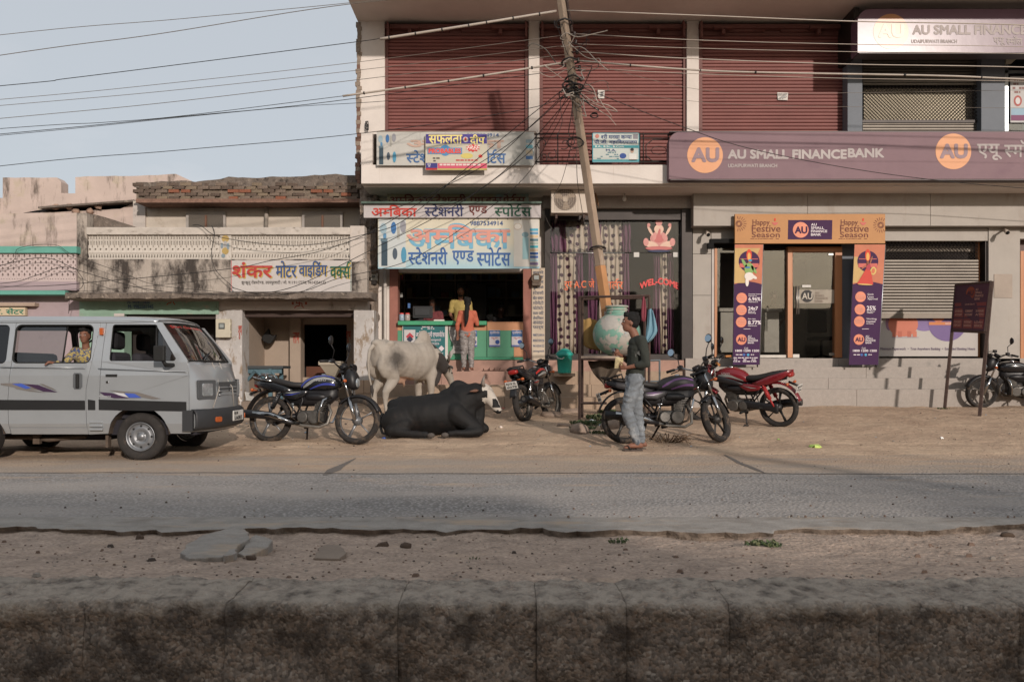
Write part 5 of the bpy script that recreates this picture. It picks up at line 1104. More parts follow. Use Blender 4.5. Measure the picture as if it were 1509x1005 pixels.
# standees
def standee(x0, x1, xb0, xb1, lab, left, rows):
 Y = 15.7; yt, ybm = 360.5, 537.5
 r = thing('bank_standee', lab, 'standee', (X((xb0+xb1)/2, Y), Y, Z(ybm, Y)), 'standees flanking the bank door')
 def q(u, v, e=0): xa = x0+(xb0-x0)*v; xc = x1+(xb1-x1)*v; return P(xa+(xc-xa)*u, yt+(ybm-yt)*v, Y-e)
 mb = MB(); f4 = [q(0, 1), q(1, 1), q(1, 0), q(0, 0)]; mb.add(f4+[Vector((p.x, p.y+.03, p.z)) for p in f4], [(0, 1, 2, 3), (4, 5, 6, 7), (0, 1, 5, 4), (1, 2, 6, 5), (2, 3, 7, 6), (3, 0, 4, 7)]); mb.build('panel', fp_, r)
 mb = MB(); mb.add([q(0, .33, .002), q(.25, .315, .002), q(.5, .305, .002), q(.75, .315, .002), q(1, .33, .002), q(1, 0, .002), q(0, 0, .002)], [tuple(range(7))]); mb.build('picture_field', mat('field_orange', 'b56a4c', .6), r, fix=False)
 mb = MB(); mb.add([q(0, .32, .003), q(.38, .32, .003), q(.9, 0.03, .003), q(0, .03, .003)] if left else [q(0, .32, .003), q(.3, .31, .003), q(0.62, 0.12, .003), q(0, .1, .003)], [(0, 1, 2, 3)]); mb.build('picture_field', mat('field_yellow', 'b8985f', .6), r, fix=False)
 c = q(.52 if left else .46, .14); cx_, cy_ = CX+(c.x)*F/c.y, HZ-(c.z-EYE)*F/c.y
 dot(r, 'lamp_disc', fp_, cx_, cy_, 15.5, Y, e=.005, n=30); patch(r, 'lamp_stripe', fr_, cx_-13, cx_+13, cy_-4, cy_-3, Y, e=.007); patch(r, 'lamp_stripe', fr_, cx_-14, cx_+14, cy_+3, cy_+9, Y, e=.007)
 dot(r, 'flame', pr('c8452f'), cx_, cy_-9, 4, Y, e=.008, ry=9); dot(r, 'flame', pr('d9a35a'), cx_, cy_-7, 2.4, Y, e=.010, ry=6)
 def D(n_, c_, x, y, rx, ry, a=0, e=.012):
  mb = MB(); fl(mb, cx_+x, cy_+y, rx, ry, Y, 0, 14, a, e); mb.build(n_, pr(c_), r, fix=False)
 if left:
  D('dancer_shirt', '7f9f5f', 0, 11, 7, 9); D('dancer_sleeve', '7f9f5f', -7, 3, 2.2, 8, -.5); D('dancer_sleeve', '7f9f5f', 7, 12, 2.2, 7, -.6); D('dancer_head', '9a6248', 1, 0, 2.4, 2.8, 0, .014); D('dancer_turban', '3f8fb5', 1.5, -1.5, 2.8, 1.6, 0, .015); D('dancer_trousers', 'd8cfc8', 0, 22, 7, 6, 0, .013); D('dancer_leg', 'd8cfc8', -3, 30, 2.6, 7, 0, .014); D('dancer_leg', 'd8cfc8', 7, 23, 5, 2.4, .5, .014); D('dancer_sash', '3f6fa5', -2, 9, 4, 1.2, 0, .015)
 else:
  mb = MB(); mb.add([P(cx_-16, cy_+33, Y-.012), P(cx_-8, cy_+35, Y-.012), P(cx_+8, cy_+34, Y-.012), P(cx_+5, cy_+16, Y-.012), P(cx_+2, cy_+10, Y-.012), P(cx_-2, cy_+10, Y-.012)], [tuple(range(6))]); mb.build('dancer_skirt', pr('c0453a'), r, fix=False)
  D('dancer_shawl', 'c9b06a', 8, 14, 4.5, 6, .2, .011); D('dancer_shawl', 'c2704e', 8, 14, 2.5, 4, .2, .013); D('dancer_top', 'a83f4a', 1, 8, 3.4, 5, 0, .014); D('dancer_head', '7d4a38', 0, 2, 2.2, 2.6, 0, .015); D('dancer_arm', '9a6248', 5, -2, 1, 6, .3, .014); D('dancer_arm', '9a6248', -5, 8, 1, 6, .9, .014); D('dancer_hem', 'c9a765', -4, 34, 11, 1, .05, .014)
 c = q(.5, .5)
 for i, (t1, t2, v) in enumerate(rows):
  a = q(.28, v); dx, dy = CX+a.x*F/a.y, HZ-(a.z-EYE)*F/a.y; dot(r, 'text_disc', od, dx, dy, 7.8, Y, e=.005, n=24)
  for k, t in enumerate(t1): write(t, dx-6, dx+6, dy-3+k*3.4, dy-.6+k*3.4, Y, m=pr('d6a090'), parent=r, fat=.001, eps=.008)
  for (t, w0, h0, h1) in t2: write(t, dx+10, dx+10+w0, dy+h0, dy+h1, Y, m=wht, parent=r, fat=.006 if h1-h0 > 3.5 else .002, eps=.006)
 a = q(.5, .70); dx, dy = CX+a.x*F/a.y, HZ-(a.z-EYE)*F/a.y; patch(r, 'divider', wht, dx-5, dx+5, dy, dy+.7, Y, e=.005)
 a = q(.3, .79); dx, dy = CX+a.x*F/a.y, HZ-(a.z-EYE)*F/a.y; dot(r, 'round_logo', od, dx, dy, 7.8, Y, e=.005, n=24); write('AU', dx-5.5, dx+5.5, dy-3, dy+3, Y, m=fp_, parent=r, fat=.006, eps=.009)
 for i, (t, b) in enumerate((('AU', 5), ('SMALL', 11), ('FINANCE', 14.5), ('BANK', 9))): write(t, dx+9.5, dx+9.5+b, dy-6+i*3.2, dy-3.6+i*3.2, Y, m=wht, parent=r, fat=.003, eps=.006)
 write('Call:', dx+4, dx+10, dy+11.5, dy+14, Y, m=wht, parent=r, fat=.001); write('1800 1200 1200', dx-9, dx+26, dy+15, dy+18, Y, m=wht, parent=r, fat=.005)
 for k, cc in ((0, '3f5fa0'), (6, '4a9ac0')): dot(r, 'badge', pr(cc), dx+4+k, dy+22.5, 1.9, Y, e=.005, n=12)
 tlines(r, dx-9, dx+2, dy+21.5, dy+24, 1, Y, wht, 3); tlines(r, dx+13, dx+25, dy+21.5, dy+24, 1, Y, wht, 4)
 if left: tlines(r, dx-14, dx+24, dy+26, dy+34, 3, Y, wht, 5, dens=.95)
 for u in (.06, .94): p = q(u, 1); mb = MB(); mb.tube([p+Vector((0, .02, .05)), p+Vector((0, .02, Z(541, Y)-p.z+.0))], .015, 6); mb.build('foot', steel, r)
 for u in (0, 1): mb = MB(); mb.tube([q(u, 0, -.02), q(u, 1, -.02)], .012, 5); mb.build('side_rod', MATS['aluminium'], r)
standee(1083, 1124.5, 1080, 1119, 'purple standee with turbaned male dancer print left of the bank glass', True,
 [(('Savings', 'Account'), (('Monthly Interest', 20, -6.5, -4.5), ('Payouts at', 12, -4, -2), ('6.96%', 17.5, -1, 4), ('Interest p.a.', 14, 5, 7)), .445), (('Current', 'Account'), (('24x7', 14, -5, 0), ('Ease of', 10, 1, 3), ('Banking', 11, 3.6, 5.6)), .545), (('Fixed', 'Deposit'), (('Earn upto', 11, -5.5, -3.5), ('8.77%', 19, -2, 3.5), ('Interest p.a.', 13, 4.5, 6.5)), .645)])
standee(1259.5, 1304.5, 1251, 1294, 'purple standee with red skirted female dancer print right of the bank door', False,
 [(('Loan', 'Products'), (('Quick', 9, -5, -2), ('Loan', 9, -1.2, 1.4), ('Approval', 15, 2, 5)), .435), (('Locker', 'Facility'), (('25%', 13, -5, 1), ('for Senior', 12, 2, 3.6), ('Citizens', 9, 4, 5.6)), .54), (('Business', 'Banking'), (('Working', 15, -5, -2), ('Capital/', 14, -1.2, 2), ('OD Facility', 11, 2.6, 4.4)), .64)])
# window poster with the piggy bank
Y = 16.3
pgp = pr('b9705c'); pgd = pr('a8604f')
dot(wp, 'pig_body', pgp, 1331, 478, 22, Y, ry=18, n=30); dot(wp, 'pig_ear', pr('87677f'), 1310, 476, 5, Y, e=.003, ry=11)
for x in (1318, 1326, 1340, 1348): patch(wp, 'pig_leg', pgd if x in (1326, 1340) else pgp, x-3, x+3, 488, 496.5, Y, e=.005)
dot(wp, 'purple_disc', pr('6f5c86'), 1396, 474, 29, Y, n=30); dot(wp, 'purple_disc', pr('7c6a94'), 1362, 470, 22, Y, e=.003, n=30, ry=18); dot(wp, 'round_logo', od, 1383, 465, 10, Y, e=.006); patch(wp, 'orange_band', pr('c07a50'), 1369, 1432, 474.5, 479, Y, e=.006); write('चलो आगे बढ़ें', 1392, 1426, 475, 479, Y, m=wht, parent=wp, eps=.008)
mpd = pr('6b5f70')
write('Minimum Paperwork  •  True Anywhere Banking  •  Extended Banking Hours', 1297, 1437, 512, 517, Y, m=mpd, parent=wp, fat=.002)
patch(wp, 'pig_shadow', pr('8d8690'), 1314, 1354, 496.8, 497.8, Y)
# poster in the upper window
s11 = sign('window_poster', 'pale bank poster with a dial picture taped inside the upper corner window', 1489, 1530, 113, 181, 15.86, .01, pr('b5b3b2'))
dot(s11, 'dial_picture', pr('a85f5a'), 1500, 149, 6, 15.86, ry=8); dot(s11, 'dial_picture', pr('c9c5c4'), 1500, 149, 3.5, 15.86, ry=5, e=.006); patch(s11, 'band', pr('8fa8b8'), 1490, 1529, 160, 176, 15.86); patch(s11, 'band', pr('7a4a68'), 1490, 1529, 170, 178, 15.86, e=.004); tlines(s11, 1492, 1528, 116, 140, 4, 15.86, pr('8a6a66'), 9)
# notes on the shutters
def note(x, y, w_, h_, lab, a):
 mb = MB(); Yn = 16.025; mb.add([P(x-w_, y-h_, Yn), P(x+w_, y-h_+a, Yn), P(x+w_*.9, y+h_+a, Yn-.01), P(x-w_*.9, y+h_, Yn-.012)], [(0, 1, 2, 3)]); mb.add([v+Vector((0, .004, 0)) for v in (P(x-w_, y-h_, Yn), P(x+w_, y-h_+a, Yn), P(x+w_*.9, y+h_+a, Yn-.01), P(x-w_*.9, y+h_, Yn-.012))], [(0, 1, 2, 3)])
 o = solo(mb, 'paper_note', MATS['paper_white'], lab, 'note', 'paper notes on the shutters'); return o
n1 = note(886, 139, 5, 6, 'white paper note on the middle shutter beside the tangled pole', .5); n2 = note(1153.5, 142, 8, 5.5, 'white to-let note on the shutter next to the grey pilaster', .5)
write('TO LET', 1147, 1160, 138, 141, 16.0, m=pr('77777a'), parent=n2, fat=.002); tlines(n2, 1147, 1160, 142, 146, 2, 15.99, pr('8a8a8c'), 2); tlines(n1, 882, 890, 135, 143, 3, 16.0, pr('8a8a8c'), 2)
# counter posters
Y = 16.15
s12 = sign('teal_poster', 'teal printing services poster on the green counter above the grey bull hump', 593, 660, 479, 529, Y-.02, .004, pr('c1bcb8'), 'poster', bev=0)
patch(s12, 'print_field', pr('2f6467'), 594, 656, 480, 526, Y-.02); patch(s12, 'photo_block', pr('b5b2b2'), 595.5, 612, 486, 505, Y-.02, e=.005); dot(s12, 'gem_picture', pr('a8424a'), 604, 496, 6, Y-.02, e=.007, n=4); dot(s12, 'gem_picture', pr('33384a'), 604, 500, 5, Y-.02, e=.009, n=4)
write('अम~बिका स~टेशनरी एण~ड स~पोट^स'.replace('बि', 'िब'), 613, 655, 488, 498, Y-.02, m=wht, parent=s12, fat=.003, eps=.006); write('उदयपुरवाटी', 634, 650, 499, 503.5, Y-.02, m=wht, parent=s12, fat=.001, eps=.006); write('8003330576', 634, 647, 505, 508, Y-.02, m=wht, parent=s12, fat=.001, eps=.006); tlines(s12, 618, 640, 481, 486, 2, Y-.02, wht, 2, .006); dot(s12, 'badge', wht, 650.5, 513.5, 4.4, Y-.02, e=.006, n=4); write('@gmail.com', 637, 653, 519, 522, Y-.02, m=wht, parent=s12, fat=.001, eps=.006)
torn = MB(); torn.add([P(x, y, Y-.02) for x, y in ((661, 481), (675, 481.5), (682, 482), (682, 521), (668, 521), (664, 528.5), (660, 528), (659, 524), (667, 514), (668, 508), (664, 500), (662, 491))], [tuple(range(12))])
tn = solo(torn, 'torn_newspaper', mat('newsprint', '9b9894', .8, var=.15, vs=25), 'torn grey newspaper sheet on the counter left of the girl legs', 'poster', fix=False); tlines(tn, 668, 680, 485, 518, 12, Y-.02, pr('6f6c6a'), 4)
CG2 = 'blue and white exam posters on the counter'
for (x0, x1, lab) in ((693, 703, 'blue and white poster half hidden behind the girl'), (721, 737, 'blue and white poster in the middle of the right green panel'), (754, 770, 'blue and white poster over the green and orange seam')):
 q_ = sign('counter_poster', lab, x0, x1, 486.5, 511, Y-.02, .003, pr('b9b5b8'), 'poster', CG2); Yp = Y-.02
 patch(q_, 'header', pr('3f6390'), x0, x1, 487, 496, Yp); write('प्रतियोगिता', x0+1, x1-1, 488, 493, Yp, m=wht, parent=q_, fat=.001, eps=.006); patch(q_, 'footer', pr('3f5590'), x0, x1, 508.5, 510.5, Yp); dot(q_, 'badge', pr('2f4a86'), x1-4, 504, 3.2, Yp); tlines(q_, x0+2, x1-2, 497, 503, 3, Yp, pr('a86a6a'), 3, dens=.6)
# welcome board on the plinth and painted list on the pillar
wb = sign('welcome_board', 'white painted plinth patch ending in red capitals behind the grey bull', 600, 661, 530, 549, 16.06, .04, mat('board_white', 'b3a69e', .8)); write('WELCOME', 600, 653, 534, 544, 16.06, m=pr('a8423b'), parent=wb, fat=.008)
for i, t in enumerate(('हमारे', 'यहाँ', 'स्कूल', 'पुस्तकें', 'स्टेशनरी', 'खेल सामान', 'मोमेंटो', 'फोटोस्टेट', 'कलर प्रिंट', 'लेमिनेशन', 'आनलाइन', 'फार्म')): 
 t2 = t.replace('स्क', 'स~क').replace('स्त', 'स~त').replace('स्ट', 'स~ट').replace('प्र', 'पर'); write(t2, 785.5, 801, 399+i*7.4, 404.5+i*7.4, 16.15, m=pr('4a5468'), parent=pil, fat=.002, slant=.0)
for i, t in enumerate(('9887534914', '8003330576', '9414354132', 'उदयपुरवाटी')): write(t, 785.5, 802, 492+i*8, 495.5+i*8, 16.15, m=pr('4f5d78'), parent=pil, fat=.001)
# notice board on two legs by the roadside
Yn, Yf = 13.7, 15.05
nb = thing('notice_board', 'tilted maroon bank services board on two rusty legs in the sand', 'sign', (X(1418, 14.4), 14.4, gz(14.4)))
rust = mat('rusty_iron', '4a3a34', .8, var=.25, vs=14, bump=.2)
mpl = mat('board_maroon', '43263c', .5, var=.08); cell = mat('cell_red', '7a3a3c', .5); pt = pr('b58f84')
def nbp(u, v, e=0):
 """u 0..1 across, v 0..1 down: panel corners from the photo"""
 tl, tr_, bl_, br_ = P(1408, 420, Yf), P(1460, 416, Yn), P(1402, 487, Yf), P(1451, 489, Yn)
 p = (tl*(1-u)+tr_*u)*(1-v)+(bl_*(1-u)+br_*u)*v; n_ = (tr_-tl).cross(bl_-tl).normalized()
 if n_.x > 0: n_ = -n_
 return p+n_*e
mb = MB(); f4 = [nbp(0, 0), nbp(1, 0), nbp(1, 1), nbp(0, 1)]; b4 = [nbp(0, 0, -.04), nbp(1, 0, -.04), nbp(1, 1, -.04), nbp(0, 1, -.04)]; mb.add(f4+b4, [(0, 1, 2, 3), (4, 5, 6, 7), (0, 1, 5, 4), (1, 2, 6, 5), (2, 3, 7, 6), (3, 0, 4, 7)]); mb.build('panel', mpl, nb)
mb = MB()
for (a, b) in (((0, 0), (1, 0)), ((1, 0), (1, 1)), ((1, 1), (0, 1)), ((0, 1), (0, 0))): mb.tube([nbp(*a, -.01), nbp(*b, -.01)], .028, 4, smooth=False)
mb.build('frame', rust, nb)
for (u, xb, yb, Yl) in ((0, 1392, 599, Yf), (1, 1443, 615, Yn)):
 a = nbp(u, -.02, -.02); b = P(xb, yb+4, Yl); mb = MB(); mb.tube([a, b], .034, 4, smooth=False); mb.build('leg', rust, nb)
def nq(u0, u1, v0, v1, m, name, e=.004): mb = MB(); mb.add([nbp(u0, v1, e), nbp(u1, v1, e), nbp(u1, v0, e), nbp(u0, v0, e)], [(0, 1, 2, 3)]); return mb.build(name, m, nb, fix=False)
nq(.04, .96, .40, .47, cell, 'band')
mb = MB(); mb.add([nbp(.48+.13*math.cos(k*.3142), .2+.14*math.sin(k*.3142), .004) for k in range(20)], [tuple(range(20))]); mb.build('round_logo', pr('8a4a3a'), nb, fix=False)
def nw(t, u0, u1, v0, v1, m, fat=.002):
 vs, fs = compose(t); a0 = min(v.x for v in vs); a1 = max(v.x for v in vs); b0 = min(v.y for v in vs); b1 = max(v.y for v in vs); mb = MB(); o = [(0, 0)]+[(fat*math.cos(k*1.57), fat*math.sin(k*1.57)) for k in range(4)]
 for i, (dx, dz) in enumerate(o): mb.add([nbp(u0+(u1-u0)*(v.x-a0)/(a1-a0)+dx, v1+(v0-v1)*(v.y-b0)/(b1-b0)+dz, .008+i*.0003) for v in vs], fs)
 return mb.build('lettering', m, nb, fix=False)
nw('AU', .39, .57, .15, .25, mpl, .006)
for i, (t, u) in enumerate((('AU', .70), ('SMALL', .82), ('FINANCE', .86), ('BANK', .78))): nw(t, .63, u, .11+i*.065, .155+i*.065, pt)
nw('आपकी सेवा में', .36, .64, .415, .455, pt, .001)
for r_ in range(2):
 for c_ in range(3):
  u0 = .05+c_*.31; v0 = .51+r_*.23; nq(u0, u0+.28, v0, v0+.2, cell, 'cell')
  for k, t in enumerate((('SAVINGS', 'ACCOUNT'), ('CURRENT', 'ACCOUNT'), ('24 HOURS', 'ATM'), ('FIXED', 'DEPOSIT'), ('INTERNET', 'BANKING'), ('LOAN', 'SERVICES'))[r_*3+c_]): nw(t, u0+.03, u0+.25, v0+.045+k*.075, v0+.09+k*.075, pt, .003)
# ------------------------------------------------------------ small fittings
acm = mat('ac_cream', 'b9ada0', .5, var=.06)
Y = 15.55
ac = thing('air_conditioner', 'cream outdoor air conditioner unit with a fan grille hung beside the leaning pole', 'air conditioner', (X(842, Y), Y, Z(315, Y)))
mb = MB(); mb.pbox(812, 869, 270, 314, Y, .3); mb.build('casing', acm, ac, bevel=.01)
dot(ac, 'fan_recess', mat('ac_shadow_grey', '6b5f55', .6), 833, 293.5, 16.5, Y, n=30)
mb = MB()
for k in range(3):
 a = k*2.094+.5; c = P(833, 293.5, Y-.006)
 mb.add([c+Vector((math.cos(a+t)*r*.205, 0, math.sin(a+t)*r*.205)) for r, t in ((.15, 0), (.95, -.3), (1, .1), (.95, .5), (.5, .5), (.2, .9))], [tuple(range(6))])
mb.build('fan_blade', mat('fan_tan', '8f7f6e', .5), ac, fix=False); dot(ac, 'fan_hub', mat('hub_cream', 'a89a8a', .5), 833, 293.5, 4.5, Y, e=.009)
mb = MB()
for k in range(1, 5): mb.tube([P(833+k*4*math.cos(t/14*6.283), 293.5+k*4*math.sin(t/14*6.283), Y-.018) for t in range(14)], .0025, 4, closed=True)
for k in range(-5, 6): mb.tube([P(833+k*3, 275.5, Y-.016), P(833+k*3, 311, Y-.016)], .002, 4)
mb.build('grille', acm, ac); patch(ac, 'side_panel_seam', MATS['panel_seam'], 851.5, 852, 271, 313, Y); write('LLOYD', 854, 866, 278, 281, Y, m=pr('5b5f63'), parent=ac, fat=.002)
for x in (820, 861): mb = MB(); mb.pbox(x-1.5, x+1.5, 314, 322, Y+.05, .6); mb.build('bracket', rust, ac)
mb = MB()
for k in range(4): mb.tube([P(872, 276, 15.9), P(878+k, 284+k*4, 15.85), P(876+k*2, 296+k*3, 15.9)], .01, 5)
mb.ball(P(876, 275, 15.9), .06, 8); solo(mb, 'cable_bundle', mat('tan_cable', '8a6a50', .7), 'knot of tan cables beside the air conditioner', 'cables')
def meter(x0, x1, y0, y1, Y, lab, m, wx):
 t = thing('electric_meter', lab, 'electric meter', (X((x0+x1)/2, Y), Y, Z(y1, Y)), 'electric meters on the house fronts'); pp('box', m, t, x0, x1, y0, y1, Y, .12, .012)
 pp('window', mat('meter_grey', '4c4f4f', .3), t, x0+wx[0], x0+wx[1], y0+wx[2], y0+wx[3], Y-.008, .01); pp('dial', mat('meter_dial', '8c9290', .4), t, x0+wx[0]+1.5, x0+wx[1]-1.5, y0+wx[2]+1.5, y0+wx[3]-2, Y-.014, .008)
 mb = MB(); mb.pbox(x1-.5, x1+1.5, y0+5, y0+9, Y+.02, .04); mb.pbox(x1-.5, x1+1.5, y1-10, y1-6, Y+.02, .04); mb.build('clasp', m, t); return t
meter(317.5, 339, 470, 497.5, 15.36, 'cream plastic electric meter box on the white pillar behind the van', mat('meter_cream', 'b5ae9c', .5), (4.5, 13.5, 6, 15))
meter(546, 555, 404.5, 413, 15.9, 'small grey metering box near the left end of the blue shop board', mat('meter_box_grey', '9a9892', .5), (1.5, 7, 1.5, 5)); pp('lower_box', roomk, oh, 547.5, 554, 413.5, 419, 15.92, .1)
mt = thing('round_meter', 'round brown electric meter hung in wires on the painted pillar', 'electric meter', (X(790, 16), 16, Z(420, 16))); mb = MB(); mb.tube([P(790, 411, 16.0), P(790, 411, 16.12)], [.09, .11], 16); mb.build('housing', mat('bakelite', '5d4e42', .5), mt); pp('dial', MATS['meter_dial'], mt, 787, 794, 406, 412, 15.985, .01); pp('terminal_box', MATS['bakelite'], mt, 784, 797, 413, 421, 16.02, .1, .01)
def cctv(x, y, Y, lab, dx):
 t = thing('security_camera', lab, 'security camera', (X(x, Y), Y, Z(y+6, Y)), 'security cameras on the bank front'); a = P(x, y-2, Y+.15); b = P(x, y, Y)
 mb = MB(); mb.tube([a, b], .02, 6); mb.ball(a, .03, 8); mb.build('bracket', acm, t); mb = MB(); c = P(x+dx, y+3, Y-.1); mb.tube([b, c], [.035, .045], 12); mb.build('camera_body', acm, t); mb = MB(); mb.ball(c, .038, 10); mb.build('lens', black, t)
cctv(1041, 343, 16.0, 'white bullet security camera above the left bank pillar', 3); cctv(1481, 340, 15.9, 'white security camera under the fascia above the right bank pillar', 4)
mb = MB(); mb.pbox(1047, 1085, 352, 358, 15.95, .12); mb.pbox(1044, 1052, 358, 366, 15.95, .12); solo(mb, 'cable_trunking', black, 'stepped black trunking under the fascia left of the festive header', 'trunking')
# ------------------------------------------------------------ street stall: iron frame, table, pot, cloths
st = thing('stall_frame', 'rusty angle iron stall frame with a plank table top beside the walking boy', 'stall', (X(905, 12.9), 13.0, gz(13)))
Ya, Yb2 = 12.75, 13.45
def post(x, y0, y1, Y, r=.022): mb = MB(); mb.tube([P(x, y0, Y), P(x, y1, Y)], r, 4, smooth=False); mb.build('post', rust, st)
post(854, 437, 626, Ya); post(956.5, 435, 628, Ya); post(858, 440, 618, Yb2); post(950, 438, 610, Yb2)
for (a, b) in ((P(854, 438, Ya), P(957, 436, Ya)), (P(858, 441, Yb2), P(950, 439, Yb2)), (P(854, 438, Ya), P(858, 441, Yb2)), (P(956.5, 436, Ya), P(950, 439, Yb2)), (P(854, 529, Ya), P(957, 530, Ya)), (P(854, 594, Ya), P(894, 594, Ya)), (P(858, 529, Yb2), P(950, 530, Yb2))):
 mb = MB(); mb.tube([a, b], .02, 4, smooth=False); mb.build('crossbar', rust, st)
zt = Z(527, Ya); wd = mat('weathered_board', '97877a', .85, var=.2, vs=6, stain=('63564c', .55, (1, 9, 9), .1)); yy = Ya-.01
for k in range(4): mb = MB(); mb.box(X(856, Ya), X(950, Ya), yy+k*.178, yy+k*.178+.172, zt-.01, zt+.025+.004*(k % 2)); mb.build('plank', wd, st, bevel=.003)
# big round water pot
pc = P(909, 496, 13.08); potm = mat('mint_pot', '6f9788', .55, var=.08, vs=4, stain=('aaa39a', .50, (3.4, 3.4, 3.4), .04), grime=('4d7a6c', .6, (6, 6, 6), .1), bump=.15, bs=14)
wpot = thing('water_pot', 'huge mint green peeling water pot standing on the stall table', 'pot', (pc.x, pc.y, zt+.03))
rp = .385; prof = [(0, -.36), (.10, -.36)]
for k in range(1, 19): a = -math.pi/2+.35+(math.pi-.75)*k/18; prof.append((rp*math.cos(a)*1.02, rp*.93*math.sin(a)))
prof += [(.19, .345), (.165, .36), (.16, .375), (.175, .39), (.175, .405), (.16, .41), (.16, .425), (.185, .44), (.185, .46), (.15, .462), (.13, .40), (.12, .3), (0, .1)]
mb = MB(); mb.lathe([(r*1.0, h) for r, h in prof], (pc.x, pc.y, zt+.03+.36), n=40); mb.build('vessel', potm, wpot)
mb = MB(); mb.lathe([(.176, .388), (.18, .395), (.176, .408)], (pc.x, pc.y, zt+.39), n=30); mb.lathe([(.187, .438), (.192, .45), (.187, .463)], (pc.x, pc.y, zt+.39), n=30); mb.build('rim', mat('pot_rim_grey', '9a9d94', .6), wpot)
def sph_print(u0, u1, v0, v1, m, name, jag=0, seed=0):
 mb = MB(); rn_ = random.Random(seed); NU, NV = 8, 8; vs = []
 for j in range(NV+1):
  for i in range(NU+1):
   u = u0+(u1-u0)*i/NU; v = v0+(v1-v0)*j/NV
   if i in (0, NU): u += rn_.uniform(-jag, jag)
   if j in (0, NV): v += rn_.uniform(-jag, jag)
   r = rp*1.026; vs.append((pc.x+r*math.cos(v)*math.sin(u), pc.y-r*math.cos(v)*math.cos(u), zt+.39+rp*.945*math.sin(v)))
 mb.add(vs, [(j*(NU+1)+i, j*(NU+1)+i+1, (j+1)*(NU+1)+i+1, (j+1)*(NU+1)+i) for j in range(NV) for i in range(NU)], 0, True); return mb.build(name, m, wpot, fix=False)
pa = mat('peeling_paper', 'a39e97', .8, var=.12, vs=14, stain=('7a93a0', .6, (9, 9, 9), .05), grime=('a86a62', .66, (12, 12, 12), .04))
sph_print(-.75, -.1, .15, .95, pa, 'paper_patch', .07, 1); sph_print(-.55, -.1, -.5, -.12, pa, 'paper_patch', .06, 2); sph_print(.0, .6, .35, .9, pa, 'paper_patch', .08, 3); sph_print(.15, .5, -.15, .2, pa, 'paper_patch', .07, 4)
def drape(name, lab, cat, m, top, rows, amp=.03, grp=None):
 """hanging cloth: rows of (x0,x1,y) in photo pixels at depth top"""
 mb = MB(); vs = []; n = 14
 for j, (a, b, y) in enumerate(rows):
  for i in range(n+1):
   t = i/n; vs.append(P(a+(b-a)*t, y+1.2*math.sin(t*9+j), top+amp*math.sin(t*11+j*.8)))
 mb.add(vs, [(j*(n+1)+i, j*(n+1)+i+1, (j+1)*(n+1)+i+1, (j+1)*(n+1)+i) for j in range(len(rows)-1) for i in range(n)], 0, True)
 o = solo(mb, name, m, lab, cat, grp, fix=False); q = o.modifiers.new('s', 'SUBSURF'); q.levels = q.render_levels = 1; q = o.modifiers.new('t', 'SOLIDIFY'); q.thickness = .008; return o
drape('yellow_cloth', 'dirty mustard cloth tied behind the water pot', 'cloth', mat('mustard_cloth', '9c7d4c', .9, var=.15), 13.5, [(858, 878, 470), (857, 884, 480), (856, 889, 495), (856, 893, 508), (872, 894, 516)])
drape('tarpaulin', 'ragged brown tarpaulin hanging under the stall table', 'tarpaulin', mat('tarp_brown', '4f453b', .9, var=.2), 13.1, [(865, 915, 531), (869, 914, 540), (875, 910, 550), (882, 901, 558), (888, 893, 564), (891, 893, 569)], .06)
drape('blue_towel', 'light blue towel over the frame post behind the boy', 'towel', mat('blue_towel', '6f93a3', .95, var=.08), 12.7, [(955, 962, 456), (954, 965, 470), (953, 968, 485), (952, 969, 492), (952, 956, 505)])
drape('red_cord_loop', 'dark red strap looped on the frame post over the boy head', 'strap', mat('red_strap', '7a3540', .7), 12.66, [(947, 950, 438), (945, 952, 450), (945, 952, 462), (946, 951, 474)], .01)
# teal bin hung by the steps
bx = X(832, 15.25); bnm = mat('bin_teal', '2a9a8c', .4, var=.04)
bn = thing('litter_bin', 'bright teal plastic bin with domed lid by the parlour steps', 'bin', (bx, 15.25, Z(550, 15.25)))
mb = MB(); mb.lathe([(0, 0), (.125, 0), (.13, .02), (.152, .33), (.165, .33), (.165, .35), (.15, .36)], (bx, 15.25, Z(550, 15.25)), n=28); mb.build('body', bnm, bn)
mb = MB(); mb.lathe([(.17, .355), (.17, .37), (.16, .385), (.12, .43), (.06, .465), (.02, .475), (0, .476)], (bx, 15.25, Z(550, 15.25)), n=28); mb.build('lid', bnm, bn)
mb = MB(); h0 = Z(550, 15.25)+.3; mb.tube([(bx-.16, 15.12, h0+.03), (bx-.13, 15.07, h0-.02), (bx-.06, 15.05, h0-.03), (bx-.02, 15.08, h0)], .01, 6); mb.build('handle', MATS['white_clamp'], bn)
mb = MB(); mb.box(bx-.2, bx+.2, 15.2, 15.6, Z(550, 15.25)-.06, Z(550, 15.25)-.002); pl_ = solo(mb, 'stone_ledge', ts, 'tan stone ledge carrying the teal bin', 'ledge')
# steel trestle right of the boy
tr = thing('steel_trestle', 'low pale steel trestle behind the walking boy', 'trestle', (X(960, 14.6), 14.6, gz(14.6)))
for (a, b) in (((957, 531), (957, 585)), ((972, 531), (972, 585)), ((940, 532), (973, 531)), ((940, 562), (973, 562))): mb = MB(); mb.tube([P(*a, 14.6), P(*b, 14.6)], .018, 4, smooth=False); mb.build('bar', mat('pale_steel', '7d8488', .5, metal=.4), tr)
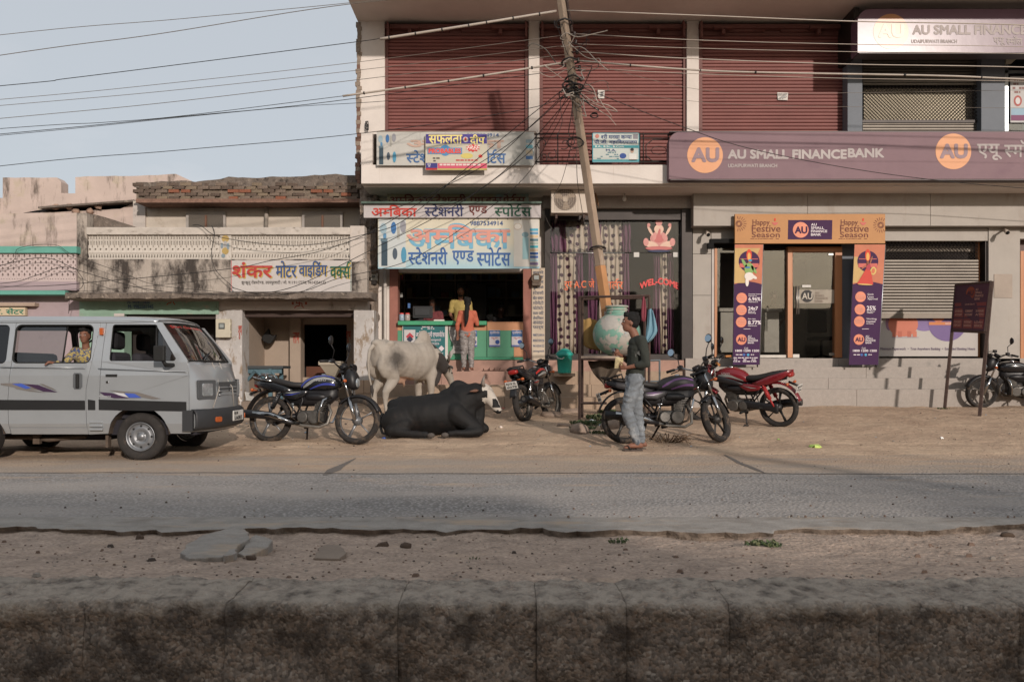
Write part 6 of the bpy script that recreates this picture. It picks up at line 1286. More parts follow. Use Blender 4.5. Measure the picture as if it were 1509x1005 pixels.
# blue table, hopper and bag in the porch
tb = thing('blue_workbench', 'paint worn blue wooden workbench in the whitewashed porch', 'table', (X(388, 16), 16.0, .42)); bm_ = mat('blue_paint_wood', '4d6670', .8, var=.25, vs=8)
mb = MB(); mb.pbox(357, 417, 539, 543, 15.8, .55); mb.build('table_top', mat('dark_table_top', '3a3f42', .7), tb)
for (x, Y) in ((361, 15.82), (398, 15.82), (414, 16.3)): mb = MB(); mb.pbox(x-2.5, x+2.5, 543, 604, Y, .07); mb.build('leg', bm_, tb)
mb = MB(); mb.pbox(358, 415, 543.2, 550, 15.84, .03); mb.build('apron', bm_, tb)
for (a, b) in (((363, 562), (376, 546)), ((376, 546), (397, 565)), ((400, 548), (413, 565))): mb = MB(); mb.tube([P(*a, 15.83), P(*b, 15.83)], .028, 4, smooth=False); mb.build('brace', bm_, tb)
hp_ = thing('grinder_hopper', 'cream sheet metal hopper standing before the dark doorway', 'hopper', (X(488, 16.3), 16.3, .42)); hm = mat('hopper_cream', '9d9485', .6)
Yh = 16.3; mb = MB(); a, b, c, d = X(473, Yh), X(505.5, Yh), X(485, Yh), X(494, Yh)
mb.box(a, b, Yh-.22, Yh+.22, Z(538, Yh), Z(532.5, Yh)); mb.add([(a+.02, Yh-.2, Z(538, Yh)), (b-.02, Yh-.2, Z(538, Yh)), (b-.02, Yh+.2, Z(538, Yh)), (a+.02, Yh+.2, Z(538, Yh)), (c, Yh-.05, Z(556, Yh)), (d, Yh-.05, Z(556, Yh)), (d, Yh+.05, Z(556, Yh)), (c, Yh+.05, Z(556, Yh))], [(0, 1, 5, 4), (1, 2, 6, 5), (2, 3, 7, 6), (3, 0, 4, 7)]); mb.build('hopper', hm, hp_)
mb = MB(); mb.box(c-.05, d+.05, Yh-.1, Yh+.1, .42, Z(556, Yh)); mb.build('grinder_body', steel, hp_)
mb = MB(); mb.poly([(P(x, y, 16.6).x, P(x, y, 16.6).z) for x, y in ((386, 497), (394, 487), (396, 484), (398, 492), (402, 495), (407.5, 493), (405, 499), (400, 506), (396, 507), (388, 503))], 'Y', 16.55, 16.68); solo(mb, 'hanging_bag', mat('black_bag', '151413', .7), 'crumpled black bag hanging on the porch wall above the workbench', 'bag', bevel=.02)
# counter clutter
mn = thing('computer_monitor', 'black computer monitor seen from behind on the shop counter', 'monitor', (X(619, 16.4), 16.4, Z(473, 16.4))); blp = mat('black_plastic', '1d1d1f', .5)
mb = MB(); mb.pbox(608, 637.5, 451, 469, 16.35, .05); mb.build('display_back', blp, mn, bevel=.01); mb = MB(); mb.pbox(611, 633, 454, 465, 16.33, .03); mb.build('vent_panel', mat('vent_grey', '2b2c2f', .6), mn, bevel=.006); mb = MB(); mb.pbox(617, 624, 466, 472.5, 16.4, .06); mb.pbox(612, 629, 471.5, 473, 16.33, .2); mb.build('stand', blp, mn)
for i, (x, cc, lab) in enumerate(((592, '8a9aa8', 'sweet jar with a red lid at the counter end by the pink jamb'), (600.5, '9a8f8a', 'sweet jar with a red lid beside the monitor'))):
 p = P(x, 473, 16.3); j = thing('candy_jar', lab, 'jar', (p.x, p.y, p.z), 'sweet jars on the counter'); mb = MB(); mb.lathe([(0, 0), (.05, 0), (.055, .01), (.055, .12), (.04, .14)], p, n=16); mb.build('jar', mat('jar_'+cc, cc, .25, var=.4, vs=40), j); mb = MB(); mb.lathe([(.045, .138), (.045, .16), (0, .162)], p, n=16); mb.build('lid', rm, j)
rn = random.Random(4)
mb = MB(); cs = [pr(c) for c in ('a33a3a', 'b5a050', '4a6a9a', '8a8a86', '5a3a4a')]
HG = 'packets hanging by the shop door'
for k in range(5):
 x = rn.uniform(588, 604); y = rn.uniform(402, 462); q_ = MB(); q_.pbox(x-1.8, x+1.8, y-3, y+4, 16.5+rn.uniform(0, .2), .03); o = solo(q_, 'hanging_packet', cs[k], 'small %s packet hanging just inside the shop doorway above the jars' % ('red', 'mustard', 'blue', 'grey', 'plum')[k], 'packet', HG)
mb = MB(); mb.box(X(640, 16.4), X(655, 16.4), 16.3, 16.5, Z(473, 16.3), Z(471, 16.3)); solo(mb, 'papers', MATS['paper_white'], 'flat stack of papers on the counter right of the monitor', 'papers')
# sandals left on the ledge
SGp = 'sandals left on the shop ledge'
for (x, y, a, lab) in ((719, 547, .2, 'leftmost brown sandal on the shop ledge'), (727, 546.5, -.3, 'brown sandal in the middle of the row on the ledge'), (735, 547, .1, 'rightmost brown sandal on the shop ledge')):
 p = P(x, y, 15.8); p.z = 1.0; q_ = MB(); q_.loft([(-.12, 0, .008, .03, .008), (-.05, 0, .008, .035, .01), (.05, 0, .008, .045, .01), (.12, 0, .008, .03, .008)], 10); q_.tube([(.0, -.04, .01), (.03, 0, .055), (.0, .04, .01)], .01, 5); q_.tube([(-.08, -.03, .01), (-.09, 0, .05), (-.08, .03, .01)], .008, 5)
 q_.xf(Matrix.Translation(p+Vector((0, 0, .002))) @ Matrix.Rotation(a, 4, 'Z')); solo(q_, 'sandal', mat('sandal_brown', '5a3f33', .7), lab, 'sandal', SGp)
# ------------------------------------------------------------ silver van
vp = mat('van_silver', 'a3a7aa', .30, metal=.4, var=.05, vs=2, coat=.6, stain=('8f8a82', .62, (2, 2, 2), .3), grime=('7b746c', .70, (5, 5, 7), .1)); rub = mat('black_rubber', '191918', .7); dpl = mat('bumper_grey', '2e2f31', .6, var=.1)
chrome = mat('chrome', 'b0b0b0', .15, metal=1, var=.05); vin = mat('van_interior', '26242a', .85); seatm = mat('seat_fabric', '35343a', .9)
VC = 9.57
van = thing('parked_van', 'silver microvan with swoosh decals and a black side stripe seen from its side', 'van', (-5.1, VC, 0))
HW = [(.28, .64), (.42, .695), (.62, .705), (.95, .705), (1.10, .69), (1.56, .60), (1.7, .5)]
def hw_(z):
 for (a, b), (c, d) in zip(HW, HW[1:]):
  if z <= c: return b+(d-b)*max(0, (z-a))/(c-a)
 return .5
VX = lambda x: (x-CX)*8.87/F
VZ = lambda y: 1+(HZ-y)*8.87/F
def band(name, m, outline, holes, side, th=.03, bev=.004, par=None, push=0):
 """panel on the van's side (side=-1 near, +1 far), outline in (X, Z); folded at the body's crease heights"""
 mb = MB(); cr_ = [.28, .42, .62, .95, 1.10, 1.56]
 bm = bmesh.new(); loops = [outline]+holes; flat = [p for l in loops for p in l]
 tr = tessellate_polygon([[Vector((p[0], p[1], 0)) for p in l] for l in loops]); bv = [bm.verts.new((p[0], 0, p[1])) for p in flat]
 for t in tr:
  try: bm.faces.new([bv[i] for i in t])
  except ValueError: pass
 for z in cr_+[1.25, 1.4]: bmesh.ops.bisect_plane(bm, geom=bm.verts[:]+bm.edges[:]+bm.faces[:], plane_co=(0, 0, z), plane_no=(0, 0, 1))
 bm.verts.index_update(); vs = [(v.co.x, VC+side*(hw_(v.co.z)+push), v.co.z) for v in bm.verts]; fs = [tuple(v.index for v in f.verts) for f in bm.faces]; bm.free()
 mb.add(vs, fs, 0, False); o = mb.build(name, m, par or van, fix=False)
 if th: q = o.modifiers.new('t', 'SOLIDIFY'); q.thickness = th; q.offset = 0
 if bev: q = o.modifiers.new('b', 'BEVEL'); q.width = bev; q.segments = 2; q.angle_limit = R(50)
 return o
def rrect(x0, x1, z0, z1, r, tl=0, tr=0):
 """rounded rect, top corners shifted by tl/tr"""
 o = []
 for cx_, cz, a0, sh in ((x1-r, z1-r, 0, tr), (x0+r, z1-r, 90, tl), (x0+r, z0+r, 180, 0), (x1-r, z0+r, 270, 0)):
  for k in range(5): t = R(a0+22.5*k); o.append((cx_+sh+r*math.cos(t), cz+r*math.sin(t)))
 return o
def arch(cx_, r=.345, n=14, zc=.268, zlo=.31): 
 a0 = math.acos(min(1, (zlo-zc)/r)); return [(cx_+r*math.sin(-a0+2*a0*k/n), zc+r*math.cos(-a0+2*a0*k/n)) for k in range(n+1)]
fw, rw = -4.158, -6.0; ZT = 1.555; g_ = .005
seam_r, seam_f, pil_f = VX(17), VX(143), VX(148)
midw = rrect(VX(16), VX(134), VZ(536), VZ(478.5), .05); mirw = [VX(16), VX(134)]
for side in (-1, 1):
 band('rear_quarter', vp, [(-7.0, .33)]+arch(rw)+[(seam_r-.03, .31), (seam_r-.03, .7), (seam_r, 1.1), (seam_r, ZT), (-6.98, ZT)], [rrect(-6.85, VX(9), VZ(536), VZ(478.5), .05)], side)
 ds = band('sliding_door', vp, [(seam_r-.03+g_, .38), (seam_f-.115, .38), (seam_f-.115, .8), (seam_f-.06, 1.1), (seam_f, ZT), (seam_r+g_, ZT), (seam_r+g_, 1.1), (seam_r-.03+g_, .7)], [rrect(VX(18), VX(133), VZ(535), VZ(478.5), .06)], side)
 band('sill', vp, [(seam_r-.03+g_, .30), (seam_f-.115, .30), (seam_f-.115, .375), (seam_r-.03+g_, .375)], [], side)
 band('door_pillar', vp, [(seam_f-.11, .30)]+arch(fw)[:6]+[(fw-.2, .56), (VX(148)-g_, .612), (VX(150)-g_, 1.1), (VX(152)-g_, ZT), (seam_f+g_, ZT), (seam_f-.055, 1.1), (seam_f-.11, .8)], [], side)
 fd = band('front_door', vp, [(VX(148), .62), (fw-.2, .568)]+arch(fw, .345)[5:]+[(VX(279), .31), (VX(279), .95), (VX(276), 1.12), (VX(234), 1.545), (VX(152), ZT), (VX(150), 1.1)], [rrect(VX(161), VX(259), VZ(532.5), VZ(478), .03, tr=-.235)], side)
 # rubber round the openings, quarter light and its bar
 mb = MB(); mb.tube([(x, VC+side*(hw_(z)+.006), z) for x, z in rrect(VX(18), VX(133), VZ(535), VZ(478.5), .06)], .011, 6, closed=True); mb.build('window_rubber', rub, ds)
 mb = MB(); mb.tube([(x, VC+side*(hw_(z)+.004), z) for x, z in rrect(VX(161), VX(259), VZ(532.5), VZ(478), .03, tr=-.235)], .009, 6, closed=True); mb.build('window_rubber', rub, fd)
 mb = MB(); mb.tube([(VX(229), VC+side*hw_(1.11), 1.11), (VX(226), VC+side*hw_(1.5), 1.5)], .011, 6); mb.build('quarter_light_bar', rub, fd)
vgl = glass('van_glass', (.55, .57, .55), .07); vg2 = glass('van_screen', (.62, .62, .6), .10)
band('sliding_pane', vgl, rrect(VX(17), VX(90), VZ(535.5), VZ(478), .03), [], -1, 0, 0, push=-.02); mb = MB(); mb.tube([(VX(90), VC-hw_(1.1)+.02, 1.1), (VX(92), VC-hw_(1.52)+.02, 1.52)], .01, 6); mb.build('pane_edge', rub, van)
band('rear_pane', mat('dark_pane', '15171a', .15, spec=.6), rrect(-6.85, VX(9), VZ(536), VZ(478.5), .05), [], -1, 0, 0, push=-.01)
band('quarter_pane', vgl, [(VX(229), 1.115), (VX(256), 1.115), (VX(232), 1.49), (VX(226), 1.5)], [], -1, 0, 0, push=-.01)
# roof
mb = MB(); vs = []; ys_ = [-1, -.96, -.88, -.7, -.35, 0, .35, .7, .88, .96, 1]; zs_ = [0, .03, .048, .063, .078, .083, .078, .063, .048, .03, 0]
XR = [-7.0, -6.9, -6.5, -6, -5.4, -4.9, -4.5, -4.25, -4.1, -4.0, -3.94]; dz = [-.05, -.01, 0, 0, 0, 0, -.004, -.01, -.02, -.035, -.06]
for i, x in enumerate(XR):
 for u, z in zip(ys_, zs_): vs.append((x - (0.05*abs(u)**3 if i > 7 else 0), VC+.605*u, ZT+z*(1+dz[i]*4)+ (dz[i]*.4 if abs(u) < .95 else dz[i]*.15)))
n = len(ys_); mb.add(vs, [(i*n+k, i*n+k+1, (i+1)*n+k+1, (i+1)*n+k) for i in range(len(XR)-1) for k in range(n-1)], 0, True); rf = mb.build('roof', vp, van, fix=False); q = rf.modifiers.new('t', 'SOLIDIFY'); q.thickness = .012
for side in (-1, 1): mb = MB(); mb.tube([(-7, VC+side*.617, ZT-.004), (-4.4, VC+side*.617, ZT-.004), (-4.05, VC+side*.612, ZT-.02), (-3.93, VC+side*.60, ZT-.06)], .011, 6); mb.build('drip_rail', vp, rf)
# nose
US = [-1, -.97, -.92, -.85, -.7, -.5, -.25, 0, .25, .5, .7, .85, .92, .97, 1]
def nose(u, z):
 zz = [(1.09, -3.555), (1.0, -3.50), (.9, -3.455), (.8, -3.425), (.6, -3.405), (.3, -3.42)]
 for (a, b), (c, d) in zip(zz, zz[1:]):
  if z >= c: xc = b+(d-b)*(a-z)/(a-c); break
 return (xc-(xc+3.60)*abs(u)**4-.02*abs(u)**2, VC+(hw_(z))*u*.995, z)
mb = MB(); ZS = [1.09, 1.04, .98, .9, .82, .74, .66, .58, .5, .42, .32]
mb.add([nose(u, z) for z in ZS for u in US], [(j*15+i, j*15+i+1, (j+1)*15+i+1, (j+1)*15+i) for j in range(len(ZS)-1) for i in range(14)], 0, True); nsb = mb.build('nose_panel', vp, van, fix=False); q = nsb.modifiers.new('t', 'SOLIDIFY'); q.thickness = .01
def scr(u, v, e=0):
 """windscreen surface: v 0 bottom .. 1 top"""
 xb = -3.56-.085*abs(u)**3; xt = -3.925-.06*abs(u)**3; yb_, yt_ = .665, .585
 return (xb+(xt-xb)*v+.02*math.sin(math.pi*v)+e, VC+u*(yb_+(yt_-yb_)*v), 1.095+(.475-.02*u*u)*v+e*.4)
mb = MB(); mb.add([scr(-.93+1.86*i/10, .05+.9*j/6) for j in range(7) for i in range(11)], [(j*11+i, j*11+i+1, (j+1)*11+i+1, (j+1)*11+i) for j in range(6) for i in range(10)], 0, True); mb.build('windscreen', vg2, van, fix=False)
fr2 = [(-1, 0), (-.5, 0), (0, 0), (.5, 0), (1, 0), (1, .5), (1, 1), (.5, 1), (0, 1), (-.5, 1), (-1, 1), (-1, .5)]
mb = MB(); mb.tube([scr(u*.945, .04+.92*v, .004) for u, v in fr2], .014, 6, closed=True); mb.build('screen_rubber', rub, van)
mb = MB()
for s_ in (-1, 1): mb.add([scr(s_*1.04, 0), scr(s_*.94, 0), scr(s_*.94, .5), scr(s_*1.035, .5), scr(s_*.94, 1), scr(s_*1.03, 1.0)], [(0, 1, 2, 3), (3, 2, 4, 5)])
for (v0, v1) in ((0, -.04), (.955, 1.03)): mb.add([scr(-1+.2*i, v) for v in (v0 if v0 else .05, v1) for i in range(11)], [(i, i+1, 12+i, 11+i) for i in range(10)])
o = mb.build('screen_pillar', vp, van); q = o.modifiers.new('t', 'SOLIDIFY'); q.thickness = .02
for (u0, u1, v1) in ((-.55, -.15, .22), (.2, .62, .2)): mb = MB(); mb.tube([scr(u0, .0, .02), scr(u0, .03, .04), scr(u1, v1, .025)], .008, 6); mb.tube([scr(u1-.18, v1-.06, .018), scr(u1+.12, v1+.04, .018)], .007, 5); mb.build('wiper', rub, van)
vs, fs = compose('Shri Ganesh Ji'); a1 = max(v.x for v in vs); mb = MB(); mb.add([scr(-.8+1.5*v.x/a1, .86+.09*v.y, .004) for v in vs], fs); mb.build('lettering', rm, van, fix=False)
# bumper, lamps, plate
mb = MB(); vs = []
prof = [(0, 0), (.05, .02), (.075, .05), (.08, .13), (.07, .2), (.03, .235), (-.02, .24)]
for u in [-1.0, -.97, -.9, -.8, -.5, 0, .5, .8, .9, .97, 1.0]:
 bx_ = -3.40-.16*abs(u)**3.2; nx = 1-.3*abs(u)**3
 for (d, z) in prof: vs.append((bx_+d*nx, VC+u*(.70+d*.35), .335+z))
n = len(prof); mb.add(vs, [(i*n+k, i*n+k+1, (i+1)*n+k+1, (i+1)*n+k) for i in range(10) for k in range(n-1)], 0, True)
for s_ in (-1, 1): mb.box(-3.66, -3.545, VC+s_*.71-.02, VC+s_*.71+.02, .335, .565)
bmp = mb.build('front_bumper', dpl, van); q = bmp.modifiers.new('t', 'SOLIDIFY'); q.thickness = .012
def face_box(name, m, u, z, w_, h_, d, par=van, e=0, r=.02):
 c = Vector(nose(u, z)); a = Vector(nose(u-.05, z)); b = Vector(nose(u+.05, z)); ty = (b-a).normalized(); nn = Vector((ty.y, -ty.x, 0)); c = c+nn*e
 mb = MB(); pts = rrect(-w_/2, w_/2, -h_/2, h_/2, r); vs = [c+ty*p[0]+Vector((0, 0, p[1]))+nn*k for k in (-.01, d) for p in pts]; n = len(pts)
 mb.add(vs, [tuple(range(n))[::-1], tuple(range(n, 2*n))]+[(i, (i+1) % n, n+(i+1) % n, n+i) for i in range(n)]); return mb.build(name, m, par, bevel=.004)
for s_ in (-1, 1):
 h = face_box('headlight', mat('lamp_surround', '4b4d4f', .5), s_*.72, .79, .27, .22, .02); face_box('lens', mat('lamp_lens', 'b5bcbf', .08, metal=.6, var=.3, vs=20), s_*.72, .79, .16, .145, .03, h); face_box('indicator_lamp', mat('amber_lens', 'a8562e', .2), s_*.6, .45, .11, .06, .095)
gr = face_box('grille', mat('grille_silver', '5d6062', .4, metal=.4), 0, .79, .62, .17, .01)
for k in range(4): face_box('slat', vp, 0, .725+k*.043, .58, .016, .018, gr, r=.005)
vs, fs = compose('S'); mb = MB(); c = nose(0, .80)
mb.add([(c[0]+.03, VC+(v.x-.25)*.13, .765+v.y*.10) for v in vs], fs); mb.build('emblem', chrome, van, fix=False)
pl = MB(); pl.box(-3.325, -3.312, VC-.17+.08, VC+.17+.08, .41, .53); npl = pl.build('number_plate', mat('plate_white', 'c5c3be', .5), van, bevel=.003)
def plate_txt(t, par, org, ux, uz, w_, h_, m):
 vs, fs = compose(t); a1 = max(v.x for v in vs); b0 = min(v.y for v in vs); b1 = max(v.y for v in vs); mb = MB(); org = Vector(org)
 for k, (dx, dz) in enumerate(((0, 0), (.003, 0), (0, .003), (-.003, 0))):
  mb.add([org+Vector(ux)*(v.x/a1*w_+dx)+Vector(uz)*((v.y-b0)/(b1-b0)*h_+dz)+Vector(ux).cross(Vector(uz))*(.0004*k) for v in vs], fs)
 return mb.build('lettering', m, par, fix=False)
plk = mat('plate_black', '1f1f22', .6)
plate_txt('RJ18', npl, (-3.309, VC-.07, .475), (0, 1, 0), (0, 0, 1), .12, .04, plk); plate_txt('UA0835', npl, (-3.309, VC-.06, .42), (0, 1, 0), (0, 0, 1), .26, .045, plk)
mb = MB()
for (u0, u1) in ((-.25, -.62), (.1, .2)): mb.tube([scr(u0, .0, .02), nose(u0*.9, .97), tuple(Vector(nose((u0+u1)/2*1.0, .8))+Vector((.03, 0, 0))), tuple(Vector(nose(u1, .58))+Vector((.015, 0, 0)))], .006, 5)
mb.build('rope', mat('rope_grey', 'a09a92', .9), van)
# door furniture, decals, stripe
def vside(name, m, pts, push=.004, par=van):
 mb = MB(); mb.add([(VX(x), VC-hw_(VZ(y))-.016-push, VZ(y)) for x, y in pts], [tuple(range(len(pts)))]); return mb.build(name, m, par, fix=False)
stp = mat('stripe_black', '1f1f20', .5)
for (a, b) in ((-60, 127), (131, 142), (147, 276)): vside('side_stripe', stp, [(a, 604), (b, 606 if b > 200 else 604), (b, 592 if b > 200 else 590), (a, 588.5)])
dp, db_, dg_ = mat('decal_plum', '3d2a44', .4), mat('decal_blue', '3f55a5', .4), mat('decal_grey', '6f6a66', .4)
vside('decal', dg_, [(3, 565), (30, 564), (60, 570), (82, 577), (50, 574), (25, 571), (3, 567)]); vside('decal', db_, [(20, 565.5), (34, 565), (48, 571.5), (40, 573)], .006); vside('decal', dp, [(36, 565.5), (58, 567), (87, 578), (66, 577), (46, 569)], .006); vside('decal', dg_, [(60, 565.5), (66, 566), (80, 572), (86, 576), (72, 571)], .008); vside('decal', dg_, [(20, 569), (50, 575), (70, 578.5), (45, 576.5), (26, 573)], .005)
vside('decal', dg_, [(162, 575), (205, 578), (239, 587.5), (225, 588), (180, 579)]); vside('decal', dp, [(148, 577.5), (166, 579), (192, 586.5), (170, 586.5), (156, 583)], .006); vside('decal', db_, [(185, 579), (200, 580), (210, 586), (192, 586)], .006); vside('decal', pr('b9b9bd'), [(168, 578), (184, 579.5), (191, 585.5), (178, 583)], .005)
vs, fs = compose('Omni'); a1 = max(v.x for v in vs); mb = MB(); mb.add([(VX(148+17*v.x/a1), VC-.728, VZ(585)+v.y*.03) for v in vs], fs); mb.build('lettering', pr('b9b9bd'), van, fix=False)
mb = MB(); mb.box(VX(157), VX(174), VC-.726, VC-.70, VZ(555.5), VZ(551.5)); mb.build('door_handle', rub, van, bevel=.004)
mb = MB(); mb.disc((VX(159.5), VC-.727, VZ(563)), .014, .02, n=12); mb.build('lock', chrome, van)
mb = MB(); mb.loft([(VX(116.5), 0, 0, .001, .02)], 8) if False else None; o = vside('handle_recess', mat('recess_silver', '6f7275', .4, metal=.5), [(x/1, z) for x, z in [(109, 552), (111, 549.5), (120, 549.5), (123, 552), (123, 570), (120, 573.5), (111, 573.5), (109, 570)]], .002)
mb = MB(); mb.box(VX(114), VX(118.5), VC-.745, VC-.72, VZ(572), VZ(551)); mb.build('door_handle', rub, van, bevel=.006)
mb = MB(); mb.box(VX(144.5), VX(149.5), VC-.675, VC-.63, VZ(493.5), VZ(483)); mb.build('side_marker', MATS['amber_lens'], van, bevel=.004)
for k in range(3): mb = MB(); mb.box(VX(133), VX(152), VC-.722, VC-.70, VZ(634-k*5.5), VZ(631.5-k*5.5)); mb.build('vent_slot', vp, van, bevel=.004)
mb = MB(); mb.box(VX(237.5), VX(254), 8.66, 8.72, VZ(533), VZ(510)); mr_ = mb.build('wing_mirror', rub, van, bevel=.015); mb = MB(); mb.tube([(VX(250), 8.70, VZ(532)), (VX(252), 8.74, VZ(538)), (VX(256), 8.86, VZ(538))], [.016, .026, .022], 8); mb.build('mirror_arm', rub, mr_)
mb = MB(); mb.tube([(VX(3), VC-.735, VZ(541)), (VX(127), VC-.735, VZ(542))], .006, 5); mb.tube([(VX(147), VC-.735, VZ(543)), (VX(276), VC-.735, VZ(547.5))], .006, 5); mb.build('side_crease', vp, van)
# wheels
tyrem = mat('tyre', '2e2b29', .9, var=.25, vs=14, stain=('5c5148', .55, (10, 10, 10), .2)); riml = mat('steel_rim', '85878a', .4, metal=.6, var=.1, stain=('5f564d', .6, (12, 12, 12), .15))
def steel_wheel(c, side, par):
 w = .075; s_ = side; c = Vector(c); t = MB()
 t.lathe([(.155, s_*-.05), (.165, s_*.055), (.20, s_*.07), (.235, s_*.072), (.257, s_*.062), (.266, s_*.045)]+[(.268-(.004 if k % 2 else 0), s_*(.04-k*.01)) for k in range(9)]+[(.266, s_*-.045), (.24, s_*-.07), (.16, s_*-.05)], c, 'Y', 40)
 ty = t.build('wheel', tyrem, par); r_ = MB()
 r_.lathe([(.163, s_*.058), (.158, s_*.066), (.15, s_*.05), (.142, s_*.035), (.128, s_*.028), (.105, s_*.042), (.075, s_*.045), (.06, s_*.03), (.04, s_*.032), (.035, s_*.05), (0, s_*.052)], c, 'Y', 36); rm_ = r_.build('rim', riml, ty)
 for k in range(8):
  a = k*math.pi/4; h = MB(); p = c+Vector((.118*math.cos(a), s_*.036, .118*math.sin(a))); h.disc(p, .012, s_*.006, 'Y', 10); h.build('rim_hole', rub, ty)
 for k in range(4): a = k*math.pi/2+.7; h = MB(); h.disc(c+Vector((.055*math.cos(a), s_*.036, .055*math.sin(a))), .008, s_*.012, 'Y', 6); h.build('wheel_nut', riml, ty)
for (x, nm) in ((fw, 0), (rw, 1)):
 for side in (-1, 1): steel_wheel((x, VC+side*(.60), .268), side, van)
mb = MB(); mb.box(-6.9, -3.55, VC-.6, VC+.6, .285, .33); mb.box(-5.6, -4.7, VC-.3, VC+.2, .2, .28)
mb.build('floor_pan', vin, van); mud = mat('muddy_metal', '55493f', .9, var=.3, vs=10)
mb = MB(); mb.tube([(-6.9, VC-.2, .24), (-5.6, VC-.35, .24), (-5.3, VC-.45, .22), (-4.9, VC-.4, .26)], .03, 8); mb.build('exhaust_pipe', mud, van)
mb = MB(); mb.box(VX(30), VX(40), 9.1, 9.15, .17, .3); mb.build('bracket', mud, van); mb = MB(); mb.box(VX(148), VX(152), 8.98, 9.05, .14, .3, mtx=None); mb.build('mud_flap', mud, van)
mb = MB(); mb.tube([(rw, VC-.55, .268), (rw, VC+.55, .268)], .03, 8); mb.tube([(fw, VC-.55, .25), (fw, VC+.55, .25)], .025, 8); mb.build('axle', mud, van, kind='stuff')
for x in (fw, rw):
 for side in (-1, 1):
  mb = MB(); pts = arch(x, .34, 14, .268, .30); a = VC+side*.42; b = VC+side*.70; mb.add([(p[0], y, p[1]) for y in (a, b) for p in pts], [(k, k+1, 16+k, 15+k) for k in range(14)]+[tuple(range(15))]); mb.build('wheel_arch', mud, van, fix=False)
# inside
mb = MB(); mb.box(-6.9, -3.7, VC-.60, VC+.60, .33, .45); mb.build('cabin_floor', vin, van); mb = MB(); mb.box(-3.85, -3.62, VC-.6, VC+.6, .5, 1.08); mb.build('dashboard', mat('dash_grey', '38383a', .7), van, bevel=.03)
mb = MB(); mb.tube([(-4.02+.05*math.cos(t/12*6.283)*.6, VC+.32+.19*math.sin(t/12*6.283), 1.03+.16*math.cos(t/12*6.283)) for t in range(12)], .014, 6, closed=True); mb.tube([(-4.0, VC+.32, 1.0), (-3.8, VC+.32, .9)], .02, 6); mb.build('steering_wheel', rub, van)
def vseat(x, y, w_, name='front_seat'):
 mb = MB(); mb.box(x, x+.48, y-w_/2, y+w_/2, .45, .72); s_ = mb.build(name, seatm, van, bevel=.05); mb = MB(); mb.box(x-.13, x, y-w_/2, y+w_/2, .66, 1.22, mtx=None); b_ = mb.build('backrest', seatm, s_, bevel=.05)
 for yy in ([y] if w_ < .7 else []): mb = MB(); mb.box(x-.12, x-.02, yy-.13, yy+.13, 1.25, 1.46); mb.build('headrest', mat('headrest_dark', '201f22', .9), s_, bevel=.045)
vseat(-4.52, VC-.31, .46); vseat(-4.5, VC+.31, .46); vseat(-5.75, VC, 1.1, 'rear_seat')
mb = MB(); mb.tube([(-5.0, VC-.3, 1.1), (-4.98, VC-.3, 1.3), (-4.9, VC+.1, 1.5)], .012, 5); mb.build('seat_belt', rub, van)
# tailgate
mb = MB(); mb.box(-7.03, -6.98, VC-.6, VC+.6, .33, 1.5); mb.build('tailgate', vp, van, bevel=.02)
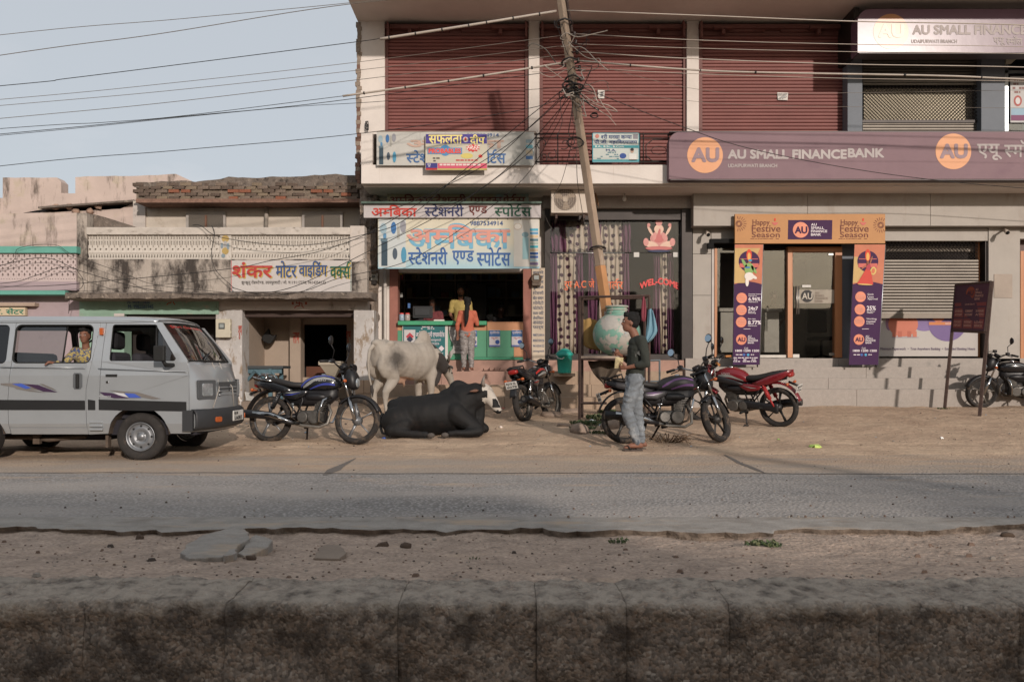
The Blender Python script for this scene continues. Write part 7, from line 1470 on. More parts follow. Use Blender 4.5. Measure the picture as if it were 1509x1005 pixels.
# ------------------------------------------------------------ motorcycles
eng = mat('engine_alloy', '5f5c58', .5, metal=.6, var=.25, vs=18, stain=('3d352f', .55, (16, 16, 16), .15)); blkm = mat('bike_black', '1c1b1d', .45, var=.15); seatv = mat('seat_vinyl', '242222', .6, var=.15, stain=('4a4038', .62, (6, 6, 6), .2)); redl = mat('red_lens', '8f2420', .2); mirg = mat('mirror_glass', '9fb0bd', .05, metal=1, var=.02); grim = mat('grimy_alloy', '77726b', .5, metal=.5, var=.2, vs=15)
BT = mat('bike_tyre', '2c2927', .92, var=.25, vs=20, stain=('6b5b4c', .52, (9, 9, 9), .2))
def bike(label, x, y, heading, lean=-8, steer=0, col=None, decals=(), rim=None, nsp=5, rack=True, fairing=False, tailbig=False, shockc=None, grips=None, plate=None, guard=True, tall=1.0, colname='', logo=None, fender=None, mirrors=(1, -1), muff=None, tankband=None, tankz=0, spoke_w=.02, group='parked motorcycles', exhaust=True):
 t = thing('motorcycle', label, 'motorcycle', (x, y, gz(y)-.004), group, heading); t.rotation_euler = (R(lean), 0, heading)
 rim = rim or riml; col = col or blkm; shockc = shockc or chrome; grips = grips or rub; fender = fender or blkm; muff = muff or chrome
 B = lambda mb, n, m, **k: mb.build(n, m, k.pop('par', t), local=True, **k)
 fh = Vector((1.248, 0, .3)); top = Vector((1.03, 0, .93)); ax = (top-fh).normalized()
 MS = Matrix.Translation(top) @ Matrix.Rotation(R(steer), 4, ax) @ Matrix.Translation(-top)
 def wheel(c, M_=None, disc=False):
  mb = MB(); mb.lathe([(.232, -.024), (.258, -.050), (.288, -.050)]+[(.311-.003*(k % 2)-abs(k-4)**2*.0011, -.036+.009*k) for k in range(9)]+[(.288, .05), (.258, .05), (.232, .024)], c, 'Y', 40)
  if M_: mb.xf(M_)
  w_ = B(mb, 'wheel', BT); mb = MB(); mb.lathe([(.252, -.03), (.246, -.032), (.236, -.02), (.229, -.012), (.229, .012), (.236, .02), (.246, .032), (.252, .03)], c, 'Y', 40)
  mb.lathe([(0, -.07), (.03, -.07), (.035, -.05), (.058, -.04), (.06, .04), (.035, .05), (.03, .07), (0, .07)], c, 'Y', 18)
  if M_: mb.xf(M_)
  r_ = B(mb, 'rim', rim, par=w_)
  for k in range(nsp):
   a = k*2*math.pi/nsp+.5; d = Vector((math.cos(a), 0, math.sin(a))); q = MB()
   if nsp < 10: q.tube([Vector(c)+d*.045, Vector(c)+d*.13, Vector(c)+d*.236], [spoke_w*1.35, spoke_w*.85, spoke_w*1.2], 6, flat=.5)
   else: q.tube([Vector(c)+d*.04+Vector((0, .03*(-1)**k, 0)), Vector(c)+d*.236], .004, 4)
   if M_: q.xf(M_)
   B(q, 'spoke', rim, par=w_)
  return w_
 wheel((0, 0, .3)); wheel(tuple(fh), MS)
 # frame, swingarm, shocks
 mb = MB(); mb.tube([(1.0, 0, .86), (.86, 0, .62), (.78, 0, .27), (.5, 0, .2)], .022, 8); B(mb, 'down_tube', blkm); mb = MB(); mb.tube([(1.0, 0, .84), (.6, 0, .72), (.1, 0, .70), (-.15, 0, .76)], .024, 8); B(mb, 'top_tube', blkm)
 for s_ in (-1, 1):
  mb = MB(); mb.tube([(.42, s_*.10, .34), (0, s_*.10, .3)], .022, 6); B(mb, 'swingarm', blkm)
  mb = MB(); mb.tube([(.02, s_*.12, .33), (.085, s_*.12, .45)], .016, 8); mb.tube([(.08, s_*.12, .44), (.17, s_*.12, .63)], .03, 10); mb.tube([(.17, s_*.12, .63), (.185, s_*.12, .67)], .016, 8)
  B(mb, 'shock_absorber', shockc if not guard or shockc is not chrome else blkm); mb = MB()
  for k in range(7): p0 = Vector((.085, s_*.12, .45)).lerp(Vector((.165, s_*.12, .62)), k/6); mb.tube([p0+Vector((.03*math.cos(a*.9), .03*math.sin(a*.9), .004*a)) for a in range(7)], .005, 4, closed=True)
  B(mb, 'spring', shockc)
  mb = MB(); mb.tube([(.42, s_*.10, .34), (.5, s_*.09, .55), (.44, s_*.08, .69)], .014, 6); mb.tube([(.44, s_*.1, .36), (.2, s_*.11, .64)], .012, 6); B(mb, 'frame_tube', blkm)
 mb = MB(); mb.loft([(-.04, .11, .3, .015, .07), (0, .11, .3, .02, .085), (.08, .11, .31, .02, .06), (.4, .11, .35, .02, .055), (.48, .11, .35, .02, .07), (.52, .11, .35, .01, .05)], 12, e=2.6); B(mb, 'chain_cover', blkm)
 # engine
 mb = MB(); mb.box(.44, .78, -.09, .09, .23, .42); eg = B(mb, 'crankcase', eng, bevel=.03)
 for s_ in (-1, 1):
  mb = MB(); mb.tube([(.52, s_*.08, .33), (.52, s_*.13, .33)], [.085, .07], 20); B(mb, 'engine_cover', eng, bevel=.008); mb = MB(); mb.tube([(.69, s_*.08, .33), (.69, s_*.135, .33)], [.10, .085], 20); B(mb, 'engine_cover', eng, bevel=.008)
 for k in range(8): mb = MB(); mb.box(.655+.01*k, .785+.01*k, -.075, .075, .42+k*.022, .432+k*.022); B(mb, 'cooling_fin', eng, par=eg)
 mb = MB(); mb.box(.66, .77, -.06, .06, .42, .6); mb.box(.7, .85, -.05, .05, .57, .65); B(mb, 'cylinder', eng, kind='stuff'); mb = MB(); mb.tube([(.66, -.03, .56), (.56, -.03, .58)], .03, 10); mb.tube([(.6, -.03, .54), (.6, -.03, .62)], .028, 10); B(mb, 'carburettor', grim)
 mb = MB(); mb.loft([(.50, 0, .60, .07, .03), (.56, 0, .6, .115, .06), (.72, 0, .6, .12, .062), (.80, 0, .6, .10, .045), (.83, 0, .6, .06, .02)], 14, e=2.6); B(mb, 'air_box', blkm)
 # exhaust on the right side
 mb = MB(); mb.tube([(.84, -.03, .5), (.9, -.06, .4), (.88, -.11, .25), (.78, -.13, .2), (.55, -.14, .215), (.40, -.145, .25)], .02, 10); B(mb, 'exhaust_pipe', grim)
 mb = MB(); mb.tube([(.42, -.145, .245), (.30, -.15, .275), (.1, -.155, .335), (-.1, -.158, .355), (-.30, -.16, .36)], [.022, .04, .052, .056, .055], 14); ms = B(mb, 'muffler', blkm)
 mb = MB(); mb.tube([(.40, -.157, .262), (.25, -.168, .30), (.1, -.172, .345), (-.16, -.178, .37)], [.01, .034, .042, .035], 10); B(mb, 'heat_shield', muff, par=ms)
 mb = MB(); mb.disc((-.30, -.16, .36), .03, -.004, 'X', 12); B(mb, 'muffler_end', eng, par=ms)
 for s_ in (-1, 1): mb = MB(); mb.tube([(.5, s_*.08, .24), (.5, s_*.28, .24)], .014, 6); mb.tube([(.5, s_*.19, .245), (.5, s_*.28, .245)], .02, 8); B(mb, 'foot_peg', rub); mb = MB(); mb.tube([(.2, s_*.1, .3), (.2, s_*.26, .33)], .012, 6); B(mb, 'foot_peg', rub)
 mb = MB(); mb.tube([(.42, -.1, .30), (.40, -.19, .33), (.43, -.2, .45), (.41, -.2, .49)], .011, 6); mb.tube([(.38, -.2, .49), (.45, -.25, .49)], .011, 6); B(mb, 'kick_lever', chrome)
 ln = R(-lean); zf_ = 0 ; mb = MB(); sx_ = .23; mb.tube([(.5, .08, .24), (.42, .24, .24*0+.02+math.tan(ln)*.24)], [.015, .012], 6); mb.tube([(.40, .225, .012+math.tan(ln)*.225), (.46, .26, .012+math.tan(ln)*.26)], .015, 6); B(mb, 'side_stand', steel)
 if guard:
  mb = MB(); mb.tube([(.88, 0, .58), (.9, -.12, .60), (.87, -.25, .54), (.83, -.26, .40), (.80, -.2, .28), (.78, 0, .26)], .014, 8); B(mb, 'crash_guard', chrome); mb = MB(); mb.tube([(.88, 0, .58), (.9, .12, .60), (.87, .25, .54), (.83, .26, .40), (.80, .2, .28), (.78, 0, .26)], .014, 8); B(mb, 'crash_guard', chrome)
 # tank, seat, panels
 TS = [(.42, .045, .725, .03), (.47, .09, .745, .065), (.54, .12, .765+tankz*.5, .092), (.66, .142, .78+tankz, .112), (.80, .148, .785+tankz, .112), (.91, .13, .78+tankz, .092), (.97, .08, .77+tankz, .058), (1.0, .03, .765+tankz, .02)]
 mb = MB(); mb.loft([(a, 0, c, b, d) for a, b, c, d in TS], 20, e=2.5); tk = B(mb, 'fuel_tank', col)
 def tq(x_, an, e=.003):
  for (a, b, c, d), (a2, b2, c2, d2) in zip(TS, TS[1:]):
   if x_ <= a2: k = max(0, (x_-a)/(a2-a)); ry, zc, rz = b+(b2-b)*k, c+(c2-c)*k, d+(d2-d)*k; break
  ee = 2/2.5; c_, s_ = math.cos(an), math.sin(an); return Vector((x_, math.copysign(abs(c_)**ee, c_)*(ry+e), zc+math.copysign(abs(s_)**ee, s_)*(rz+e)))
 for (m, x0, x1, a0, a1, b0, b1, cv) in decals:
  for s_ in (-1, 1):
   mb = MB(); vs = []; n = 16
   for i in range(n+1):
    k = i/n; xx = x0+(x1-x0)*k; w0 = a0+(a1-a0)*k+cv*math.sin(k*math.pi); w1 = b0+(b1-b0)*k+cv*math.sin(k*math.pi)
    for j in range(3): an = w0+(w1-w0)*j/2; p = tq(xx, an); vs.append((p.x, -s_*abs(p.y) if s_ > 0 else abs(p.y), p.z))
   mb.add(vs, [(i*3+j, i*3+j+1, (i+1)*3+j+1, (i+1)*3+j) for i in range(n) for j in range(2)], 0, True); B(mb, 'tank_decal', m, par=tk, fix=False)
 mb = MB(); mb.lathe([(.035, .0), (.035, .02), (0, .022)], (.74, 0, .888+tankz), n=16); B(mb, 'fuel_cap', chrome, par=tk)
 if logo:
  vs, fs = compose(logo); a1 = max(v.x for v in vs)
  for s_ in (-1, 1): mb = MB(); mb.add([tuple(Vector((tq(.70+.14*(v.x/a1 if s_ < 0 else 1-v.x/a1), .35+.0*v.y, .006).x, s_*abs(tq(.78, .35, .005).y)*1.0, .80+tankz+v.y*.035))) for v in vs], fs); B(mb, 'lettering', pr('b9b7b5'), par=tk, fix=False)
 mb = MB(); mb.loft([(.22, 0, .60, .05, .05), (.35, 0, .58, .085, .10), (.6, 0, .60, .09, .12), (.85, 0, .62, .075, .11), (.95, 0, .66, .04, .06)], 12, e=3); B(mb, 'centre_shroud', blkm)
 mb = MB(); mb.loft([(-.15, 0, .815+.03*tailbig, .08, .035), (-.05, 0, .815+.015*tailbig, .115, .042), (.1, 0, .805, .125, .045), (.22, 0, .775, .13, .045), (.34, 0, .755, .125, .042), (.44, 0, .755, .10, .04), (.5, 0, .765, .06, .03)], 16, e=3); B(mb, 'seat', seatv)
 for s_ in (-1, 1):
  mb = MB(); mb.loft([(-.24, s_*.05, .79+.07*tailbig, .02, .025), (-.1, s_*.105, .75+.045*tailbig, .024, .045+.012*tailbig), (.08, s_*.122, .725+.01*tailbig, .022, .055+.012*tailbig), (.24, s_*.125, .69, .018, .045), (.36, s_*.12, .67, .01, .02)], 12, e=2.4); B(mb, 'tail_panel', col)
  mb = MB(); mb.loft([(.2, s_*.115, .62, .01, .012), (.27, s_*.12, .62, .018, .05), (.42, s_*.125, .615, .02, .062), (.52, s_*.12, .64, .012, .04), (.58, s_*.11, .665, .008, .012)], 12, e=2.6); sp_ = B(mb, 'side_panel', col)
  for (m, *_r), k in zip(decals[:2], (0, 1)): mb = MB(); mb.add([(.26, s_*.147, .615+.03*k), (.36, s_*.149, .628+.026*k), (.5, s_*.145, .650+.01*k), (.36, s_*.15, .612+.025*k)], [(0, 1, 2, 3)]); B(mb, 'panel_decal', m, par=sp_, fix=False)
  if tankband: mb = MB(); mb.loft([(.5, s_*.13, .67, .01, .012), (.62, s_*.15, .70, .015, .035), (.8, s_*.16, .74, .02, .05), (.92, s_*.15, .76, .015, .05), (1.0, s_*.12, .74, .01, .02)], 10, e=2.4); B(mb, 'tank_shroud', tankband)
 # rear mudguard, lamp, plate
 mb = MB(); n = 12; vs = []
 for i in range(n+1): 
  a = R(70+95*i/n); 
  for yy in (-.06, -.04, .04, .06): vs.append((.36*math.cos(a)-.0, yy, .3+.385*math.sin(a)+(.01 if abs(yy) < .05 else -.01)))
 mb.add(vs, [(i*4+k, i*4+k+1, (i+1)*4+k+1, (i+1)*4+k) for i in range(n) for k in range(3)], 0, True); o = B(mb, 'rear_mudguard', fender, fix=False); q = o.modifiers.new('t', 'SOLIDIFY'); q.thickness = .006
 tz = .76+.05*tailbig; mb = MB(); mb.loft([(-.25, 0, tz, .05+.02*tailbig, .03), (-.22, 0, tz, .06+.03*tailbig, .042), (-.16, 0, tz+.01, .055+.03*tailbig, .04)], 12, e=3); B(mb, 'tail_lamp', redl)
 for s_ in (-1, 1): mb = MB(); mb.tube([(-.2, s_*.04, .68), (-.21, s_*.13, .68)], .008, 5); mb.ball((-.215, s_*.15, .68), (.022, .034, .024), 10); B(mb, 'indicator', MATS['amber_lens'])
 mb = MB(); MP = Matrix.Translation((-.335, 0, .60)) @ Matrix.Rotation(R(-18), 4, 'Y'); mb.box(-.004, .004, -.1, .1, -.06, .06, mtx=MP); np_ = B(mb, 'number_plate', MATS['plate_white'])
 mb = MB(); mb.tube([(-.18, 0, .7), (-.325, 0, .64)], .02, 5); B(mb, 'plate_bracket', blkm)
 if plate:
  for k, tx in enumerate(plate):
   vs, fs = compose(tx); a1 = max(v.x for v in vs); mb = MB()
   for j, (dx, dz) in enumerate(((0, 0), (.003, 0), (0, .003))): mb.add([MP @ Vector((-.0055-.0004*j, .085-.17*v.x/a1-dx, .008-.055*k+v.y*.05+dz)) for v in vs], fs)
   B(mb, 'lettering', plk, par=np_, fix=False)
 if rack:
  mb = MB()
  for s_ in (-1, 1): mb.tube([(.05, s_*.13, .80), (-.1, s_*.12, .82), (-.26, s_*.07, .86), (-.30, 0, .87)], .011, 6); mb.tube([(-.02, s_*.13, .80), (-.05, s_*.12, .9), (-.13, s_*.11, .88), (-.2, s_*.09, .85)], .011, 6)
  mb.tube([(-.05, .12, .9), (-.05, -.12, .9)], .01, 6); mb.tube([(-.13, .11, .88), (-.13, -.11, .88)], .01, 6); B(mb, 'carrier', chrome if rim is riml else steel)
 # steering group
 def BS(mb, n, m, **k): mb.xf(MS); return B(mb, n, m, **k)
 for s_ in (-1, 1):
  mb = MB(); o_ = Vector((0, s_*.085, 0)); mb.tube([fh+o_, fh+ax*.30+o_], .026, 10); mb.tube([fh+ax*.29+o_, top+o_], .016, 10); BS(mb, 'fork_leg', chrome)
 mb = MB(); mb.box(-.03, .03, -.11, .11, -.015, .015, mtx=Matrix.Translation(top)); mb.box(-.03, .03, -.1, .1, -.012, .012, mtx=Matrix.Translation(top-ax*.17)); BS(mb, 'fork_yoke', blkm, kind='stuff')
 mb = MB(); vs = []; n = 16
 for i in range(n+1):
  a = R(20+120*i/n)
  for yy, dr in ((-.07, -.03), (-.05, 0), (0, .008), (.05, 0), (.07, -.03)): vs.append((fh.x+(.335+dr)*math.cos(a), yy, fh.z+(.335+dr)*math.sin(a)))
 mb.add(vs, [(i*5+k, i*5+k+1, (i+1)*5+k+1, (i+1)*5+k) for i in range(n) for k in range(4)], 0, True); mb.xf(MS); o = B(mb, 'front_mudguard', fender, fix=False); q = o.modifiers.new('t', 'SOLIDIFY'); q.thickness = .005
 hb = top+Vector((-.03, 0, .02))
 for s_ in (-1, 1):
  mb = MB(); mb.tube([hb, hb+Vector((-.02, s_*.1, .05)), hb+Vector((-.05, s_*.2, .10)), hb+Vector((-.13, s_*.33, .085))], .012, 8); BS(mb, 'handlebar', chrome)
  mb = MB(); mb.tube([hb+Vector((-.09, s_*.27, .094)), hb+Vector((-.155, s_*.37, .078))], .019, 10); BS(mb, 'grip', grips)
  mb = MB(); mb.tube([hb+Vector((-.06, s_*.22, .1)), hb+Vector((.0, s_*.27, .09)), hb+Vector((-.05, s_*.37, .07))], .007, 6); mb.box(-.025, .025, -.03, .03, -.02, .03, mtx=Matrix.Translation(hb+Vector((-.06, s_*.2, .1)))); BS(mb, 'brake_lever', blkm, kind='stuff')
  if s_ in mirrors:
   ma = hb+Vector((-.06, s_*.21, .12)); mc = hb+Vector((-.05, s_*.30, .36)); mb = MB(); mb.tube([ma, ma+Vector((.03, s_*.02, .12)), mc-Vector((0, 0, .05))], .007, 6); BS(mb, 'mirror_stem', blkm)
   mb = MB(); mb.ball(mc, (.016, .055, .065), 14); m_ = BS(mb, 'mirror', blkm); mb = MB(); mb.disc(mc+Vector((-.014, 0, 0)), .048, -.004, 'X', 16); BS(mb, 'mirror_glass', mirg, par=m_)
  mb = MB(); c_ = top+Vector((.08, s_*.10, -.13)); mb.tube([c_, c_+Vector((0, s_*.06, 0))], .008, 5); mb.ball(c_+Vector((0.01, s_*.08, 0)), (.025, .035, .024), 10); BS(mb, 'indicator', MATS['amber_lens'])
 hc = top+Vector((.11, 0, -.10))
 mb = MB(); mb.loft([(hc.x-.10, 0, hc.z+.03, .06, .07), (hc.x-.04, 0, hc.z+.02, .105, .13), (hc.x+.03, 0, hc.z, .115, .135), (hc.x+.07, 0, hc.z-.02, .095, .10), (hc.x+.085, 0, hc.z-.03, .07, .07)], 16, e=2.6); hl = BS(mb, 'headlamp_cowl', col if fairing else blkm)
 mb = MB(); mb.ball(hc+Vector((.075, 0, -.035)), (.03, .075, .065), 16); BS(mb, 'headlamp', MATS['lamp_lens'], par=hl)
 mb = MB(); mb.loft([(hc.x-.0, 0, hc.z+.14, .07, .02), (hc.x+.03, 0, hc.z+.16, .085, .05), (hc.x-.02, 0, hc.z+.19, .06, .02)], 12, e=2.6); BS(mb, 'visor', blkm, par=hl)
 mb = MB(); mb.tube([hb+Vector((.03, 0, .02)), hb+Vector((.0, 0, .07))], [.06, .055], 14); BS(mb, 'speedometer', blkm)
 mb = MB()
 for s_ in (-1, 1): mb.tube([hb+Vector((-.05, s_*.2, .1)), hb+Vector((.10, s_*.12, .06)), hb+Vector((.06, s_*.04, -.12)), (.95, s_*.02, .7)], .005, 5)
 BS(mb, 'control_cable', rub, kind='stuff')
 return t
def place(px_r, py_r, px_f, py_f):
 a, b = GP(px_r, py_r), GP(px_f, py_f); return a[0], a[1], math.atan2(b[1]-a[1], b[0]-a[0])
dblue, dsil, dpur, dred = mat('decal_royal', '3a4390', .3), mat('decal_silver', '9a9a98', .3, metal=.3), mat('decal_purple', '6b4a78', .35), mat('decal_red', '9c2d28', .35)
gloss = mat('gloss_black', '17171a', .25, coat=.5, var=.05); cherry = mat('cherry_red', '701820', .25, coat=.5, var=.06)
x, y, h = place(397, 650.5, 522, 655)
bike('black motorcycle with blue and silver tank stripes between the van and the bulls', x, y, h, -7, 2, gloss, ((dblue, .46, .93, -.25, .75, .1, 1.0, .35), (dsil, .50, .95, -.55, .25, -.2, .55, .35), (dblue, .60, .95, -.8, -.3, -.65, -.05, .25)), riml, 5, True, logo='HERO', plate=('RJ18', 'SJ 5306'), mirrors=(1, -1))
x, y, h = place(774, 621, 818, 609)
bike('black and red motorcycle seen from behind near the teal bin', x, y, h, -9, -10, gloss, ((dred, .5, .9, .0, .2, .35, .6, .2), (dsil, .55, .9, -.4, -.1, -.15, .1, .1)), grim, 14, True, fairing=True, tailbig=True, plate=('RJ18 SL', '6078'), guard=False, shockc=chrome)
x, y, h = place(921, 652, 1068, 650)
bike('dusty black motorcycle with purple tank flames just behind the walking boy', x, y, h, -7, 42, mat('dusty_black', '2b292b', .45, var=.15), ((dpur, .5, .92, -.35, .25, -.1, .5, .3), (dpur, .62, .92, -.8, -.4, -.6, -.1, .2)), mat('dark_rim', '3b3937', .5, metal=.4), 5, True, plate=('RJ18', '0042'))
x, y, h = place(1149, 628, 1028, 618)
bike('cherry red motorcycle with black seat standing before the bank steps', x, y, h, -8, 12, cherry, ((dsil, .5, .9, -.6, -.2, -.35, .05, .2),), mat('black_rim', '1f1e1e', .5), 5, False, fairing=True, tailbig=True, shockc=mat('red_spring', '9c2a2a', .5), grips=mat('tan_grip', 'a8703f', .7), plate=('RJ18 SP', '7726'), guard=False, tankband=mat('shroud_black', '242326', .4), fender=cherry, tankz=.03, logo='LIVO')
x, y, h = place(1548, 601, 1447, 600)
bike('black motorcycle with chrome handlebar partly cut by the frame edge beside the notice board', x, y, h, -7, 6, gloss, ((dsil, .5, .9, .3, .5, .4, .6, .1),), grim, 5, True, guard=True, mirrors=(1,))
# ------------------------------------------------------------ people
skin = mat('brown_skin', '7a5342', .6, var=.08, vs=6); skin2 = mat('dark_skin', '54382c', .6, var=.08); hairm = mat('black_hair', '100e0d', .85, var=.3, vs=30, stretch=(1, 1, .3)); white_eye = mat('eye_white', 'b5aca5', .3)
def human(t, J, shirt, trousers=None, sk=None, hairlen=.02, vox=.012, hr=1.0, sleeve=1.0, bare=False, tex=None, beard=False, female=False, sc=1.0, curl=(.5, .5), feet=True, tw=1.0):
 """J: joint name -> local (x forward, y left, z up)"""
 sk = sk or skin; V = {k: Vector(v) for k, v in J.items()}
 b = MB(); hd = V['head']; fw_ = V.get('face', Vector((1, 0, 0))).normalized(); RT = fw_.to_track_quat('X', 'Z').to_matrix()
 def HP(x, y, z): return hd+RT @ Vector((x, y, z))*sc
 b.ball(HP(-.008, 0, .022), (.094*sc, .074*sc, .092*sc), 16, mtx=RT); b.ball(HP(.022, 0, -.035), (.064*sc, .056*sc, .078*sc), 14, mtx=RT); b.ball(HP(.055, 0, -.082), (.024*sc, .028*sc, .022*sc), 10, mtx=RT)
 b.tube([HP(.078, 0, .018), HP(.098, 0, -.018), HP(.080, 0, -.032)], [.008*sc, .016*sc, .010*sc], 8); b.ball(HP(.076, 0, -.052), (.012*sc, .024*sc, .008*sc), 8, mtx=RT); b.ball(HP(.074, 0, -.064), (.012*sc, .021*sc, .008*sc), 8, mtx=RT)
 for s_ in (-1, 1): b.ball(HP(-.008, s_*.075, -.008), (.02*sc, .008*sc, .03*sc), 8, mtx=RT); b.ball(HP(.074, s_*.03, .032), (.014*sc, .026*sc, .008*sc), 8, mtx=RT)
 chain(b, [HP(-.02, 0, -.05), V['neck']], [.052*sc, .056*sc], 12)
 p, c = V['pelvis'], V['chest']; n_ = V['neck']
 def torso(m, g):
  N = 9
  for i in range(N+1):
   k = i/N; q = p.lerp(c, k) if k < 1 else c
   w = (.150+.0*k-.020*math.sin(k*math.pi*.9)+.012*k)*sc*tw+g; d = (.098-.008*math.sin(k*3)+.016*k)*sc+g
   m.ball(q, (d, w, .085*sc+g), 16)
  m.ball(c.lerp(n_, .45), (.085*sc+g, .15*sc*tw+g, .06*sc+g), 16)
  for s_ in 'LR': m.ball(V['sh'+s_]*.9+c*.1, (.062*sc+g, .062*sc+g, .058*sc+g), 12)
  for s_ in 'LR': chain(m, [c.lerp(n_, .5), V['sh'+s_]], [.07*sc+g, .052*sc+g], 10)
 torso(b, 0)
 for i, s_ in enumerate('LR'):
  chain(b, [V['sh'+s_], V['el'+s_], V['wr'+s_]], [.046*sc, .036*sc, .024*sc], 10)
  w = V['wr'+s_]; d = V.get('hd'+s_, (w-V['el'+s_]).normalized()).normalized(); pn = V.get('pn'+s_, Vector((0, 0, -1))); pn = (pn-d*pn.dot(d)).normalized(); sd = d.cross(pn)
  b.loft([(0, 0, 0, 1, 1)], 4) if False else None
  for k in range(4): b.ball(w+d*(.02+.017*k)*sc, (.026*sc,)*3 if k < 2 else (.027*sc,)*3, 8)
  cu = curl[i]; L_ = (.062, .07, .066, .052)
  for k in range(4):
   o = w+d*.075*sc+sd*(k-1.5)*.0185*sc; q = [o]; a = .25; dirv = d
   for seg in (.42, .33, .25): a += cu*.75; dirv = d*math.cos(a)+pn*math.sin(a); q.append(q[-1]+dirv*L_[k]*sc*seg*1.15)
   chain(b, [w+d*.04*sc+sd*(k-1.5)*.015*sc]+q, [.011*sc, .0105*sc, .009*sc, .0085*sc, .0075*sc], 6)
  tq_ = w+d*.02*sc-sd*.024*sc; chain(b, [tq_, tq_+(d*.6-sd*.6+pn*.4)*.035*sc, tq_+(d*1.2-sd*.65+pn*.9)*.052*sc], [.013*sc, .011*sc, .009*sc], 6)
 if 'hipL' in V:
  for s_ in 'LR':
   chain(b, [V['hip'+s_], V['kn'+s_], V['an'+s_]], [.078*sc, .052*sc, .034*sc], 12); a, to = V['an'+s_], V['toe'+s_]; dd = (to-a); dd.z = 0; dd.normalize()
   hl_ = a-dd*.045*sc; hl_.z = to.z+.0*sc+.012
   chain(b, [a, Vector((hl_.x, hl_.y, to.z+.022))], [.034*sc, .03*sc], 8); chain(b, [Vector((hl_.x, hl_.y, to.z+.02)), a.lerp(to, .55)*1.0, to+Vector((0, 0, .006))], [.028*sc, .034*sc, .022*sc], 8)
   sdv = Vector((-dd.y, dd.x, 0))
   for k in range(5): chain(b, [to+sdv*(k-2)*.014*sc-dd*.02, to+sdv*(k-2)*.017*sc+dd*(.024-.003*abs(k-1))*sc], [.010*sc, .009*sc], 6)
 body = blob(b, vox, 'body', [sk], t, 3)
 # eyes, brows, hair, mouth
 for s_ in (-1, 1):
  m = MB(); m.ball(HP(.077, s_*.031, .016), (.009*sc, .014*sc, .0085*sc), 10, mtx=RT); e_ = m.build('eye', white_eye, t, local=True); m = MB(); m.ball(HP(.084, s_*.031, .016), (.004*sc, .006*sc, .006*sc), 8, mtx=RT); m.build('iris', black, e_, local=True)
  m = MB(); m.tube([HP(.083, s_*.014, .038), HP(.084, s_*.032, .043), HP(.072, s_*.05, .037)], .004*sc, 5); m.build('eyebrow', hairm, t, local=True)
 m = MB(); m.tube([HP(.077, -.02, -.058), HP(.086, 0, -.058), HP(.077, .02, -.058)], .0022*sc, 5); m.build('mouth', mat('lip_dark', '4a2c26', .5), t, local=True)
 m = MB(); g = hairlen
 m.ball(HP(-.032, 0, .052), ((.080+g)*sc, (.076+g*.6)*sc, (.076+g)*sc), 16, mtx=RT); m.ball(HP(-.05, 0, -.0), ((.058+g*.6)*sc, (.070+g*.6)*sc, .075*sc), 14, mtx=RT); m.ball(HP(.045, 0, .098), (.034*sc, .055*sc, (.014+g*.5)*sc), 12, mtx=RT)
 for k in range(16): a = k*.39; m.ball(HP(-.01+.065*math.cos(a*1.7), .055*math.sin(a), .095+.02*math.cos(a*3)), .026*sc*(1+g*4), 8)
 blob(m, .009*sc, 'hair', [hairm], t, 2, disp=lambda v: v+noise.noise_vector(v*45)*.006*sc)
 if beard: m = MB(); m.ball(HP(.045, 0, -.085), (.042*sc, .05*sc, .03*sc), 12, mtx=RT); m.tube([HP(.083, -.03, -.055), HP(.095, 0, -.043), HP(.083, .03, -.055)], .007*sc, 6); blob(m, .008, 'beard', [hairm], t, 2)
 if shirt:
  m = MB(); torso(m, .014); 
  for s_ in 'LR':
   e_ = V['sh'+s_].lerp(V['el'+s_], min(1, sleeve)); pts = [V['sh'+s_], e_]; rs = [.066*sc, .056*sc]
   if sleeve > 1: pts.append(V['el'+s_].lerp(V['wr'+s_], sleeve-1)); rs = [.064*sc, .052*sc, .045*sc]
   chain(m, pts, rs, 12)
  hem = p-Vector((0, 0, .10*sc)); m.ball(hem, (.118*sc, .165*sc*tw, .06*sc), 16); m.ball(p.lerp(hem, .5), (.116*sc, .165*sc*tw, .07*sc), 16)
  so_ = blob(m, vox, 'shirt', [shirt], t, 4, disp=lambda v: v+noise.noise_vector(Vector((v.x*7, v.y*7, v.z*11)))*.010+noise.noise_vector(v*22)*.004)
 if trousers:
  m = MB(); m.ball(p-Vector((0, 0, .06*sc)), (.12*sc, .165*sc*tw, .10*sc), 16)
  for s_ in 'LR':
   e_ = V['kn'+s_].lerp(V['an'+s_], .93); chain(m, [V['hip'+s_], V['hip'+s_].lerp(V['kn'+s_], .5), V['kn'+s_], V['kn'+s_].lerp(V['an'+s_], .5), e_], [.104*sc, .090*sc, .074*sc, .066*sc, .054*sc], 14)
  def fold(v): return v+noise.noise_vector(Vector((v.x*9, v.y*9, v.z*16)))*.012+noise.noise_vector(v*26)*.004+noise.noise_vector(v*5).normalized()*.0055*math.sin(v.z*75+7*noise.noise(v*5))
  blob(m, vox, 'trousers', [trousers], t, 3, disp=fold)
 return t
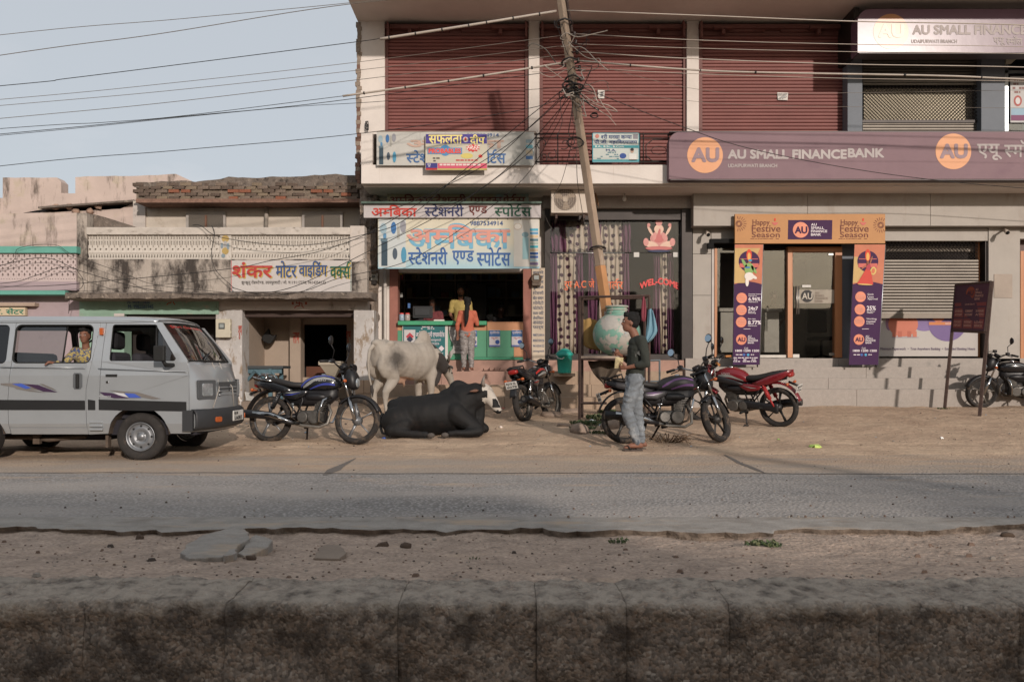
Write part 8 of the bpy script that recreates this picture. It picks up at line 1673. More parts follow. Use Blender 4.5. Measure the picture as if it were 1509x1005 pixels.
# --- the boy walking past, facing left
jeans = mat('faded_jeans', '6f7479', .9, var=.22, vs=7, stain=('9da0a1', .52, (5, 5, 3), .12), grime=('4b525b', .56, (6, 6, 4), .1)); olive = mat('olive_shirt', '2f322d', .9, var=.12)
s_b = F/9.85; bxp, byp = X(938, 9.85), 9.85
boy = thing('person', 'boy in dark olive long sleeved shirt and faded grey jeans walking past the stall', 'person', (bxp, byp, gz(byp)+.015), rz=R(180))
human(boy, dict(pelvis=(.02, 0, .93), chest=(-.01, 0, 1.24), neck=(.02, 0, 1.40), head=(.085, 0, 1.56), face=(1, .05, .06), shL=(-.035, .155, 1.34), shR=(.0, -.155, 1.34), elL=(-.09, .21, 1.06), elR=(.03, -.22, 1.08), wrL=(.135, .14, 1.01), wrR=(.20, -.06, 1.17),
 hdL=(.85, -.3, 0), hdR=(.6, .3, .5), pnL=(0, -.5, .7), pnR=(0, .8, .1), hipL=(.03, .085, .87), hipR=(.0, -.085, .87), knL=(.13, .09, .47), knR=(-.02, -.09, .46), anL=(.0, .09, .085), anR=(-.075, -.08, .085), toeL=(.15, .10, .03), toeR=(.07, -.09, .03)), olive, jeans, vox=.0095, hairlen=.018, sleeve=1.45, curl=(.9, 1.1))
for s_, a, to in ((1, (-.04, .09), (.19, .10)), (-1, (-.11, -.08), (.10, -.09))):
 m = MB(); m.poly([(a[0]-.02, a[1]-.03), (a[0]-.02, a[1]+.03), ((a[0]+to[0])/2, a[1]+.036), (to[0]-.02, to[1]+.048), (to[0], to[1]+.02), (to[0], to[1]-.02), (to[0]-.02, to[1]-.044), ((a[0]+to[0])/2, a[1]-.036)], 'Z', -.012, .008); sl_ = m.build('slipper', mat('slipper_sole', '4a403a', .8), boy, local=True, bevel=.004)
 m = MB(); m.tube([(to[0]-.10, to[1]-.045, .01), (to[0]-.07, to[1]-.03, .052), (to[0]-.035, to[1], .05), (to[0]-.07, to[1]+.03, .052), (to[0]-.10, to[1]+.045, .01)], .009, 6); m.build('strap', mat('strap_black', '1f1b1a', .6), sl_, local=True)
vs, fs = compose('NG'); a1 = max(v.x for v in vs); m = MB(); m.add([(.10-.13*(v.x/a1)+.0, .19, 1.13+v.y*.12) for v in vs], fs)
o = m.build('shirt_print', mat('print_ash', '6c6c68', .8), boy, local=True, fix=False); q = o.modifiers.new('w', 'SHRINKWRAP'); q.target = [c for c in boy.children if c.name.startswith('shirt') and 'print' not in c.name][-1]; q.wrap_method = 'NEAREST_SURFACEPOINT'; q.offset = .003
gw = boy.matrix_basis; g0 = Vector((bxp, byp, gz(byp)+.015)); RB = Matrix.Rotation(math.pi, 4, 'Z')
p = g0+RB @ Vector((.275, -.02, 1.19)); m = MB(); m.lathe([(0, -.03), (.022, -.03), (.028, .06), (.026, .06), (.02, -.02), (0, -.02)], p, n=16); solo(m, 'drinking_glass', glass('tumbler_glass', (.8, .82, .8), .15), 'clear glass tumbler in the walking boy raised hand', 'glass')
p = g0+RB @ Vector((.235, .10, 1.07)); m = MB(); m.add([p+Vector(q_) for q_ in ((-.05, 0, -.07), (.05, .01, -.06), (.06, 0, .06), (-.04, -.02, .07), (.0, -.03, .02))], [(0, 1, 4), (1, 2, 4), (2, 3, 4), (3, 0, 4)]); o = solo(m, 'folded_paper', mat('newspaper_yellow', 'b0a17c', .8, var=.3, vs=30), 'small folded newspaper held in the walking boy lower hand', 'paper', fix=False); q = o.modifiers.new('t', 'SOLIDIFY'); q.thickness = .004
# --- girl at the counter, back to the street
gy = 15.84; gxp = X(689, gy)
girl = thing('person', 'girl in coral top with long black ponytail standing at the shop counter', 'person', (gxp, gy, 1.005), rz=R(90))
human(girl, dict(pelvis=(0, 0, .80), chest=(0, 0, 1.06), neck=(0, 0, 1.20), head=(.02, 0, 1.345), face=(1, 0, -.1), shL=(0, .135, 1.15), shR=(0, -.135, 1.15), elL=(-.02, .20, .92), elR=(.06, -.19, .93), wrL=(.02, .20, .72), wrR=(.22, -.10, .98), hipL=(0, .075, .74), hipR=(0, -.075, .74), knL=(.01, .07, .41), knR=(.0, -.07, .41), anL=(0, .075, .07), anR=(-.01, -.08, .07), toeL=(.13, .09, .025), toeR=(.12, -.09, .025)),
 mat('coral_top', 'ad5f49', .85, var=.08), mat('grey_check_trousers', '7c7673', .9, var=.3, vs=22, stain=('9c9794', .55, (24, 24, 24), .05)), sc=.9, hairlen=.012, sleeve=1.5, tw=.92)
m = MB(); chain(m, [(-.09, 0, 1.36), (-.14, 0, 1.27), (-.15, 0.01, 1.13), (-.14, 0.02, .98), (-.13, .03, .88)], [.03, .045, .048, .036, .012], 10); blob(m, .01, 'ponytail', [hairm], girl, 2, disp=lambda v: v+noise.noise_vector(Vector((v.x*40, v.y*40, v.z*10)))*.006)
m = MB(); m.tube([(-.115+.02*math.cos(a), .03*math.sin(a), 1.32) for a in [k*.7 for k in range(9)]], .01, 6, closed=True); m.build('hair_tie', wht, girl, local=True)
m = MB(); m.tube([(.16*math.cos(a)*.8, .15*math.sin(a), .60+.0*a) for a in [k*.63 for k in range(10)]], .001, 4, closed=True)
# --- man in the yellow shirt behind the counter
def inside(lab, x, Y, zhead, J, shirt, **k):
 t = thing('person', lab, 'person', (X(x, Y), Y, zhead), rz=R(-90)); return human(t, J, shirt, None, **k)
bust = lambda **k: dict(dict(pelvis=(0, 0, -.62), chest=(0, 0, -.34), neck=(0, 0, -.17), head=(.03, 0, 0), face=(1, 0, -.1), shL=(0, .17, -.22), shR=(0, -.17, -.22), elL=(.02, .22, -.48), elR=(.02, -.22, -.48), wrL=(.14, .10, -.66), wrR=(.14, -.12, -.66)), **k)
inside('man in yellow polo shirt with a beard standing behind the shop counter', 679, 16.85, Z(430, 16.85), bust(), mat('yellow_polo', 'a38f55', .85, var=.08), beard=True, sleeve=.75, vox=.014)
inside('seated man in red and blue check shirt behind the computer monitor', 637, 17.1, Z(447, 17.1), bust(), mat('check_shirt', '6a3538', .9, var=.4, vs=14), sk=skin2, sleeve=.8, vox=.014)
inside('dim figure with bowed head sitting at the far end of the counter', 738, 17.6, Z(456, 17.6), bust(face=(1, .6, -.6)), mat('dark_shirt', '1f1d1f', .9), sk=skin2, vox=.016)
inside('dim low figure of whom only dark hair shows over the counter edge', 721, 17.0, Z(474, 17.0), bust(face=(1, .2, -.8)), MATS['dark_shirt'], sk=skin2, vox=.016)
bk = thing('person', 'dim clerk with black hair sitting behind the white bank counter', 'person', (X(1140, 18.2), 18.2, Z(438, 18.2)), rz=R(-90)); human(bk, bust(), mat('clerk_shirt', '37342f', .9), None, sk=skin2, vox=.016)
# --- child in the van window
kid = thing('person', 'small child in yellow and blue check shirt leaning from the van window', 'person', (VX(120)-.05, 9.06, VZ(495)), rz=R(-88))
human(kid, dict(pelvis=(-.08, 0, -.48), chest=(-.02, 0, -.24), neck=(0, 0, -.13), head=(.03, 0, 0), face=(1, .1, 0), shL=(0, .12, -.17), shR=(0, -.12, -.17), elL=(.05, .16, -.34), elR=(.10, -.20, -.32), wrL=(.12, .1, -.38), wrR=(.17, -.27, -.30), hdR=(.7, -.6, .1)), mat('child_check_shirt', 'a3925a', .9, var=.1, stain=('3d4a6b', .50, (34, 34, 34), .03), grime=('5f3a3a', .58, (40, 40, 40), .03)), None, sk=skin, sc=.74, vox=.010, sleeve=1.6, hairlen=.01)
# ------------------------------------------------------------ cattle
def smudge(c, r, colr):
 def f(n, o, cur):
  N = n.nodes.new; K = n.links.new; d = N('ShaderNodeVectorMath'); d.operation = 'DISTANCE'; d.inputs[1].default_value = c; z = N('ShaderNodeTexNoise'); z.inputs['Scale'].default_value = 9; z.inputs['Detail'].default_value = 6; K(o, z.inputs['Vector']); K(o, d.inputs[0])
  a = N('ShaderNodeMath'); a.operation = 'MULTIPLY_ADD'; a.inputs[1].default_value = .22; K(z.outputs['Fac'], a.inputs[0]); K(d.outputs['Value'], a.inputs[2]); m_ = N('ShaderNodeMapRange'); m_.inputs['From Min'].default_value = r+.11; m_.inputs['From Max'].default_value = r*.4+.08; m_.inputs['To Max'].default_value = .85; K(a.outputs[0], m_.inputs['Value'])
  x_ = N('ShaderNodeMixRGB'); x_.inputs[2].default_value = (*s2l(colr), 1); K(m_.outputs[0], x_.inputs[0]); K(cur, x_.inputs[1]); return x_.outputs[0]
 return f
greyhide = mat('grey_hide', '9a9288', .85, var=.14, vs=3, bump=.25, bs=50, stain=('7d746b', .54, (2.2, 2.2, 2.2), .25), stripes=smudge((.20, -.24, .98), .26, '35302d')); darkhide = mat('dark_neck_hide', '3a3533', .85, var=.2); pinkhide = mat('pinkish_hide', '9c7c69', .8, var=.1); hornm = mat('horn', '5c534b', .5, var=.2); hoofm = mat('hoof', '4a443f', .7, var=.2)
a = GP(560, 617); hdg = R(52)
gb = thing('grey_bull', 'pale grey humped bull standing with lowered head behind the lying black bull', 'bull', (a[0]-.06, a[1]+.12, a[2]-.005), rz=hdg)
m = MB()
m.loft([(-.10, 0, 1.08, .07, .10), (-.06, 0, 1.07, .15, .19), (.02, 0, 1.05, .21, .25), (.15, 0, 1.04, .25, .285), (.35, 0, 1.02, .275, .30), (.6, 0, .98, .30, .325), (.85, 0, .96, .30, .34), (1.08, 0, .98, .255, .345), (1.25, 0, 1.02, .19, .30), (1.38, 0, 1.04, .14, .22)], 24)
m.ball((1.10, 0, 1.33), (.17, .085, .19), 16); m.ball((1.04, 0, 1.24), (.2, .11, .16), 14); m.ball((.0, 0, 1.26), (.13, .11, .07), 12); m.ball((.14, .16, 1.25), (.09, .06, .06), 10); m.ball((.14, -.16, 1.25), (.09, .06, .06), 10)
m.tube([(.1, 0, 1.30), (.5, 0, 1.285), (.9, 0, 1.27)], .04, 8); m.ball((.52, 0, .68), (.15, .04, .10), 12); m.tube([(.56, 0, .64), (.60, 0, .56), (.60, 0, .50)], [.04, .025, .008], 8); m.ball((.3, 0, .78), (.2, .14, .1), 12)
chain(m, [(1.25, 0, 1.08), (1.48, 0, .96), (1.66, 0, .84)], [.21, .16, .12], 14); m.ball((1.36, 0, .76), (.20, .035, .26), 14); m.ball((1.2, 0, .68), (.14, .06, .14), 12)
chain(m, [(1.66, 0, .86), (1.78, 0, .70), (1.88, 0, .52)], [.115, .085, .06], 12); m.ball((1.90, 0, .48), (.055, .06, .05), 10)
for s_ in (-1, 1):
 m.ball((.10, s_*.13, .92), (.20, .12, .26), 16); chain(m, [(.12, s_*.15, .86), (.22, s_*.16, .66), (.04, s_*.15, .44), (.05, s_*.14, .28), (.06, s_*.14, .13), (.10, s_*.14, .06)], [.15, .10, .062, .043, .046, .05], 12)
 m.ball((1.12, s_*.14, .86), (.14, .10, .24), 14); chain(m, [(1.14, s_*.15, .78), (1.12, s_*.15, .60), (1.14, s_*.15, .42), (1.13, s_*.15, .26), (1.13, s_*.15, .12), (1.17, s_*.15, .06)], [.11, .08, .062, .040, .045, .05], 12)
 m.tube([(1.70, s_*.09, .90), (1.62, s_*.19, .88), (1.58, s_*.27, .82)], [.03, .045, .012], 8, flat=.5)
blob(m, .017, 'body', [greyhide, darkhide, pinkhide], gb, 5, pick=lambda c: 1 if (c.x > 1.27 and c.z < 1.12 and c.x < 1.62) or (c.x > 1.2 and c.z > 1.2 and c.x > 1.23) else (2 if (c.z < .70 and .38 < c.x < .75 and abs(c.y) < .12) else 0), disp=lambda v: v+noise.noise_vector(v*4.5)*.018+noise.noise_vector(Vector((v.x*15, v.y*4, v.z*3)))*.008)
for s_ in (-1, 1):
 m = MB(); m.tube([(1.66, s_*.07, .96), (1.63, s_*.13, 1.02), (1.62, s_*.15, 1.10), (1.64, s_*.14, 1.17)], [.032, .028, .018, .005], 10); m.build('horn', hornm, gb, local=True); m = MB(); m.ball((1.76, s_*.085, .76), .016, 8); m.build('eye', black, gb, local=True)
for (x, s_) in ((.11, -1), (.11, 1), (1.18, -1), (1.18, 1)):
 for k in (-1, 1): m = MB(); m.loft([(0.0, x, s_*(.14+.01*(x > 1))+k*.024, .055, .024), (.03, x-.005, s_*(.14+.01*(x > 1))+k*.024, .048, .022), (.07, x-.02, s_*(.14+.01*(x > 1))+k*.02, .036, .018)], 10, axis='Z', e=2.4); m.build('hoof', hoofm, gb, local=True)
m = MB(); chain(m, [(-.10, 0, 1.22), (-.18, .0, 1.14), (-.21, 0, .95), (-.19, -.0, .72), (-.14, 0, .55)], [.04, .032, .024, .018, .014], 8); blob(m, .009, 'tail', [greyhide], gb, 2); m = MB(); chain(m, [(-.14, 0, .56), (-.12, 0, .48), (-.11, 0, .36)], [.02, .032, .008], 8); blob(m, .009, 'tail_tuft', [darkhide], gb, 2, disp=lambda v: v+noise.noise_vector(v*40)*.006)
# lying black bull
bhide = mat('black_hide', '0f0e0e', .75, var=.3, vs=5, bump=.2, bs=60, stain=('2a1f1b', .57, (3, 3, 3), .2)); wface = mat('white_face_hide', 'b0a89e', .8, var=.1, vs=8, stain=('8f857b', .58, (9, 9, 9), .1))
a = GP(562, 643); bb_ = thing('black_bull', 'black humped bull with white face lying on the sand facing the parked motorcycle', 'bull', (a[0]+.02, 11.25, gz(11.25)-.005), rz=R(3))
m = MB()
m.loft([(.0, -.02, .17, .08, .12), (.06, 0, .22, .19, .19), (.18, 0, .265, .27, .25), (.36, 0, .285, .31, .275), (.6, 0, .29, .33, .28), (.82, 0, .31, .31, .285), (1.0, 0, .345, .27, .30), (1.16, 0, .38, .22, .29), (1.28, -.02, .41, .16, .23)], 24)
m.ball((1.06, 0, .66), (.145, .08, .125), 14); m.ball((1.03, 0, .56), (.27, .13, .13), 14); m.tube([(.2, 0, .50), (.6, 0, .545), (1.0, 0, .58)], .04, 8); m.ball((.16, 0, .42), (.12, .12, .1), 12)
chain(m, [(1.12, 0, .48), (1.28, -.03, .555), (1.40, -.06, .60)], [.25, .195, .145], 14); m.ball((1.33, -.05, .32), (.10, .06, .28), 14); m.ball((1.28, -.04, .16), (.14, .12, .14), 12)
chain(m, [(1.40, -.06, .62), (1.50, -.10, .50), (1.59, -.13, .38)], [.115, .088, .062], 14); m.ball((1.61, -.135, .355), (.055, .062, .05), 10); m.ball((1.42, -.07, .665), (.09, .09, .06), 12)
m.ball((.20, -.24, .21), (.22, .13, .20), 16); chain(m, [(.30, -.28, .17), (.12, -.34, .09), (.45, -.40, .06), (.62, -.42, .05)], [.12, .075, .05, .045], 12); m.ball((.2, .24, .2), (.2, .12, .18), 14)
chain(m, [(1.0, -.17, .33), (1.24, -.21, .15), (1.34, -.25, .09)], [.17, .105, .075], 12); chain(m, [(1.34, -.27, .075), (1.1, -.34, .06), (.92, -.36, .05)], [.075, .045, .045], 12); chain(m, [(1.2, .15, .2), (1.42, .1, .09)], [.1, .075], 10); chain(m, [(1.0, .2, .3), (1.3, .22, .1)], [.13, .08], 10)
for s_ in (-1, 1): m.tube([(1.36, -.07+s_*.10, .64), (1.28, -.08+s_*.20, .64), (1.20, -.09+s_*.27, .63)], [.03, .05, .014], 8, flat=.5)
def bpick(c):
 if c.x > 1.385 and c.z > .30 and abs(c.y+.09) < .2:
  t_ = (c.x-1.40)/.2; 
  if c.z < .36: return 0
  if c.y < -.15 and .40 < c.z < .52 and c.x > 1.52: return 0
  if c.y < -.14 and .54 < c.z < .64 and c.x < 1.45: return 0
  return 1 if c.z > .50-(c.x-1.38)*1.1 else 0
 if c.x < 1.34 and c.z > .6 and abs(c.y+.08) > .2: return 2
 return 0
blob(m, .015, 'body', [bhide, wface, mat('ear_brown', '6b4d3f', .8)], bb_, 9, pick=bpick, disp=lambda v: v+noise.noise_vector(v*4)*.016+noise.noise_vector(Vector((v.x*14, v.y*5, v.z*5)))*.005)
for s_ in (-1, 1):
 m = MB(); c_ = Vector((1.40, -.075+s_*.075, .70)); m.tube([c_, c_+Vector((-.01, s_*.045, .045)), c_+Vector((0, s_*.05, .10)), c_+Vector((.02, s_*.035, .15))], [.03, .026, .016, .004], 10); m.build('horn', mat('horn_pale', '7c736b', .5, var=.3, vs=20), bb_, local=True); m = MB(); m.ball((1.465, -.095+s_*.083, .575), .016, 8); m.build('eye', black, bb_, local=True)
for (x, y) in ((.68, -.43), (.87, -.365)): 
 for k in (-1, 1): m = MB(); m.ball((x, y+k*.02, .035), (.055, .022, .035), 10); m.build('hoof', hoofm, bb_, local=True)
m = MB(); chain(m, [(-.02, -.05, .30), (-.05, -.12, .18), (.0, -.26, .06), (.12, -.36, .03)], [.03, .024, .018, .02], 8); blob(m, .009, 'tail', [bhide], bb_, 2)
# ------------------------------------------------------------ leaning pole and all its wires
YP = 13.3
polem = mat('weathered_pole', '978472', .85, var=.15, vs=3, bump=.35, bs=30, stain=('a5988c', .58, (9, 9, 1), .12), grime=('5c4c40', .62, (11, 11, 1.2), .1)); opm = mat('pole_orange', 'ab7d55', .7, var=.12, stain=('8b7560', .66, (8, 8, 5), .1))
top_ = P(822, -30, YP); bot_ = P(919, 640, YP); bot_.z = gz(YP)-.1
up_ = (top_-bot_)/(top_.z-bot_.z)
def at(z): return bot_+up_*(z-bot_.z)
pole = thing('utility_pole', 'leaning weathered square utility pole with a mess of cables and an orange painted base', 'pole', (bot_.x, bot_.y, gz(YP)))
za_, zb2 = Z(467, YP), Z(390, YP)
zb2 = Z(392, YP)
m = MB(); m.tube([at(zb2), at(4.5), top_], [.084, .080, .072], 4, smooth=False); m.build('shaft', polem, pole, bevel=.01); m = MB(); m.tube([at(bot_.z), at(Z(515, YP))], [.10, .096], 4, smooth=False); m.build('lower_shaft', polem, pole, bevel=.01); m = MB(); m.tube([at(Z(515, YP)), at(zb2)], [.099, .095], 4, smooth=False); m.build('painted_base', opm, pole, bevel=.01)
m = MB(); q0 = at(Z(470, YP)); m.box(q0.x-.075, q0.x+.07, q0.y-.108, q0.y-.104, q0.z-.12, q0.z+.12); pst = m.build('pasted_notice', pr('b9b0a8'), pole); write('T', CX+(q0.x-.03)*F/YP, CX+(q0.x+.04)*F/YP, 461, 470, YP-.112, m=pr('b0492f'), parent=pst, fat=.008)
m = MB(); m.tube([P(829, -30, YP+.08), P(842, 48, YP+.1)], .035, 4, smooth=False); m.build('top_iron', rust, pole)
for (y, r) in ((35, .14), (92, .15), (117, .13), (130, .17), (366, .13)):
 c = at(Z(y, YP)); m = MB(); m.tube([c+Vector((r*math.cos(k*.785), r*math.sin(k*.785), .02*math.sin(k*1.3))) for k in range(8)], .016, 6, closed=True); m.build('clamp', steel, pole)
for k, y in enumerate((52, 64, 78, 90, 102, 118)):
 c = at(Z(y, YP))+Vector((.14, -.03, 0)); m = MB(); m.lathe([(0, -.04), (.02, -.04), (.03, -.02), (.015, 0), (.03, .02), (.02, .04), (0, .04)], c, n=12); m.tube([c+Vector((-.12, 0, 0)), c], .01, 5); m.build('insulator', mat('insulator_brown', '3a2c27', .3), pole)
wdark, wpale, wgrey = mat('cable_black', '1c1b1b', .6), mat('cable_sleeve', 'a3988d', .5), mat('wire_grey', '6f675f', .5, metal=.3)
WG = 'wires meeting at the leaning pole'
def spline(pts, n=10):
 pts = [Vector(p) for p in pts]; P_ = [pts[0]*2-pts[1]]+pts+[pts[-1]*2-pts[-2]]; out = []
 for i in range(1, len(P_)-2):
  for k in range(n):
   t = k/n; a, b, c, d = P_[i-1], P_[i], P_[i+1], P_[i+2]
   out.append(.5*((2*b)+(c-a)*t+(2*a-5*b+4*c-d)*t*t+(3*b-a-3*c+d)*t**3))
 return out+[pts[-1]]
def wire(pts, r, m, lab, name='wire', cat='wire', grp=WG, beads=0):
 """pts: (px, py, depth)"""
 sp = spline([P(*p) for p in pts]); mb = MB(); mb.tube(sp, r, 6)
 o = solo(mb, name, m, lab, cat, grp)
 if beads:
  for k in range(beads):
   i = int((k+.7)*len(sp)/(beads+.6)); i = min(i, len(sp)-2); b = MB(); b.tube([sp[i], sp[i].lerp(sp[i+1], .12)], r*1.5, 6); b.build('joint', wdark, o)
 return o
e_ = -760
def ext(a, b): k = (e_-b[0])/(a[0]-b[0]); return (e_, b[1]+(a[1]-b[1])*k-25)
lines = [
 ([(-700, 135, 13.2), (0, 52, 13.2), (270, 28, 13.2), (560, 0, 13.2), (830, -34, YP)], .008, wgrey, 'topmost thin wire in the open sky, leaving past the roof slab corner'),
 ([(-700, 190, 13.2), (0, 82, 13.2), (230, 51, 13.2), (520, 6, 13.2), (826, -20, YP)], .010, wgrey, 'second wire from the top in the open sky'),
 ([(-700, 190, 13.2), (0, 127, 13.2), (100, 116, 13.2), (300, 91, 13.2), (527, 62, 13.2), (560, 57, YP)], .010, wdark, 'third sky wire that turns into the upper pale sleeve at the building corner'),
 ([(-700, 205, 13.2), (0, 147, 13.2), (250, 123, 13.2), (527, 92, 13.2), (834, 52, YP)], .007, wgrey, 'fourth sky wire, uppermost of the close pair'),
 ([(-700, 215, 13.2), (0, 156, 13.2), (250, 134, 13.2), (527, 104, 13.2), (837, 67, YP)], .007, wgrey, 'fifth sky wire, lower of the close pair'),
 ([(-700, 240, 13.2), (0, 175, 13.2), (250, 151, 13.2), (527, 118, 13.2), (840, 80, YP)], .008, wgrey, 'sixth sky wire over the crossing bundle'),
 ([(-700, 245, 13.2), (0, 190, 13.2), (150, 181, 13.2), (270, 171, 13.2), (505, 142, 13.2)], .008, wdark, 'wire in the crossing bundle that carries on as the lower pale sleeve'),
 ([(-700, 260, 13.25), (0, 198, 13.25), (270, 172, 13.25), (400, 160, 13.25), (527, 145, 13.25), (843, 102, YP)], .009, wdark, 'wire crossing the bundle and rising under the lower pale sleeve'),
 ([(-700, 262, 13.3), (0, 200, 13.3), (270, 173, 13.3), (430, 158, 13.3), (560, 150, 13.5), (700, 138, 14.5), (850, 128, YP)], .007, wdark, 'lowest wire of the crossing bundle, sagging away to the shutters'),
 ([(-700, 330, 13.2), (0, 245, 13.2), (260, 222, 13.2), (540, 196, 13.3), (780, 160, 13.3), (846, 132, YP)], .009, wdark, 'separate low sky wire passing over the brick parapet'),
 ([(836, 16, YP), (1050, 24, 13.2), (1260, 32, 13.2), (1530, 38, 13.2), (2100, 60, 13.2)], .016, wpale, 'pale thick cable crossing to the upper bank sign, topmost on that side'),
 ([(840, 50, YP), (1040, 60, 13.2), (1270, 66, 13.2), (1530, 70, 13.2), (2100, 90, 13.2)], .009, wpale, 'thin pale wire just under the topmost bank side cable'),
 ([(842, 65, YP), (1040, 72, 13.2), (1270, 77, 13.2), (1530, 80, 13.2), (2100, 98, 13.2)], .008, wpale, 'second thin pale wire under the topmost bank side cable'),
 ([(856, 77, YP), (1000, 86, 13.2), (1250, 95, 13.2), (1530, 100, 13.2), (2100, 118, 13.2)], .013, wpale, 'upper of two thick pale cables crossing the middle shutter to the grille'),
 ([(848, 100, YP), (1020, 109, 13.2), (1250, 116, 13.2), (1530, 121, 13.2), (2100, 140, 13.2)], .008, wpale, 'thin pale wire under the two thick cables on the bank side'),
 ([(850, 126, YP), (900, 146, 13.4), (1000, 185, 13.7), (1100, 218, 14), (1250, 248, 14.4), (1400, 268, 14.8), (1600, 285, 14.9)], .010, wdark, 'black cable sweeping down across the bank fascia sign'),
 ([(850, 128, YP), (1050, 152, 13.5), (1270, 158, 13.5), (1530, 160, 13.5), (2100, 170, 13.5)], .005, wgrey, 'hair thin wire over the paper notes on the shutters'),
 ([(850, 90, YP), (1050, 135, 13.5), (1270, 137, 13.5), (1530, 133, 13.5), (2100, 130, 13.5)], .005, wgrey, 'hair thin wire over the perforated grille'),
 ([(842, 130, YP), (780, 188, 13.6), (720, 240, 14.1), (620, 292, 14.8), (552, 318, 15.2)], .010, wdark, 'black drop cable from the pole to the left end of the strip sign'),
 ([(840, 124, YP), (770, 180, 13.6), (690, 246, 14.2), (600, 322, 14.8), (540, 345, 15.2), (440, 362, 15.1), (330, 351, 15.1), (296, 333, 15.2), (284, 332, 15.25)], .011, wdark, 'black cable running over the old house lattice to its top rail'),
 ([(842, 134, YP), (760, 205, 13.8), (680, 258, 14.3), (560, 335, 15), (480, 368, 15.0), (400, 384, 15), (340, 396, 15), (180, 412, 15.0), (0, 422, 15), (-300, 400, 15)], .010, wdark, 'black cable dipping across the mouldy balcony wall'),
 ([(843, 140, YP), (800, 190, 13.8), (740, 255, 14.3), (660, 310, 14.8), (540, 372, 15.05), (440, 420, 14.9), (380, 432, 14.9), (342, 424, 15.2)], .011, wdark, 'black cable sagging over the painted motor sign to its lower corner'),
 ([(846, 138, YP), (812, 200, 13.8), (770, 265, 14.4), (690, 330, 14.9), (600, 385, 15.1), (500, 410, 15.0), (430, 432, 14.9), (300, 433, 14.9), (210, 425, 14.95), (120, 400, 15.0), (60, 380, 15.05), (-60, 398, 15), (-300, 380, 15)], .010, wdark, 'longest black cable, crossing the blue shop board and the ledge to the pink house'),
 ([(842, 132, YP), (790, 215, 14), (690, 290, 14.9), (640, 306, 15.3)], .009, wdark, 'short drop cable ending on the strip sign in front of its maroon word'),
 ([(345, 425, 15.2), (318, 398, 15.2), (312, 372, 15.25), (316, 345, 15.25), (312, 332, 15.3)], .009, wdark, 'cable climbing the painted relief panel of the lattice balcony'),
 ([(113, 396, 15.1), (88, 394, 15.05), (50, 407, 15.05), (0, 418, 15.05), (-200, 430, 15)], .010, wdark, 'cable swinging from the balcony pier across the pink lattice'),
 ([(113, 398, 15.1), (122, 412, 15.1), (120, 424, 15.1), (104, 436, 15.0), (101, 462, 15.3)], .008, wdark, 'cable dangling from the balcony pier past the ledge'),
 ([(-200, 420, 15.1), (0, 392, 15.1), (28, 366, 15.1), (80, 361, 15.1), (108, 376, 15.1), (180, 402, 15.1), (230, 420, 15.0), (330, 431, 14.95)], .008, wdark, 'cable looping over the teal coping and down to the ledge'),
 ([(853, 140, YP), (850, 250, 13.9), (856, 300, 14.6), (866, 352, 14.9), (878, 400, 14.9), (888, 440, 14.9)], .010, mat('cable_olive', '55504a', .6), 'grey cable hanging down in front of the parlour glass beside the pole'),
 ([(803, 318, 15.8), (812, 335, 15.6), (832, 352, 15.2), (858, 368, 14.2), (888, 372, 13.5)], .008, MATS['cable_olive'], 'slack grey cable from the air conditioner corner to the pole'),
 ([(845, 140, YP), (842, 170, 13.2), (838, 195, 13.4), (842, 205, 15.2)], .012, wdark, 'black cable dropping from the knot to the balcony railing'),
 ([(846, 145, YP), (848, 180, 13.3), (830, 260, 14.5), (815, 290, 15.5)], .008, wdark, 'thin black cable reaching the air conditioner top corner'),
]
for (pts, r, m_, lab) in lines: wire(pts, r*.6, m_, lab)
wire([(560, 58, YP), (690, 38, 13.2), (820, 17, YP)], .021, wpale, 'thick pale sleeve with black joints on the first shutter, upper one', 'sleeved_cable', 'cable', beads=7)
wire([(505, 142, 13.2), (660, 120, 13.2), (836, 92, YP)], .017, wpale, 'thick pale sleeve with black joints on the first shutter, lower one', 'sleeved_cable', 'cable', beads=5)
wire([(852, 90, YP), (1000, 102, 13.2), (1112, 107, 13.2), (1380, 112, 13.2), (1530, 118, 13.2), (2100, 140, 13.2)], .015, wpale, 'thick pale cable with black joints just over the paper notes', 'sleeved_cable', 'cable', beads=6)
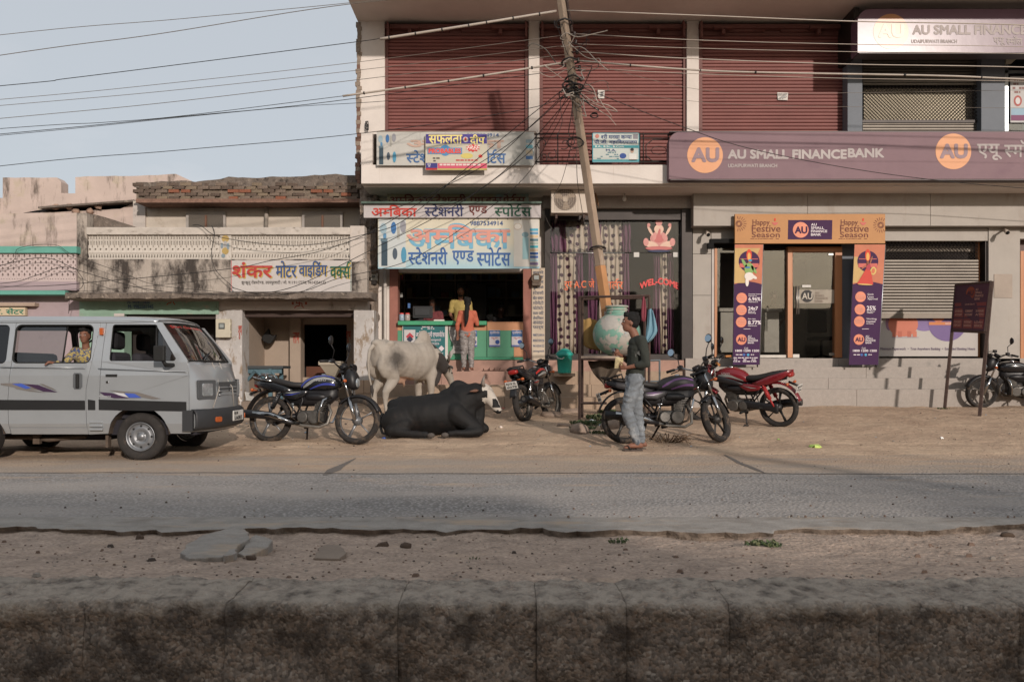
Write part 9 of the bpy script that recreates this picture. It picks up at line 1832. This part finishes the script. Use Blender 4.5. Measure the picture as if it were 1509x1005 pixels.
# the knot of loose ends round the pole head
rn = random.Random(21)
kn = thing('cable_tangle', 'tangle of loose cable ends and loops knotted round the leaning pole', 'cables', tuple(at(Z(140, YP))))
for k in range(30):
 y0 = rn.choice((60, 100, 125, 130, 135)); c = at(Z(y0, YP)); pts = [c]; ln_ = rn.randint(4, 7); d = Vector((rn.uniform(-.5, .6), rn.uniform(-.4, .1), rn.uniform(-.5, .4)))
 for j in range(ln_): d = d*.6+Vector((rn.uniform(-.32, .38), rn.uniform(-.12, .08), rn.uniform(-.34, .24))); pts.append(pts[-1]+d*.42)
 pts.append(at(Z(y0+rn.uniform(0, 30), YP))) if k % 2 else None
 mb = MB(); mb.tube(spline(pts, 5), rn.choice((.005, .007, .009)), 5); mb.build('loose_cable', rn.choice((wdark, wdark, wpale, MATS['cable_olive'])), kn)
for (x, y, r) in ((838, 125, .09), (846, 133, .08), (852, 128, .07), (842, 140, .09), (876, 170, .055), (848, 210, .12)):
 mb = MB(); c = P(x, y, YP-.13)
 for j in range(3): mb.tube([c+Vector((r*math.cos(a)*(1+.12*j), .02*j, r*.8*math.sin(a)*(1-.1*j))) for a in [q*.524 for q in range(12)]], .006, 5, closed=True)
 mb.build('cable_coil', wdark, kn)
# stub wires on the building's left pilaster
mb = MB()
for k in range(5): c = P(541, 186, 15.9); mb.tube([c+Vector((.03*math.cos(a+k), -.01*k, .09*math.sin(a))) for a in [q*.63 for q in range(10)]], .005, 4, closed=True)
solo(mb, 'hanging_coil', wdark, 'small coil of wire hung on the corner pilaster of the upper storey', 'cables')
# street pole standing behind the viewer, whose shadow falls on the first shutter
D0 = P(741, 165, 16.05); k = 19.2/ -SUNDIR.y
T0 = D0+SUNDIR*k
sp2 = thing('transformer_pole', 'tall street pole with transformer on the facing side of the road', 'pole', (T0.x, T0.y, -.2)); mb = MB(); mb.tube([(T0.x, T0.y, -.2), (T0.x, T0.y, T0.z+.3)], [.17, .12], 10); mb.build('shaft', polem, sp2)
mb = MB(); mb.box(T0.x+.35, T0.x+.75, T0.y-.2, T0.y+.2, T0.z-1.1, T0.z-.3); mb.build('transformer', steel, sp2); mb = MB(); mb.box(T0.x-.6, T0.x+.95, T0.y-.05, T0.y+.05, T0.z-1.2, T0.z-1.1); mb.build('cross_arm', steel, sp2)
for dx in (-.5, .0, .5): mb = MB(); mb.lathe([(0, 0), (.05, 0), (.08, .1), (.05, .2), (.09, .3), (.03, .42), (0, .45)], (T0.x+dx+.08, T0.y, T0.z-.35+abs(dx)*.4), n=10); mb.build('insulator', MATS['insulator_brown'], sp2)
